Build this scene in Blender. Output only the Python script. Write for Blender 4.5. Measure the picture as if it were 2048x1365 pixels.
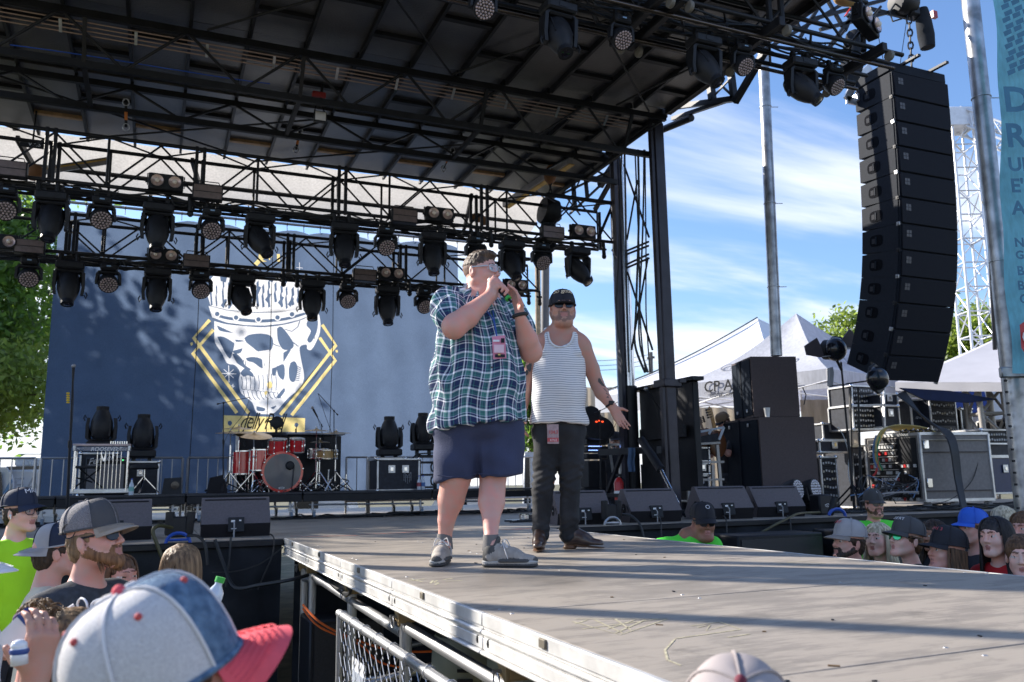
import bpy,math,random
import numpy as np
from mathutils import Vector,Matrix,Euler
random.seed(7);np.random.seed(7)
S=bpy.context.scene
for o in list(bpy.data.objects):bpy.data.objects.remove(o)
COL=S.collection
PI=math.pi;rad=math.radians
# ---------------------------------------------------------------- camera
FPX=1671.5
_yaw,_pitch,_roll=rad(23.12),rad(9.62),rad(-0.9)
CF=Vector((math.sin(_yaw)*math.cos(_pitch),math.cos(_yaw)*math.cos(_pitch),math.sin(_pitch)))
_r=Vector((math.cos(_yaw),-math.sin(_yaw),0));_u=_r.cross(CF)
CR=math.cos(_roll)*_r+math.sin(_roll)*_u
CU=-math.sin(_roll)*_r+math.cos(_roll)*_u
CAM=Vector((0,0,0.47))
cd=bpy.data.cameras.new('camera');cam=bpy.data.objects.new('camera',cd);COL.objects.link(cam)
cam.matrix_world=Matrix(((CR.x,CU.x,-CF.x,CAM.x),(CR.y,CU.y,-CF.y,CAM.y),(CR.z,CU.z,-CF.z,CAM.z),(0,0,0,1)))
cd.sensor_width=36;cd.lens=FPX/2048*36;cd.clip_end=2000;cd.clip_start=0.05
cd.dof.use_dof=True;cd.dof.focus_distance=5.2;cd.dof.aperture_fstop=4.5
S.camera=cam
S.render.resolution_x=1024;S.render.resolution_y=682
# ---------------------------------------------------------------- light
SUN_AZ=42.0
SUN_EL=28.5
W=bpy.data.worlds.new('World');S.world=W;W.use_nodes=True
nt=W.node_tree;N=nt.nodes;L=nt.links
for n in list(N):N.remove(n)
def nd(N,t,**k):
    n=N.new(t)
    for a,b in k.items():setattr(n,a,b)
    return n
out=nd(N,'ShaderNodeOutputWorld');bg=nd(N,'ShaderNodeBackground');bg.inputs[1].default_value=0.118
sky=nd(N,'ShaderNodeTexSky',sky_type='NISHITA',sun_disc=False)
sky.sun_elevation=rad(SUN_EL);sky.sun_rotation=rad(-SUN_AZ);sky.air_density=1.25;sky.dust_density=0.6;sky.ozone_density=3.5
tc=nd(N,'ShaderNodeTexCoord')
sep=nd(N,'ShaderNodeSeparateXYZ');L.new(tc.outputs['Generated'],sep.inputs[0])
zz=nd(N,'ShaderNodeMath',operation='ADD');zz.inputs[1].default_value=0.12;L.new(sep.outputs[2],zz.inputs[0])
zm=nd(N,'ShaderNodeMath',operation='MAXIMUM');zm.inputs[1].default_value=0.03;L.new(zz.outputs[0],zm.inputs[0])
dx=nd(N,'ShaderNodeMath',operation='DIVIDE');dy=nd(N,'ShaderNodeMath',operation='DIVIDE')
L.new(sep.outputs[0],dx.inputs[0]);L.new(zm.outputs[0],dx.inputs[1]);L.new(sep.outputs[1],dy.inputs[0]);L.new(zm.outputs[0],dy.inputs[1])
cmb=nd(N,'ShaderNodeCombineXYZ');L.new(dx.outputs[0],cmb.inputs[0]);L.new(dy.outputs[0],cmb.inputs[1])
mp=nd(N,'ShaderNodeMapping');mp.inputs['Rotation'].default_value=(0,0,rad(-28));mp.inputs['Scale'].default_value=(0.42,1.15,1);mp.inputs['Location'].default_value=(1.35,0.55,0)
L.new(cmb.outputs[0],mp.inputs[0])
n1=nd(N,'ShaderNodeTexNoise');n1.inputs['Scale'].default_value=1.25;n1.inputs['Detail'].default_value=9;n1.inputs['Roughness'].default_value=0.56;n1.inputs['Distortion'].default_value=0.35
L.new(mp.outputs[0],n1.inputs['Vector'])
hz=nd(N,'ShaderNodeMapRange');hz.inputs[1].default_value=0.0;hz.inputs[2].default_value=0.42;hz.inputs[3].default_value=0.17;hz.inputs[4].default_value=-0.04
L.new(sep.outputs[2],hz.inputs[0])
ad=nd(N,'ShaderNodeMath',operation='ADD');L.new(n1.outputs[0],ad.inputs[0]);L.new(hz.outputs[0],ad.inputs[1])
cr=nd(N,'ShaderNodeMapRange',interpolation_type='SMOOTHSTEP');cr.inputs[1].default_value=0.46;cr.inputs[2].default_value=0.72;cr.inputs[3].default_value=0.0;cr.inputs[4].default_value=0.96
L.new(ad.outputs[0],cr.inputs[0])
mx=nd(N,'ShaderNodeMix',data_type='RGBA');L.new(cr.outputs[0],mx.inputs[0])
tint=nd(N,'ShaderNodeMix',data_type='RGBA',blend_type='MULTIPLY');tint.inputs[0].default_value=1;tint.inputs[7].default_value=(0.80,0.88,1.06,1)
L.new(sky.outputs[0],tint.inputs[6]);L.new(tint.outputs[2],mx.inputs[6])
mx.inputs[7].default_value=(5.5,5.65,6.1,1)
L.new(mx.outputs[2],bg.inputs[0]);L.new(bg.outputs[0],out.inputs[0])
sd=bpy.data.lights.new('sun','SUN');sd.energy=5.0;sd.angle=rad(0.6);sd.color=(1.0,0.93,0.83)
sun=bpy.data.objects.new('sun',sd);COL.objects.link(sun)
_az,_el=rad(SUN_AZ),rad(SUN_EL)
SUNDIR=Vector((-math.sin(_az)*math.cos(_el),math.cos(_az)*math.cos(_el),math.sin(_el)))
sun.rotation_euler=SUNDIR.to_track_quat('Z','Y').to_euler();sun.location=(0,0,20)
S.view_settings.view_transform='Standard';S.view_settings.look='None';S.view_settings.exposure=0.95;S.view_settings.gamma=1;S.view_settings.use_curve_mapping=False
S.render.engine='CYCLES'
S.cycles.max_bounces=6;S.cycles.transparent_max_bounces=12
# ---------------------------------------------------------------- helpers
def ray(x,y):return CF+CR*((x-1024)/FPX)- CU*((y-682.5)/FPX)
def atY(x,y,Y):d=ray(x,y);return CAM+d*(Y/d.y)
def atX(x,y,X):d=ray(x,y);return CAM+d*(X/d.x)
def atZ(x,y,Z=0.0):d=ray(x,y);return CAM+d*((Z-CAM.z)/d.z)
def atD(x,y,D):return CAM+ray(x,y)*D
_mats={}
def mat(name,col=(0.5,0.5,0.5),rough=0.6,metal=0.0,var=0.12,scale=8.0,bump=0.0,bscale=60.0,coord='Object',spec=0.5,col2=None,emit=None,coat=0.0,sss=0.0,trans=0.0):
    if name in _mats:return _mats[name]
    m=bpy.data.materials.new(name);m.use_nodes=True;_mats[name]=m
    N=m.node_tree.nodes;L=m.node_tree.links
    b=N['Principled BSDF'];b.inputs['Roughness'].default_value=rough;b.inputs['Metallic'].default_value=metal
    b.inputs['Specular IOR Level'].default_value=spec;b.inputs['Coat Weight'].default_value=coat
    if sss:b.inputs['Subsurface Weight'].default_value=sss;b.inputs['Subsurface Radius'].default_value=(0.012,0.005,0.003);b.inputs['Subsurface Scale'].default_value=1.0
    if trans:b.inputs['Transmission Weight'].default_value=trans
    t=N.new('ShaderNodeTexCoord');nz=N.new('ShaderNodeTexNoise');nz.inputs['Scale'].default_value=scale;nz.inputs['Detail'].default_value=6
    L.new(t.outputs[coord],nz.inputs['Vector'])
    r=N.new('ShaderNodeValToRGB');r.color_ramp.elements[0].position=0.3;r.color_ramp.elements[1].position=0.72
    a=[max(0,c*(1-var)) for c in col];c2=col2 if col2 else [min(1,c*(1+var)) for c in col]
    r.color_ramp.elements[0].color=(*a,1);r.color_ramp.elements[1].color=(*c2,1)
    L.new(nz.outputs[0],r.inputs[0]);L.new(r.outputs[0],b.inputs['Base Color'])
    if bump:
        n2=N.new('ShaderNodeTexNoise');n2.inputs['Scale'].default_value=bscale;n2.inputs['Detail'].default_value=4;L.new(t.outputs[coord],n2.inputs['Vector'])
        bp=N.new('ShaderNodeBump');bp.inputs['Strength'].default_value=bump;bp.inputs['Distance'].default_value=0.01;L.new(n2.outputs[0],bp.inputs['Height']);L.new(bp.outputs[0],b.inputs['Normal'])
    if emit:b.inputs['Emission Color'].default_value=(*emit[:3],1);b.inputs['Emission Strength'].default_value=emit[3]
    return m
M_BLACK=mat('black_powder_coated_metal',(0.016,0.017,0.021),0.48,0.1,0.3,6,spec=0.28)
M_BLK2=mat('black_plastic',(0.014,0.015,0.019),0.5,0,0.25,12,bump=0.05,spec=0.3)
M_GLOSS=mat('glossy_black_plastic',(0.012,0.013,0.018),0.12,0,0.1,5)
M_CLOTHBLK=mat('black_stage_cloth',(0.020,0.023,0.029),0.85,0,0.35,5,bump=0.3,bscale=25,spec=0.2)
M_CHROME=mat('chrome',(0.75,0.76,0.78),0.16,1.0,0.08,5)
M_STEEL=mat('galvanized_steel',(0.46,0.47,0.49),0.42,0.85,0.28,14,bump=0.06,bscale=40)
M_ALU=mat('aluminium',(0.62,0.62,0.62),0.38,0.75,0.18,9,bump=0.05,bscale=50)
M_ALUW=mat('white_aluminium_truss',(0.72,0.73,0.76),0.35,0.45,0.1,9)
M_WHITE=mat('white_print',(0.78,0.78,0.8),0.7,0,0.04,5)
M_YELLOW=mat('yellow_print',(0.72,0.55,0.17),0.75,0,0.06,5)
M_RUBBER=mat('rubber',(0.03,0.03,0.03),0.8,0,0.2,20)
M_WOOD=mat('raw_timber',(0.36,0.22,0.11),0.7,0,0.3,10)
M_RED=mat('red_paint',(0.45,0.02,0.02),0.3,0,0.1,5)
M_ORANGE=mat('orange_webbing',(0.6,0.2,0.05),0.6,0,0.1,5)
M_CASE=mat('road_case_laminate',(0.022,0.026,0.038),0.5,0,0.3,18,bump=0.05,spec=0.3)
M_TENT=mat('white_tent_canvas',(0.72,0.72,0.74),0.7,0,0.05,3,bump=0.15,bscale=4)
M_BLUE=mat('blue_plastic',(0.02,0.08,0.42),0.35,0,0.1,8)
class MB:
    """collects shapes (world or local coordinates) into ONE mesh"""
    def __init__(s):s.v=[];s.f=[];s.m=[];s.uv=None;s.cur=0
    def mi(s,i):s.cur=i;return s
    def add(s,vs,fs):
        o=len(s.v);s.v+=[tuple(v) for v in vs];s.f+=[tuple(i+o for i in f) for f in fs];s.m+=[s.cur]*len(fs);return s
    def box(s,c,d,rot=None,bev=0.0):
        x,y,z=d[0]/2,d[1]/2,d[2]/2;R=rot if rot is not None else Matrix.Identity(3)
        if isinstance(R,(int,float)):R=Matrix.Rotation(R,3,'Z')
        c=Vector(c)
        if bev<=0:
            P=[Vector(p) for p in ((-x,-y,-z),(x,-y,-z),(x,y,-z),(-x,y,-z),(-x,-y,z),(x,-y,z),(x,y,z),(-x,y,z))]
            return s.add([R@p+c for p in P],[(0,3,2,1),(4,5,6,7),(0,1,5,4),(1,2,6,5),(2,3,7,6),(3,0,4,7)])
        b=min(bev,x*.9,y*.9,z*.9);P=[]
        for sz in (-1,1):
            for k,(ax,ay,az) in enumerate(((1,1,0),(1,1,1))):
                pass
        V={};P=[]
        for sx in (-1,1):
            for sy in (-1,1):
                for sz in (-1,1):
                    for a in range(3):
                        q=[sx*(x-b),sy*(y-b),sz*(z-b)];q[a]=(sx*x,sy*y,sz*z)[a]
                        V[(sx,sy,sz,a)]=len(P);P.append(R@Vector(q)+c)
        F=[]
        for a in range(3):
            o1,o2=[i for i in range(3) if i != a]
            for sg in (-1,1):
                q=[]
                for (s1,s2) in ((-1,-1),(1,-1),(1,1),(-1,1)):
                    k=[0,0,0];k[a]=sg;k[o1]=s1;k[o2]=s2;q.append(V[(*k,a)])
                if (sg>0)==(a==1):q.reverse()
                F.append(tuple(q))
        for a in range(3):
            o1,o2=[i for i in range(3) if i != a]
            for s1 in (-1,1):
                for s2 in (-1,1):
                    k0=[0,0,0];k1=[0,0,0];k0[a]=-1;k1[a]=1
                    for k in (k0,k1):k[o1]=s1;k[o2]=s2
                    q=[V[(*k0,o1)],V[(*k1,o1)],V[(*k1,o2)],V[(*k0,o2)]]
                    n=(P[q[1]]-P[q[0]]).cross(P[q[2]]-P[q[0]]);mid=sum((P[i] for i in q),Vector())/4- c
                    if n.dot(mid)<0:q.reverse()
                    F.append(tuple(q))
        for sx in (-1,1):
            for sy in (-1,1):
                for sz in (-1,1):
                    q=[V[(sx,sy,sz,a)] for a in range(3)]
                    n=(P[q[1]]-P[q[0]]).cross(P[q[2]]-P[q[0]]);mid=sum((P[i] for i in q),Vector())/3- c
                    if n.dot(mid)<0:q.reverse()
                    F.append(tuple(q))
        return s.add(P,F)
    def bar(s,a,b,w,h=None,up=(0,0,1)):
        a,b=Vector(a),Vector(b);d=b-a;L=d.length
        if L<1e-6:return s
        z=d/L;u=Vector(up)
        if abs(z.dot(u))>.98:u=Vector((0,1,0))
        x=u.cross(z).normalized();y=z.cross(x)
        R=Matrix((x,y,z)).transposed()
        return s.box((a+b)/2,(w,h or w,L),R)
    def tube(s,a,b,r,n=8,r2=None,cap=True):
        return s.path([a,b],r,n,radii=[r,r if r2 is None else r2],cap=cap)
    def path(s,pts,r,n=6,radii=None,cap=True,flat=1.0):
        pts=[Vector(p) for p in pts];K=len(pts);vs=[];prev=None
        for i,p in enumerate(pts):
            d=(pts[min(i+1,K-1)]-pts[max(i-1,0)])
            if d.length<1e-9:d=Vector((0,0,1))
            d.normalize()
            if prev is None:
                u=Vector((0,0,1)) if abs(d.z)<.9 else Vector((0,1,0));x=u.cross(d).normalized()
            else:
                x=prev- d*prev.dot(d)
                if x.length<1e-6:x=Vector((1,0,0)).cross(d)
                x.normalize()
            prev=x;y=d.cross(x);rr=radii[i] if radii else r
            for k in range(n):
                t=2*PI*k/n;vs.append(p+x*(math.cos(t)*rr)+y*(math.sin(t)*rr*flat))
        fs=[]
        for i in range(K-1):
            for k in range(n):fs.append((i*n+k,i*n+(k+1)%n,(i+1)*n+(k+1)%n,(i+1)*n+k))
        if cap:fs.append(tuple(range(n-1,-1,-1)));fs.append(tuple((K-1)*n+k for k in range(n)))
        return s.add(vs,fs)
    def lathe(s,prof,origin=(0,0,0),axis=(0,0,1),n=16,cap=True):
        z=Vector(axis).normalized();u=Vector((0,0,1)) if abs(z.z)<.9 else Vector((0,1,0));x=u.cross(z).normalized();y=z.cross(x);o=Vector(origin)
        vs=[];fs=[]
        for (r,h) in prof:
            for k in range(n):
                t=2*PI*k/n;vs.append(o+z*h+x*(math.cos(t)*r)+y*(math.sin(t)*r))
        K=len(prof)
        for i in range(K-1):
            for k in range(n):fs.append((i*n+k,i*n+(k+1)%n,(i+1)*n+(k+1)%n,(i+1)*n+k))
        if cap:fs.append(tuple(range(n-1,-1,-1)));fs.append(tuple((K-1)*n+k for k in range(n)))
        return s.add(vs,fs)
    def ball(s,c,r,n=10,m=7):
        c=Vector(c);r=r if isinstance(r,(tuple,list)) else (r,r,r);vs=[];fs=[]
        for i in range(m+1):
            p=PI*i/m
            for k in range(n):
                t=2*PI*k/n;vs.append(c+Vector((math.sin(p)*math.cos(t)*r[0],math.sin(p)*math.sin(t)*r[1],math.cos(p)*r[2])))
        for i in range(m):
            for k in range(n):fs.append((i*n+k,(i+1)*n+k,(i+1)*n+(k+1)%n,i*n+(k+1)%n))
        return s.add(vs,fs)
    def prism(s,poly,off,flip=False):
        """extrude a planar polygon (list of points) by vector off"""
        P=[Vector(p) for p in poly];n=len(P);off=Vector(off)
        vs=P+[p+off for p in P]
        fs=[tuple(range(n-1,-1,-1)),tuple(range(n,2*n))]+[(i,(i+1)%n,(i+1)%n+n,i+n) for i in range(n)]
        return s.add(vs,fs)
    def grid(s,P):
        """P[i][j] points"""
        a=len(P);b=len(P[0]);vs=[p for row in P for p in row]
        return s.add(vs,[(i*b+j,i*b+j+1,(i+1)*b+j+1,(i+1)*b+j) for i in range(a-1) for j in range(b-1)])
    def sheet(s,P,th):
        """thick sheet from a point grid (offset along the grid normal)"""
        a=len(P);b=len(P[0]);P=[[Vector(p) for p in r] for r in P];Q=[]
        for i in range(a):
            row=[]
            for j in range(b):
                du=P[min(i+1,a-1)][j]-P[max(i-1,0)][j];dv=P[i][min(j+1,b-1)]-P[i][max(j-1,0)]
                n=du.cross(dv)
                if n.length>1e-12:n.normalize()
                row.append(P[i][j]+n*th)
            Q.append(row)
        s.grid(P);s.grid([r[::-1] for r in Q])
        bd=[(i,0) for i in range(a)]+[(a-1,j) for j in range(1,b)]+[(i,b-1) for i in range(a-2,-1,-1)]+[(0,j) for j in range(b-2,0,-1)]
        vs=[P[i][j] for i,j in bd]+[Q[i][j] for i,j in bd];n=len(bd)
        return s.add(vs,[(k,(k+1)%n,(k+1)%n+n,k+n) for k in range(n)])
    def mesh(s,name,mats,smooth=None,org=(0,0,0)):
        me=bpy.data.meshes.new(name);ox,oy,oz=org
        V=[(x-ox,y-oy,z-oz) for x,y,z in s.v] if any(org) else s.v
        me.from_pydata(V,[],s.f)
        for m in (mats if isinstance(mats,(list,tuple)) else [mats]):me.materials.append(m)
        if s.m and max(s.m)>0:me.polygons.foreach_set('material_index',s.m)
        if smooth is not None:
            if smooth>=180:me.shade_smooth()
            else:
                me.shade_smooth()
                try:me.set_sharp_from_angle(angle=rad(smooth))
                except Exception:pass
        me.update();return me
    def build(s,name,mats,parent=None,smooth=40,world=True):
        """parent empties carry a translation only; world=True: vertices are world coordinates"""
        org=(0,0,0)
        if parent is not None and world:org=tuple(wloc(parent))
        elif parent is None and world and s.v:
            a=np.array(s.v);c=(a.min(0)+a.max(0))/2;org=(float(c[0]),float(c[1]),float(a[:,2].min()))
        me=s.mesh(name,mats,smooth,org)
        o=bpy.data.objects.new(name,me);COL.objects.link(o)
        if parent is not None:o.parent=parent
        elif world:o.location=org
        return o
def wloc(o):
    p=Vector((0,0,0))
    while o is not None:p=p+o.location;o=o.parent
    return p
def tag(o,label=None,cat=None,group=None,kind=None):
    if label:o['label']=label
    if cat:o['category']=cat
    if group:o['group']=group
    if kind:o['kind']=kind
    return o
def thing(name,label,cat,loc=(0,0,0),group=None):
    o=bpy.data.objects.new(name,None);COL.objects.link(o);o.location=loc;o.empty_display_size=0.1
    return tag(o,label,cat,group)
def struct(o):o['kind']='structure';return o
_cyl={}
def strut(parent,a,b,r,m,name='brace',n=8):
    """a straight round member that shares one unit-cylinder mesh per material"""
    a,b=Vector(a),Vector(b);key=(m.name,n)
    if key not in _cyl:
        _cyl[key]=MB().tube((0,0,0),(0,0,1),1,n).mesh('strut',m,40)
    o=bpy.data.objects.new(name,_cyl[key]);COL.objects.link(o)
    d=b-a;q=d.to_track_quat('Z','Y')
    o.rotation_mode='QUATERNION';o.rotation_quaternion=q;o.scale=(r,r,d.length)
    if parent is not None:o.parent=parent;o.location=a-wloc(parent)
    else:o.location=a
    return o
_bx={}
def block(parent,c,d,m,name,rz=0.0,bev=0.0):
    return MB().box(c,d,Matrix.Rotation(rz,3,'Z'),bev).build(name,m,parent)
def copy_tree(o,parent=None):
    c=o.copy();COL.objects.link(c);c.parent=parent
    for ch in o.children:copy_tree(ch,c)
    return c
def place(o,loc,rz=0.0,label=None,tilt=None):
    o.location=loc;o.rotation_euler=(tilt or 0,0,rz)
    if label:o['label']=label
    return o
def text_mb(mb,txt,org,ux,uy,size,th=0.002,shear=0.0,bold=0.0,spacing=1.0,align='LEFT'):
    """flat extruded lettering: org = baseline start, ux/uy = unit directions"""
    cu=bpy.data.curves.new('t','FONT');cu.body=txt;cu.size=1.0;cu.extrude=0;cu.shear=shear;cu.offset=bold;cu.space_character=spacing;cu.align_x=align;cu.resolution_u=3
    ob=bpy.data.objects.new('t',cu);COL.objects.link(ob)
    dg=bpy.context.evaluated_depsgraph_get();me=bpy.data.meshes.new_from_object(ob.evaluated_get(dg))
    ux,uy,org=Vector(ux),Vector(uy),Vector(org);nz=ux.cross(uy).normalized()
    vs=[org+ux*(v.co.x*size)+uy*(v.co.y*size)+nz*th for v in me.vertices]
    mb.add(vs,[tuple(p.vertices) for p in me.polygons])
    bpy.data.objects.remove(ob);bpy.data.curves.remove(cu);bpy.data.meshes.remove(me)
    return mb
def catmull(P,n=6):
    P=[Vector(p) for p in P];out=[]
    for i in range(len(P)-1):
        a=P[max(i-1,0)];b=P[i];c=P[i+1];d=P[min(i+2,len(P)-1)]
        for k in range(n):
            t=k/n;out.append(0.5*((2*b)+(c-a)*t+(2*a-5*b+4*c-d)*t*t+(3*b-a-3*c+d)*t**3))
    out.append(P[-1]);return out
def sag(a,b,s,n=10):
    a,b=Vector(a),Vector(b);return [a.lerp(b,i/n)-Vector((0,0,s*4*(i/n)*(1-i/n))) for i in range(n+1)]
# ================================================================ ground and stage decks
GZ=-1.42
def plywood():
    m=bpy.data.materials.new('weathered_grey_plywood');m.use_nodes=True;N=m.node_tree.nodes;L=m.node_tree.links;b=N['Principled BSDF']
    t=N.new('ShaderNodeTexCoord');g=N.new('ShaderNodeNewGeometry')
    mp=N.new('ShaderNodeMapping');mp.inputs['Scale'].default_value=(0.8,2.6,1);L.new(g.outputs['Position'],mp.inputs[0])
    a=N.new('ShaderNodeTexNoise');a.inputs['Scale'].default_value=3;a.inputs['Detail'].default_value=8;a.inputs['Roughness'].default_value=0.65;L.new(mp.outputs[0],a.inputs['Vector'])
    mp2=N.new('ShaderNodeMapping');mp2.inputs['Scale'].default_value=(3,60,1);L.new(g.outputs['Position'],mp2.inputs[0])
    c=N.new('ShaderNodeTexNoise');c.inputs['Scale'].default_value=2;c.inputs['Detail'].default_value=5;L.new(mp2.outputs[0],c.inputs['Vector'])
    d=N.new('ShaderNodeTexNoise');d.inputs['Scale'].default_value=1.1;d.inputs['Detail'].default_value=5;L.new(g.outputs['Position'],d.inputs['Vector'])
    mm=N.new('ShaderNodeMath');mm.operation='MULTIPLY_ADD';mm.inputs[1].default_value=0.45;L.new(c.outputs[0],mm.inputs[0]);L.new(a.outputs[0],mm.inputs[2])
    m3=N.new('ShaderNodeMath');m3.operation='MULTIPLY_ADD';m3.inputs[1].default_value=0.5;L.new(d.outputs[0],m3.inputs[0]);L.new(mm.outputs[0],m3.inputs[2])
    r=N.new('ShaderNodeValToRGB');e=r.color_ramp.elements
    e[0].position=0.62;e[0].color=(0.19,0.166,0.139,1);e[1].position=1.25;e[1].color=(0.345,0.30,0.25,1)
    e2=r.color_ramp.elements.new(0.93);e2.color=(0.265,0.232,0.196,1)
    L.new(m3.outputs[0],r.inputs[0])
    s=N.new('ShaderNodeTexNoise');s.inputs['Scale'].default_value=2.3;s.inputs['Detail'].default_value=9;s.inputs['Roughness'].default_value=0.75;L.new(g.outputs['Position'],s.inputs['Vector'])
    sr=N.new('ShaderNodeMapRange');sr.inputs[1].default_value=0.57;sr.inputs[2].default_value=0.72;sr.inputs[3].default_value=1.0;sr.inputs[4].default_value=0.55;L.new(s.outputs[0],sr.inputs[0])
    mx=N.new('ShaderNodeMix');mx.data_type='RGBA';mx.blend_type='MULTIPLY';mx.inputs[0].default_value=1;L.new(r.outputs[0],mx.inputs[6]);L.new(sr.outputs[0],mx.inputs[7])
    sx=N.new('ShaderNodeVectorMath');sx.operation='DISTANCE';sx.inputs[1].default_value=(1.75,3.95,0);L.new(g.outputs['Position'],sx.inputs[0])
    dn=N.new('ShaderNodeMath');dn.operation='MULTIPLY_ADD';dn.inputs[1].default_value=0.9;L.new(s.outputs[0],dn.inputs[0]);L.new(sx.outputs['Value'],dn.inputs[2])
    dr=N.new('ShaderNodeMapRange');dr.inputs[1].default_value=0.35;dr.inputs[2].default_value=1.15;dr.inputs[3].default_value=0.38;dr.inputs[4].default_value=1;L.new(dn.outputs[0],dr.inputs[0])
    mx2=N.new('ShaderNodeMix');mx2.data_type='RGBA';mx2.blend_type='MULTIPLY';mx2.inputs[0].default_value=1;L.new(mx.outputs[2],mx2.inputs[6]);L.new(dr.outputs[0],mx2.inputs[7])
    L.new(mx2.outputs[2],b.inputs['Base Color'])
    b.inputs['Roughness'].default_value=0.55;b.inputs['Specular IOR Level'].default_value=0.35
    bp=N.new('ShaderNodeBump');bp.inputs['Strength'].default_value=0.25;bp.inputs['Distance'].default_value=0.01;L.new(mm.outputs[0],bp.inputs['Height']);L.new(bp.outputs[0],b.inputs['Normal'])
    return m
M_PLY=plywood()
M_GRASS=mat('trampled_grass',(0.09,0.11,0.045),0.9,0,0.5,3,bump=0.5,bscale=30,col2=(0.2,0.17,0.1))
struct(MB().box((0,0,GZ-0.25),(1200,1200,0.5)).build('ground',M_GRASS))
CX0,CX1=1.15,3.78
SEAM=[8.06-1.27*k for k in range(9)]
catwalk=struct(thing('catwalk','grey plywood catwalk running out from the stage with aluminium edge rails','stage',(2.46,3,0)))
del catwalk['category']
FR=SEAM[-1]
for k in range(8):
    y1,y0=SEAM[k]-0.004,SEAM[k+1]+0.004
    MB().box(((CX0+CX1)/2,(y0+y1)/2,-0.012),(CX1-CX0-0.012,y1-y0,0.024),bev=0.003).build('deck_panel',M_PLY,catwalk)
MB().box(((CX0+CX1)/2,(SEAM[0]+FR)/2,-0.03),(CX1-CX0-0.03,SEAM[0]-FR,0.008)).build('deck_underlay',M_BLACK,catwalk)
M_ALUE=mat('scuffed_aluminium_extrusion',(0.60,0.59,0.57),0.5,0.35,0.2,7,bump=0.08,bscale=30)
for side,X,sg in ((0,CX0,-1),(1,CX1,1)):
    for k in range(8):
        y1,y0=SEAM[k]-0.004,SEAM[k+1]+0.004;yc=(y0+y1)/2;ly=y1-y0
        mb=MB()
        mb.box((X+sg*0.006,yc,-0.022),(0.018,ly,0.047),bev=0.003)
        mb.box((X+sg*0.001,yc,-0.051),(0.016,ly,0.008))
        mb.box((X+sg*0.010,yc,-0.066),(0.022,ly,0.018),bev=0.006)
        mb.box((X+sg*0.001,yc,-0.080),(0.016,ly,0.006))
        mb.box((X+sg*0.004,yc,-0.106),(0.018,ly,0.042),bev=0.003)
        mb.box((X+sg*0.012,yc,-0.136),(0.030,ly,0.014),bev=0.005)
        mb.build('edge_rail',M_ALUE,catwalk)
        if side==0:
            for yy in (y0+0.05,y1-0.05):
                MB().box((X-0.008,yy,-0.10),(0.012,0.022,0.03),bev=0.003).tube((X-0.016,yy,-0.10),(X-0.008,yy,-0.10),0.007,8).build('rail_bolt',M_BLACK,catwalk)
            MB().box((X-0.018,yc+0.1,-0.02),(0.012,0.045,0.028),bev=0.002).build('edge_clip',mat('worn_steel_clip',(0.16,0.14,0.11),0.6,0.6),catwalk)
M_CHALK=mat('pale_yellow_chalk',(0.42,0.38,0.26),0.9,0,0.3,40)
def chalk(strokes,w,label,nm='chalk_marking',m=None,z=0.0012):
    mb=MB()
    for st in strokes:
        P=[atZ(x,y,z) for x,y in st]
        L_,R_=[],[]
        for i,p in enumerate(P):
            d=P[min(i+1,len(P)-1)]-P[max(i-1,0)];n=Vector((-d.y,d.x,0)).normalized()*(w/2*(0.7+0.6*random.random()))
            L_.append(p+n);R_.append(p-n)
        mb.grid([L_,R_])
    o=mb.build(nm,m or M_CHALK,catwalk);tag(o,label);return o
chalk([[(1165,1258),(1335,1236)],[(1145,1243),(1240,1270),(1335,1238)],[(1150,1238),(1330,1238)],[(1190,1240),(1245,1266)],[(1230,1238),(1262,1260)],[(1270,1240),(1215,1258)],[(1290,1240),(1232,1266)],[(1150,1248),(1175,1240)]],0.008,'yellow chalk triangle drawn on the catwalk')
chalk([[(1352,1277),(1482,1259)],[(1382,1252),(1440,1244),(1482,1259)],[(1395,1255),(1420,1250),(1412,1262),(1450,1252)],[(1455,1275),(1500,1268)],[(1350,1278),(1330,1300),(1335,1320),(1362,1331)]],0.007,'faint chalk arrow beside the yellow triangle')
chalk([[(861,1167),(866,1161),(875,1161),(868,1165),(878,1166),(870,1170)],[(815,1163),(835,1160),(850,1158)],[(885,1160),(905,1157)],[(892,1163),(925,1161)],[(820,1158),(845,1164)]],0.014,'chalked number 3 on the scuffed patch of deck')
chalk([[(1555,1128),(1600,1123),(1650,1127),(1600,1131),(1555,1128)],[(1570,1126),(1640,1129)]],0.012,'chalk oval by the far edge of the catwalk')
M_TAPE=mat('red_spike_tape',(0.62,0.06,0.03),0.6)
chalk([[(580,1073),(602,1072)],[(720,1069),(800,1066),(840,1063)],[(845,1065),(900,1063)],[(600,1074),(715,1071)],[(1000,1060),(1075,1057)]],0.03,'strips of red tape across the deck','tape_strip',M_TAPE)
rgd=random.Random(31)
for k in range(30):
    x,y=rgd.uniform(1.3,3.6),rgd.uniform(.9,7.6);a=rgd.uniform(0,3);w_=rgd.uniform(.005,.02);l_=rgd.uniform(.008,.03)
    MB().box((x,y,.002),(l_,w_*.6,.003),Matrix.Rotation(a,3,'Z')).build('deck_litter',[M_BLACK,mat('brown_scrap',(.16,.10,.05),.8),M_RUBBER][k % 3],catwalk)
for k in range(8):
    y1,y0=SEAM[k],SEAM[k+1]
    for yy in (y0+.06,y1-.06):
        for xx in (CX0+.08,CX0+.9,CX0+1.75,CX1-.08):MB().lathe([(0,0),(.008,0),(.007,.0015),(0,.0015)],(xx,yy,0),n=8).build('deck_screw',M_STEEL,catwalk)
stage_deck=struct(thing('stage_deck','main stage deck',None,(4,11,0)))
YF=8.10;XL,XR=-4.6,15.6
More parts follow.
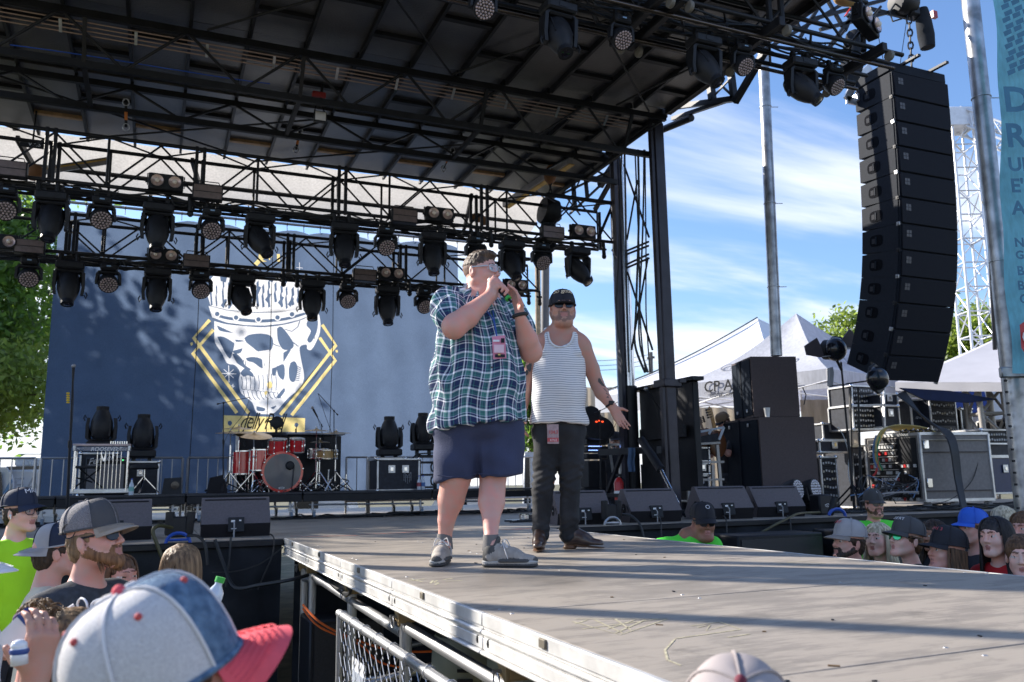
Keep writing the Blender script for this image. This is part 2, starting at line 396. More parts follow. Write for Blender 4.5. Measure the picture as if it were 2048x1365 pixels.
for i,x0 in enumerate(np.arange(XL,XR-0.1,2.53)):
    for j,y0 in enumerate(np.arange(YF,16.9,1.22)):
        MB().box((x0+1.265,y0+0.61,-0.012),(2.522,1.212,0.024),bev=0.003).build('deck_panel',M_PLY,stage_deck)
MB().box(((XL+XR)/2,12.5,-0.045),(XR-XL+0.1,8.9,0.04)).build('deck_frame',M_BLACK,stage_deck)
def skirt(xa,xb,y,z0,z1,amp,nm='skirt',par=None,seed=0):
    n=int(abs(xb-xa)/0.045);P=[]
    rng=random.Random(seed);ph=[rng.uniform(0,6) for _ in range(4)]
    for j in range(7):
        t=j/6;row=[]
        for i in range(n+1):
            x=xa+(xb-xa)*i/n
            d=amp*(0.25+0.75*t)*(math.sin(x*9+ph[0]+math.sin(x*2.3))*.6+math.sin(x*23+ph[1]+t*1.2)*.3+math.sin(x*4.1+ph[2]+t*2)*.5)
            row.append((x,y-d,z0+(z1-z0)*t+0.01*math.sin(x*3+ph[3])*t))
        P.append(row)
    return MB().sheet(P,0.004).build(nm,M_CLOTHBLK,par,smooth=180)
skirt(-4.6,1.12,YF-0.03,-0.03,-1.40,0.05,par=stage_deck,seed=1)
skirt(3.83,15.6,YF-0.03,-0.03,-1.40,0.05,par=stage_deck,seed=2)
skirt(1.25,3.7,YF+0.06,-0.16,-1.40,0.03,par=stage_deck,seed=3)
MB().box((-1.72,YF-0.05,-0.035),(5.7,0.05,0.06),bev=0.01).build('front_edge',M_BLK2,stage_deck)
MB().box((9.72,YF-0.05,-0.035),(11.7,0.05,0.06),bev=0.01).build('front_edge',M_BLK2,stage_deck)
def leg(y,x=1.32,ztop=-0.15,r=0.034):
    strut(catwalk,(x,y,GZ),(x,y,ztop-0.02),r,M_STEEL,'support_post',16)
    m_br=mat('tan_cast_bracket',(0.42,0.30,0.15),0.6,0.3,0.2,8)
    MB().box((x,y,ztop-0.06),(0.10,0.10,0.13),bev=0.012).prism([(x-.055,y-.05,ztop-0.02),(x-.055,y-.05,ztop-.14),(x-.055,y+.10,ztop-0.02)],(.012,0,0)).build('post_bracket',m_br,catwalk)
    MB().path([Vector((x-.075,y+.03*math.cos(a),ztop-.12+.03*math.sin(a))) for a in np.linspace(0,6.28,13)],.004,6).tube((x-.09,y,ztop-.09),(x,y,ztop-.09),.008,8).build('locking_pin',M_STEEL,catwalk)
for y in (8.0,7.58,6.0,4.64,3.12,1.7,0.4):leg(y)
for y in (7.58,4.64,1.7,-1.5):leg(y,3.62)
for y0,y1 in ((7.5,4.7),(4.6,1.6)):
    strut(catwalk,(1.32,y0,-0.30),(1.32,y1,-0.34),0.03,M_STEEL,'cross_pipe',14)
    strut(catwalk,(1.6,y0,-0.22),(1.6,y1,-0.24),0.024,M_STEEL,'cross_pipe',12)
    strut(catwalk,(1.33,y0,-1.2),(3.6,y1,-0.5),0.022,M_STEEL,'cross_brace',10)
strut(catwalk,(1.3,7.9,-0.35),(1.6,6.9,-0.38),0.03,M_STEEL,'cross_pipe',12)
strut(catwalk,(1.32,7.3,-1.0),(3.5,7.2,-0.7),0.024,M_STEEL,'cross_brace',10)
strut(catwalk,(1.32,6.0,-0.9),(3.5,5.4,-0.4),0.024,M_STEEL,'cross_brace',10)
def cable(name,label,pts,r,m,cat='cable',n=5,sm=6,group=None,parent=None):
    mb=MB().path(catmull(pts,sm),r,n)
    o=mb.build(name,m,parent)
    if parent is None:tag(o,label,cat,group)
    elif label:o['label']=label
    return o
M_CBL=mat('black_rubber_cable',(0.02,0.022,0.025),0.55,0,0.1,8)
M_OCBL=mat('orange_cable_jacket',(0.62,0.12,0.02),0.5)
cable('power_cable','orange power cable slung under the catwalk behind the fence',[atY(606,1210,6.2),atY(640,1245,6.0),atY(700,1275,6.0),atY(780,1300,6.0),atY(870,1303,6.0),atY(1000,1290,5.8)],.008,M_OCBL)
cable('power_cable','second orange cable hanging just below the first one',[atY(606,1218,6.3),atY(640,1255,6.1),atY(720,1290,6.1),atY(760,1325,6.1),atY(830,1340,6.1)],.007,M_OCBL)
cable('cable','thick black cable looping from the skirt to the first catwalk post',[atY(430,1080,8.0),atY(448,1130,7.9),atY(470,1175,7.7),atY(520,1170,7.5),atY(580,1160,7.4),atY(617,1150,7.45)],.016,M_CBL)
cable('cable','black cable draped along the skirt below the right wedge of the left pair',[atY(462,1075,8.0),atY(458,1120,7.97),atY(452,1175,7.95)],.010,M_CBL)
cable('cable','thin black cable sagging across the skirt toward the catwalk corner',[atY(425,1145,7.93),atY(470,1143,7.93),atY(520,1128,7.93),atY(566,1095,7.93)],.006,M_CBL)
cable('cable','black cable hanging down the skirt from the corner of the catwalk',[atY(540,1068,7.9),atY(548,1078,7.9),atY(545,1110,7.9),atY(528,1150,7.9),atY(515,1180,7.9)],.007,M_CBL)
cable('cable','pair of black cables lashed to the pipe under the rail',[atX(655,1150,1.28),atX(662,1142,1.25),atX(680,1148,1.22),atX(700,1180,1.22),atX(690,1188,1.24),atX(665,1170,1.28),atX(655,1150,1.3)],.014,M_CBL)
M_TANK=mat('grey_green_plastic_barrel',(0.20,0.21,0.16),0.55,0,0.15,5)
M_YSTRAP=mat('yellow_ratchet_strap',(0.62,0.45,0.03),0.6)
for i,(x,y) in enumerate(((2.05,5.5),(2.15,4.75),(2.5,4.2))):
    b=MB().lathe([(.02,0),(.27,0),(.29,.02),(.30,.3),(.285,.33),(.30,.36),(.30,.62),(.285,.65),(.30,.68),(.29,.87),(.27,.9),(.02,.9)],(x,y,GZ),n=28)
    o=thing('water_barrel',['grey green ballast barrel under the catwalk with black print','grey green barrel strapped in the middle of the three under the catwalk','barrel nearest the viewer of the three under the catwalk'][i],'barrel',(x,y,GZ),'ballast barrels under the catwalk')
    b.build('barrel_body',M_TANK,o,smooth=50)
    MB().lathe([(.308,.50),(.312,.50),(.312,.55),(.308,.55)],(x,y,GZ),n=28).build('strap',M_YSTRAP,o)
    if i==0:
        for dz in (.66,.72,.78):MB().box((x-.17,y-.255,GZ+dz),(.10,.012,.02),Matrix.Rotation(-.55,3,'Z')).build('printed_mark',M_BLACK,o)
for i,(x,y,zt) in enumerate(((1.55,7.45,-0.62),(4.9,7.7,-0.24),(6.25,7.6,-0.12),(7.7,7.6,-0.12))):
    t=thing('subwoofer',['black subwoofer under the catwalk behind the red cap brim','low black speaker in front of the skirt right of the catwalk','black perforated speaker against the skirt behind the crowd','black perforated speaker at the skirt behind the blonde woman'][i],'speaker',(x,y,GZ))
    w=.62 if i==0 else 1.15
    MB().box((x,y,(GZ+zt)/2),(w,.5,zt-GZ),bev=.015).build('cabinet',M_BLK2,t)
    MB().box((x,y-.256,(GZ+zt)/2),(w-.08,.012,zt-GZ-.08)).build('grille',mat('perforated_grille',(0.035,0.036,0.042),0.5,0.4,0.5,220),t)
t=thing('chain_link_fence','galvanized chain link barricade panel beside the catwalk','fence',(1.0,3.6,GZ))
fx=1.0;ya,yb,zt_=4.85,1.2,-0.235
strut(t,(fx,ya,GZ),(fx,ya,zt_),.019,M_STEEL,'fence_post',12);strut(t,(fx,yb,GZ),(fx,yb,zt_),.019,M_STEEL,'fence_post',12)
strut(t,(fx,ya+.02,zt_),(fx,yb-.02,zt_),.021,M_STEEL,'top_rail',12);strut(t,(fx,ya,GZ+.1),(fx,yb,GZ+.1),.018,M_STEEL,'bottom_rail',12)
mb=MB();pitch=.115;h=zt_-.01-(GZ+.1)
nw=int((ya-yb)/pitch)
for k in range(nw+1):
    for ph in (0,1):
        P=[];nz=int(h/.062)
        for j in range(nz+1):
            P.append((fx+(.004 if ph else -.004),ya-.03-(k+(j % 2)*(1 if ph else -1)*.5+.5)*pitch,zt_-.012-j*h/nz))
        if all(yb<p[1]<ya for p in P):mb.path(P,.0026,4,cap=False)
mb.build('chain_link_mesh',M_STEEL,t,smooth=60)['kind']='stuff'
for k in range(14):
    y=ya-.1-k*.26;MB().path([Vector((fx+.026*math.cos(a),y+.012*a/6,zt_+.026*math.sin(a))) for a in np.linspace(0,6.28,11)],.003,5).build('tie_wire',M_STEEL,t)
MB().box((fx+.008,4.40,-.62),(.004,.30,.42)).mi(1).box((fx-.0005+.004,4.40,-.52),(.003,.24,.10)).build('notice_sheet',[mat('white_laminated_sheet',(0.62,0.64,0.66),.4),mat('grey_printed_block',(.3,.34,.4),.6)],t)
# ================================================================ backdrop
def fabric_translucent(name,col,tr,ttint,rough=0.8,sc=160):
    m=bpy.data.materials.new(name);m.use_nodes=True;N=m.node_tree.nodes;L=m.node_tree.links;b=N['Principled BSDF'];o=N['Material Output']
    b.inputs['Roughness'].default_value=rough;b.inputs['Specular IOR Level'].default_value=0.2
    t=N.new('ShaderNodeTexCoord');nz=N.new('ShaderNodeTexNoise');nz.inputs['Scale'].default_value=3;nz.inputs['Detail'].default_value=8;L.new(t.outputs['Object'],nz.inputs['Vector'])
    r=N.new('ShaderNodeMapRange');r.inputs[3].default_value=.82;r.inputs[4].default_value=1.18;L.new(nz.outputs[0],r.inputs[0])
    w=N.new('ShaderNodeTexNoise');w.inputs['Scale'].default_value=sc;mp=N.new('ShaderNodeMapping');mp.inputs['Scale'].default_value=(1,1,.25);L.new(t.outputs['Object'],mp.inputs[0]);L.new(mp.outputs[0],w.inputs['Vector'])
    r2=N.new('ShaderNodeMapRange');r2.inputs[3].default_value=.75;r2.inputs[4].default_value=1.25;L.new(w.outputs[0],r2.inputs[0])
    mu=N.new('ShaderNodeMath');mu.operation='MULTIPLY';L.new(r.outputs[0],mu.inputs[0]);L.new(r2.outputs[0],mu.inputs[1])
    def tint(c):
        x=N.new('ShaderNodeMix');x.data_type='RGBA';x.blend_type='MULTIPLY';x.inputs[0].default_value=1;x.inputs[6].default_value=(*c,1);L.new(mu.outputs[0],x.inputs[7]);return x.outputs[2]
    L.new(tint(col),b.inputs['Base Color'])
    tl=N.new('ShaderNodeBsdfTranslucent');L.new(tint(ttint),tl.inputs[0])
    mx=N.new('ShaderNodeMixShader');mx.inputs[0].default_value=tr;L.new(b.outputs[0],mx.inputs[1]);L.new(tl.outputs[0],mx.inputs[2]);L.new(mx.outputs[0],o.inputs[0])
    return m
M_BACK=fabric_translucent('navy_backdrop_scrim',(0.018,0.045,0.10),0.52,(0.13,0.185,0.295))
M_BWHITE=fabric_translucent('backdrop_white_ink',(0.85,0.85,0.88),0.5,(0.92,0.92,0.95))
M_BYEL=fabric_translucent('backdrop_gold_ink',(0.62,0.46,0.16),0.5,(0.95,0.78,0.35))
YB=14.5
backdrop=thing('stage_backdrop','navy cloth backdrop printed with a crowned skull and gold lettering behind the drums','backdrop',(1.75,YB,0))
xl0,xr0=-1.58,5.10
ART=[]
hem=MB()
for x0,x1 in ((-1.55,5.1),):hem.path([(x0+(x1-x0)*i/30,YB-.02,0.27+.03*math.sin(i*.8)) for i in range(31)],.05,6)
hem.build('black_hem',M_CLOTHBLK,backdrop)
for px_ in (400,545,668):
    a=atY(px_,560,YB-.035);MB().path([(a.x-.02,YB-.035,4.85),(a.x,YB-.035,3),(a.x-.03,YB-.035,.35)],.006,4).build('seam',M_BLACK,backdrop)
strut(backdrop,(-1.8,YB+.02,5.0),(5.3,YB+.02,5.02),.024,M_STEEL,'support_pipe',10)
for i in range(24):
    x=-1.5+i*.287;MB().path([(x,YB+.02+.03*math.cos(a),5.0+.035*math.sin(a)) for a in np.linspace(0,6.28,9)]+[(x,YB+.0,4.88)],.006,4).build('tie',M_BLACK,backdrop)
_art=[0]
AM={}
def art(polys,m,name,strokes=None,w=0.03):
    """flat printed shapes, traced in the plane of the cloth and later cut into its one sheet"""
    for po in polys:
        ART.append(([(p.x,p.z) for p in (atY(a,b,YB) for a,b in po)],m))
    for st in (strokes or []):
        ww=w
        if isinstance(st[0],(int,float)):ww=st[0];st=st[1]
        pts=[atY(a,b,YB) for a,b in st];l,r_=[],[]
        for i,p in enumerate(pts):
            d=pts[min(i+1,len(pts)-1)]-pts[max(i-1,0)];n=Vector((-d.z,0,d.x)).normalized()
            l.append(p+n*ww/2);r_.append(p-n*ww/2)
        for i in range(len(pts)-1):ART.append(([(q.x,q.z) for q in (l[i],l[i+1],r_[i+1],r_[i])],m))
def C2(x,y):return (370+x*320/1120,480+y*390/1365)
def Z(pts):return [C2(*p) for p in pts]
def sm(pts,n=4,closed=True):
    V=[Vector((x,y,0)) for x,y in pts]
    if closed:V=V+[V[0]]
    return [(v.x,v.y) for v in catmull(V,n)][:-1 if closed else None]
crown=[(160,400),(170,290),(205,245),(215,225),(240,230),(250,290),(285,300),(300,235),(330,225),(345,285),(370,240),(420,270),(480,250),(560,262),(610,300),(640,255),(690,265),(705,310),(740,260),(780,260),(800,310),(850,300),(900,330),(925,380),(930,460),(880,480),(700,500),(480,505),(290,490),(180,465)]
art([Z(crown)],M_BWHITE,'printed_crown')
band=Z([(165,465),(290,495),(480,510),(640,508),(800,490),(930,450),(940,470),(925,510),(800,560),(690,585),(560,600),(420,598),(290,580),(190,545)])
art([band],M_BWHITE,'printed_crown_band')
nv=[]
rng=random.Random(3)
for x in (178,215,262,300,345,500,540,580,625,668,705,745,785,830):
    y0=300+rng.uniform(-10,60);y1=450+rng.uniform(-20,30);w_=rng.uniform(9,17)
    nv.append(Z([(x,y0),(x+w_,y0-20),(x+w_*1.2,y0+40),(x+w_*.6,y0+50),(x+w_*1.3,y1),(x+w_*.2,y1+8),(x-4,y0+70),(x+3,y0+40)]))
for x,y in ((490,370),(560,420),(440,440),(650,440),(250,460),(300,455),(720,450),(390,470)):nv.append(Z([(x,y),(x+30,y-45),(x+45,y-40),(x+20,y+20)]))
nv.append(Z(sm([(205,515),(300,540),(420,552),(560,556),(690,545),(850,505),(900,480),(890,505),(800,538),(690,565),(560,578),(420,575),(300,560),(215,535)])))
art(nv,M_BACK,'printed_crown_shadow')
art([[C2(cx+24*math.cos(a),cy+24*math.sin(a)) for a in np.linspace(0,6.0,14)] for cx,cy in ((225,520),(357,546),(515,556),(648,543),(750,520),(842,490))],M_BWHITE,'printed_crown_jewel')
art([[C2(cx+16*math.cos(a),cy+16*math.sin(a)) for a in np.linspace(0,6.0,12)] for cx,cy in ((225,520),(357,546),(515,556),(648,543),(750,520),(842,490))],M_BACK,'printed_jewel_centre')
skull=[(205,570),(290,592),(420,605),(560,610),(700,592),(830,555),(920,505),(945,560),(945,640),(925,700),(885,770),(855,765),(850,735),(805,750),(812,830),(835,970),(790,1050),(720,1110),(650,1190),(610,1218),(560,1220),(500,1210),(470,1140),(420,1100),(385,1060),(375,980),(385,930),(350,880),(300,868),(275,830),(255,790),(210,720),(205,650)]
art([Z(sm(skull,3))],M_BWHITE,'printed_skull')
holes=[
 [(225,680),(270,680),(330,715),(345,730),(335,780),(318,830),(300,820),(280,790),(250,730)],
 [(415,690),(450,665),(530,655),(600,672),(618,720),(600,775),(560,785),(510,780),(470,750),(430,720)],
 [(330,800),(360,800),(400,840),(420,880),(460,905),(440,915),(400,890),(360,860)],
 [(425,830),(470,820),(530,830),(560,870),(540,900),(480,860),(440,850)],
 [(645,620),(680,610),(750,700),(760,750),(720,770),(680,760),(650,700)],
 [(860,560),(905,530),(930,570),(920,650),(880,720),(855,700),(880,640),(850,600)],
 [(640,890),(690,870),(700,930),(690,980),(660,960),(645,920)],
 [(740,860),(770,850),(790,900),(770,990),(735,980),(728,910)],
 [(690,790),(745,760),(700,840),(690,850)],
 [(385,935),(420,900),(470,930),(480,960),(440,950),(410,960)],
 [(500,1165),(560,1180),(550,1200),(505,1195)],[(600,1175),(640,1160),(620,1185)],
 [(225,600),(330,650),(345,655),(250,640),(228,615)],
 [(350,700),(400,705),(410,712),(360,716)],
 [(330,780),(400,760),(405,750),(390,790),(350,800)],
 [(640,1100),(690,1040),(700,1060),(660,1110)],
 [(610,900),(640,890),(650,880),(630,950),(610,940)],
]
art([Z(sm(h,3)) for h in holes],M_BACK,'printed_skull_hollow')
st=[]
for i in range(9):
    x=395+i*30;st.append((.012,Z([(x,960-i*3),(x+6,1000),(x+2,1040+i*2)])));st.append((.012,Z([(x+12,1060+i*1),(x+22,1100),(x+40,1125-i*2)])))
for i in range(8):st.append((.010,Z([(395+i*30,1042+i*3),(410+i*30,1052+i*3),(425+i*30,1045+i*3)])))
for i in range(10):st.append((.012,Z([(440+i*3+i*14,690+i*4),(470+i*14,745+i*2)])))
for i in range(9):st.append((.013,Z([(650+i*16,640+i*12),(700+i*12,665+i*10)])))
for i in range(8):st.append((.013,Z([(780-i*4,880+i*14),(815-i*2,900+i*12)])))
for i in range(7):st.append((.012,Z([(870+i*6,560+i*18),(905,575+i*20)])))
for i in range(6):st.append((.012,Z([(350+i*14,840+i*10),(345+i*16,810+i*8)])))
st.append((.014,Z([(805,565),(790,610),(750,640),(700,625)])));st.append((.014,Z([(605,720),(640,740),(665,745)])));
art([],M_BACK,'printed_skull_linework',st)
art([Z(sm([(575,1005),(600,990),(612,1020),(600,1040),(580,1035)],3)),Z(sm([(555,1070),(570,1055),(578,1070),(565,1088)],3))],M_BYEL,'printed_gold_tooth')
art([],M_BWHITE,'printed_tear',[(.03,Z([(545,790),(548,850),(552,900)])),(.03,Z([(500,790),(590,775)])),(.02,Z([(293,820),(295,862)]))])
star=[(.012,Z([(305,880),(308,1000)])),(.012,Z([(255,936),(358,940)])),(.01,Z([(272,908),(340,968)])),(.01,Z([(340,908),(272,968)])),(.01,Z([(335,1010),(335,1038)])),(.01,Z([(322,1022),(348,1026)])),(.008,Z([(800,160),(800,230)])),(.008,Z([(780,195),(822,200)]))]
art([],M_BWHITE,'printed_star',star)
gold=[(.055,Z([(172,563),(60,685),(445,1215)])),(.055,Z([(198,630),(55,795),(362,1213)])),(.055,Z([(960,595),(1055,740),(668,1225)])),(.055,Z([(942,685),(1052,845),(748,1228)])),(.07,Z([(595,60),(495,172)]))]
art([],M_BYEL,'printed_gold_frame',gold)
art([Z(sm([(36,725),(50,716),(56,732),(44,742)],2)),Z(sm([(1052,775),(1066,772),(1068,790),(1054,788)],2)),Z(sm([(530,70),(515,110),(530,150),(575,150),(545,140),(530,110),(545,78)],2))],M_BYEL,'printed_gold_dot')
art([],M_BYEL,'printed_gold_cross',[(.02,Z([(592,90),(592,140)])),(.02,Z([(575,112),(610,115)])),(.05,Z([(655,90),(655,150)]))])
art([Z([(273,1229),(842,1248),(840,1345),(262,1345)])],M_BYEL,'printed_gold_banner')
mb=MB();a=atY(*C2(400,1322),YB);b_=atY(*C2(712,1330),YB);ux=(b_-a).normalized();ux=Vector((ux.x,0,ux.z)).normalized();uy=Vector((-ux.z,0,ux.x))
text_mb(mb,'Jelly Roll',(0,0,0),(1,0,0),(0,0,1),1,0,shear=.45,spacing=.85)
_w=max(v[0] for v in mb.v)
for f in mb.f:
    ART.append(([((a+ux*(mb.v[i][0]*(b_-a).length/_w)+uy*(mb.v[i][2]*.40)).x,(a+ux*(mb.v[i][0]*(b_-a).length/_w)+uy*(mb.v[i][2]*.40)).z) for i in f],M_BLACK))
art([],M_BLACK,'printed_lettering_swash',[(.022,Z(sm([(398,1318),(392,1300),(415,1262),(450,1248),(470,1252)],4,False))),(.018,Z(sm([(560,1285),(575,1258),(610,1248),(640,1262),(600,1290),(640,1325),(680,1322)],4,False)))])
art([Z(sm([(300,1272),(320,1268),(330,1285),(315,1303),(300,1290)],3)),Z(sm([(770,1285),(785,1280),(797,1292),(785,1312),(768,1303)],3))],M_BACK,'printed_emblem')
def build_scrim():
    from mathutils.geometry import delaunay_2d_cdt
    z0,z1=.30,4.93
    V=[Vector((xl0,z0)),Vector((xr0,z0)),Vector((xr0,z1)),Vector((xl0,z1))];F=[[0,1,2,3]]
    g=.11
    for i in range(1,int((xr0-xl0)/g)):
        for j in range(1,int((z1-z0)/g)):V.append(Vector((xl0+i*g+.3*g*(j % 2),z0+j*g)))
    for i in range(1,60):
        V.append(Vector((xl0+(xr0-xl0)*i/60,z0)));V.append(Vector((xl0+(xr0-xl0)*i/60,z1)))
    for j in range(1,40):V.append(Vector((xl0,z0+(z1-z0)*j/40)));V.append(Vector((xr0,z0+(z1-z0)*j/40)))
    mats=[M_BACK,M_BWHITE,M_BYEL,M_BLACK];fm=[0]
    for po,m in ART:
        ar=sum(po[i][0]*po[(i+1) % len(po)][1]-po[(i+1) % len(po)][0]*po[i][1] for i in range(len(po)))
        if abs(ar)<1e-7:continue
        if ar<0:po=po[::-1]
        o=len(V);V+=[Vector(p) for p in po];F.append(list(range(o,o+len(po))));fm.append(mats.index(m))
    vo,eo,fo,ov,oe,of=delaunay_2d_cdt(V,[],F,1,1e-5)
    P=[]
    for v in vo:
        x,z=v.x,v.y;t=(x-xl0)/(xr0-xl0)
        zt=z
        if z>4.3:zt=z-(0.05*(1-abs(math.sin(t*PI*12)))+0.13*(1-t)*.6)*((z-4.3)/.63)
        low=max(0,(1.1-z)/0.8)
        P.append((x,YB+.018*math.sin(x*3.1+z*.7)+.010*math.sin(x*11+z*1.3)+low*(.012*math.sin(x*17+z*9)+.012*math.sin(z*30+x*4)),zt))
    me=bpy.data.meshes.new('scrim');me.from_pydata(P,[],[tuple(f) for f in fo])
    for m in mats:me.materials.append(m)
    me.polygons.foreach_set('material_index',[fm[max(k)] if k else 0 for k in of]);me.shade_smooth();me.update()
    o=bpy.data.objects.new('scrim',me);COL.objects.link(o);o.parent=backdrop;o.location=(-1.75,-YB,0)
build_scrim()
# ================================================================ roof
ROOFZ=5.5;RX0,RX1=-2.35,6.22
def roofmat():
    m=mat('black_roof_panel',(0.036,0.036,0.042),0.34,0.0,0.35,1.6,bump=0.35,bscale=45,spec=0.8,col2=(0.085,0.083,0.088))
    return m
M_ROOF=roofmat()
roof=thing('stage_roof','black panelled stage roof with ribs and lattice beams seen from below','roof',(1.75,9,4))
BAYS=[(12.85,10.75),(10.70,9.12),(9.06,7.45),(7.42,5.25)]
px=.62;xs=[]
x=RX0
while x<RX1-.05:xs.append(x);x+=px
xs.append(RX1)
rr=random.Random(5)
for bi,(y1,y0) in enumerate(BAYS):
    zo={0:0.0,1:.03,2:.0,3:.0}[bi]
    for i in range(len(xs)-1):
        MB().box(((xs[i]+xs[i+1])/2,(y0+y1)/2,ROOFZ+zo+rr.uniform(-.004,.004)),(xs[i+1]-xs[i]-.006,y1-y0,.03)).build('roof_panel',M_ROOF,roof)
    for i in range(len(xs)):
        MB().box((xs[i],(y0+y1)/2,ROOFZ+zo-.055),(.035,y1-y0-.004,.075)).build('roof_rib',M_BLACK,roof)
    for i in range(len(xs)-1):
        for fr in ((.33,.66)[(i+bi) % 2],):
            yy=y0+(y1-y0)*fr+rr.uniform(-.05,.05)
            MB().box(((xs[i]+xs[i+1])/2,yy,ROOFZ+zo-.04),(xs[i+1]-xs[i]-.04,.07,.045)).build('roof_batten',(M_WOOD if (bi==0 and i % 2) else M_BLACK),roof)
MB().box(((RX0+RX1)/2,(12.85+5.25)/2,ROOFZ+.075),(RX1-RX0,7.6,.02)).build('roof_skin',M_ROOF,roof)
M_DWOOD=mat('dark_stained_timber',(0.09,0.065,0.045),0.7)
def lattice(ya,za,yb_,zb,n,name,x0=RX0,x1=RX1,rc=.038,rb=.017,ph=0):
    MB().bar((x0,ya,za),(x1,ya,za),.06,.075).build('beam_chord',M_BLACK,roof)
    MB().bar((x0,yb_,zb),(x1,yb_,zb),.06,.075).build('beam_chord',M_BLACK,roof)
    s=(x1-x0)/n
    for i in range(n):
        a,b=((ya,za),(yb_,zb)) if (i+ph) % 2==0 else ((yb_,zb),(ya,za))
        strut(roof,(x0+s*i,*a),(x0+s*(i+1),*b),rb,M_BLACK,'beam_brace',8)
lattice(9.09,5.36,9.35,4.92,14,'front')
lattice(10.73,5.36,10.45,4.92,14,'rear',ph=1)
lattice(7.43,5.38,7.43,5.36,2,'wing')
for y in (9.35,10.45):pass
for k in range(4):strut(roof,(RX0+.2,9.16+.035*k,5.30-.03*k),(RX1-.5,9.16+.035*k,5.30-.03*k),.009,mat('dull_copper_pipe',(0.30,0.22,0.19),.45,.6),'conduit',6)
strut(roof,(RX0,9.42,4.95),(RX1-.4,9.42,4.95),.010,mat('dull_copper_pipe'),'conduit',6)
for i in range(12):
    x=RX0+.5+i*.72;MB().box((x,9.21,5.245),(.03,.15,.012),Matrix.Rotation(-.7,3,'X')).build('conduit_clamp',M_STEEL,roof)
for x in (-.9,1.35,3.6,5.7):
    MB().bar((x,9.35,4.92),(x,10.45,4.92),.05,.05).build('cross_member',M_BLACK,roof)
    MB().bar((x,9.09,5.36),(x,9.35,4.92),.04,.04).build('cross_member',M_BLACK,roof)
for a,b in (((-2.3,10.8),(1.2,12.7)),((1.2,12.7),(4.2,10.8)),((4.2,10.8),(6.1,12.7)),((-1.2,12.7),(1.9,10.8)),((3.1,9.0),(1.9,7.5)),((3.1,9.0),(5.4,5.5)),((5.9,9.0),(3.1,6.2)),((5.4,9.0),(6.1,6.5)),((0.3,9.0),(2.6,6.6)),((-1.9,9.0),(.3,7.5))):
    strut(roof,(*a,ROOFZ-.12),(*b,ROOFZ-.12),.014,M_BLACK,'wing_stay',6)
for (y1,y0) in BAYS:MB().box((RX1+.04,(y0+y1)/2,ROOFZ-.03),(.06,y1-y0-.01,.13),bev=.008).build('roof_edge_beam',M_BLACK,roof)
def pbar(p,q,w,h=None,nm='roof_bracket',par=None,m=None):
    return MB().bar(p,q,w,h).build(nm,m or M_BLACK,par or roof)
A=Vector((6.25,9.2,5.28));
def aX(x,y,X=6.45):return atX(x,y,X)
pbar(aX(1345,215),aX(1470,198),.07);pbar(aX(1470,205),aX(1532,100),.07);pbar(aX(1345,238),aX(1470,196),.05,nm='hydraulic_rod')
MB().tube(aX(1305,268),aX(1383,236),.05,12).build('hydraulic_cylinder',M_BLACK,roof)
pbar(aX(1417,145),aX(1425,200),.08);pbar(aX(1460,130),aX(1468,196),.07);pbar(aX(1420,150),aX(1468,195),.025);pbar(aX(1468,150),aX(1430,190),.02)
pbar(aX(1240,330),aX(1190,420),.06);pbar(aX(1228,330),aX(1200,372),.09,nm='hydraulic_cylinder');pbar(aX(1200,372),aX(1140,428),.03,nm='hydraulic_rod')
pbar(aX(1145,345,6.3),aX(1150,420,6.3),.06);pbar(aX(1170,345,6.3),aX(1175,400,6.3),.05);pbar(aX(1117,392,6.3),aX(1215,345,6.3),.03)
pbar(aX(1125,385,6.3),aX(1160,430,6.3),.02);pbar(aX(1130,420,6.3),aX(1165,350,6.3),.02)
M_CREAM=fabric_translucent('cream_canopy_fabric',(0.46,0.44,0.42),0.4,(0.74,0.70,0.64),sc=30)
canopy=thing('rear_canopy','cream fabric canopy hanging behind the black roof','canopy',(1.75,13.6,5.2))
P=[]
for j in range(7):
    t=j/6;row=[]
    for i in range(61):
        x=-2.6+8.8*i/60+.25*t;sagz=.07*abs(math.sin(i/60*PI*5))*t
        row.append((x,12.92+1.35*t+.02*math.sin(i*.9+t*3),5.5-.34*t-.10*math.sin(t*PI)+.0*sagz-.02*math.sin(i*.7)*t))
    P.append(row)
MB().grid(P).build('canopy_fabric',M_CREAM,canopy,smooth=180)
for x in (-2.0,.3,2.5,4.8):pbar((x,12.9,5.35),(x+.3,14.25,5.0),.05,.09,'canopy_rafter',canopy)
strut(canopy,(-2.6,14.27,5.12),(6.5,14.27,5.12),.03,M_BLACK,'canopy_pipe',10)
strut(canopy,(-2.6,13.5,5.18),(6.3,13.5,5.18),.035,M_BLACK,'canopy_pipe',10)
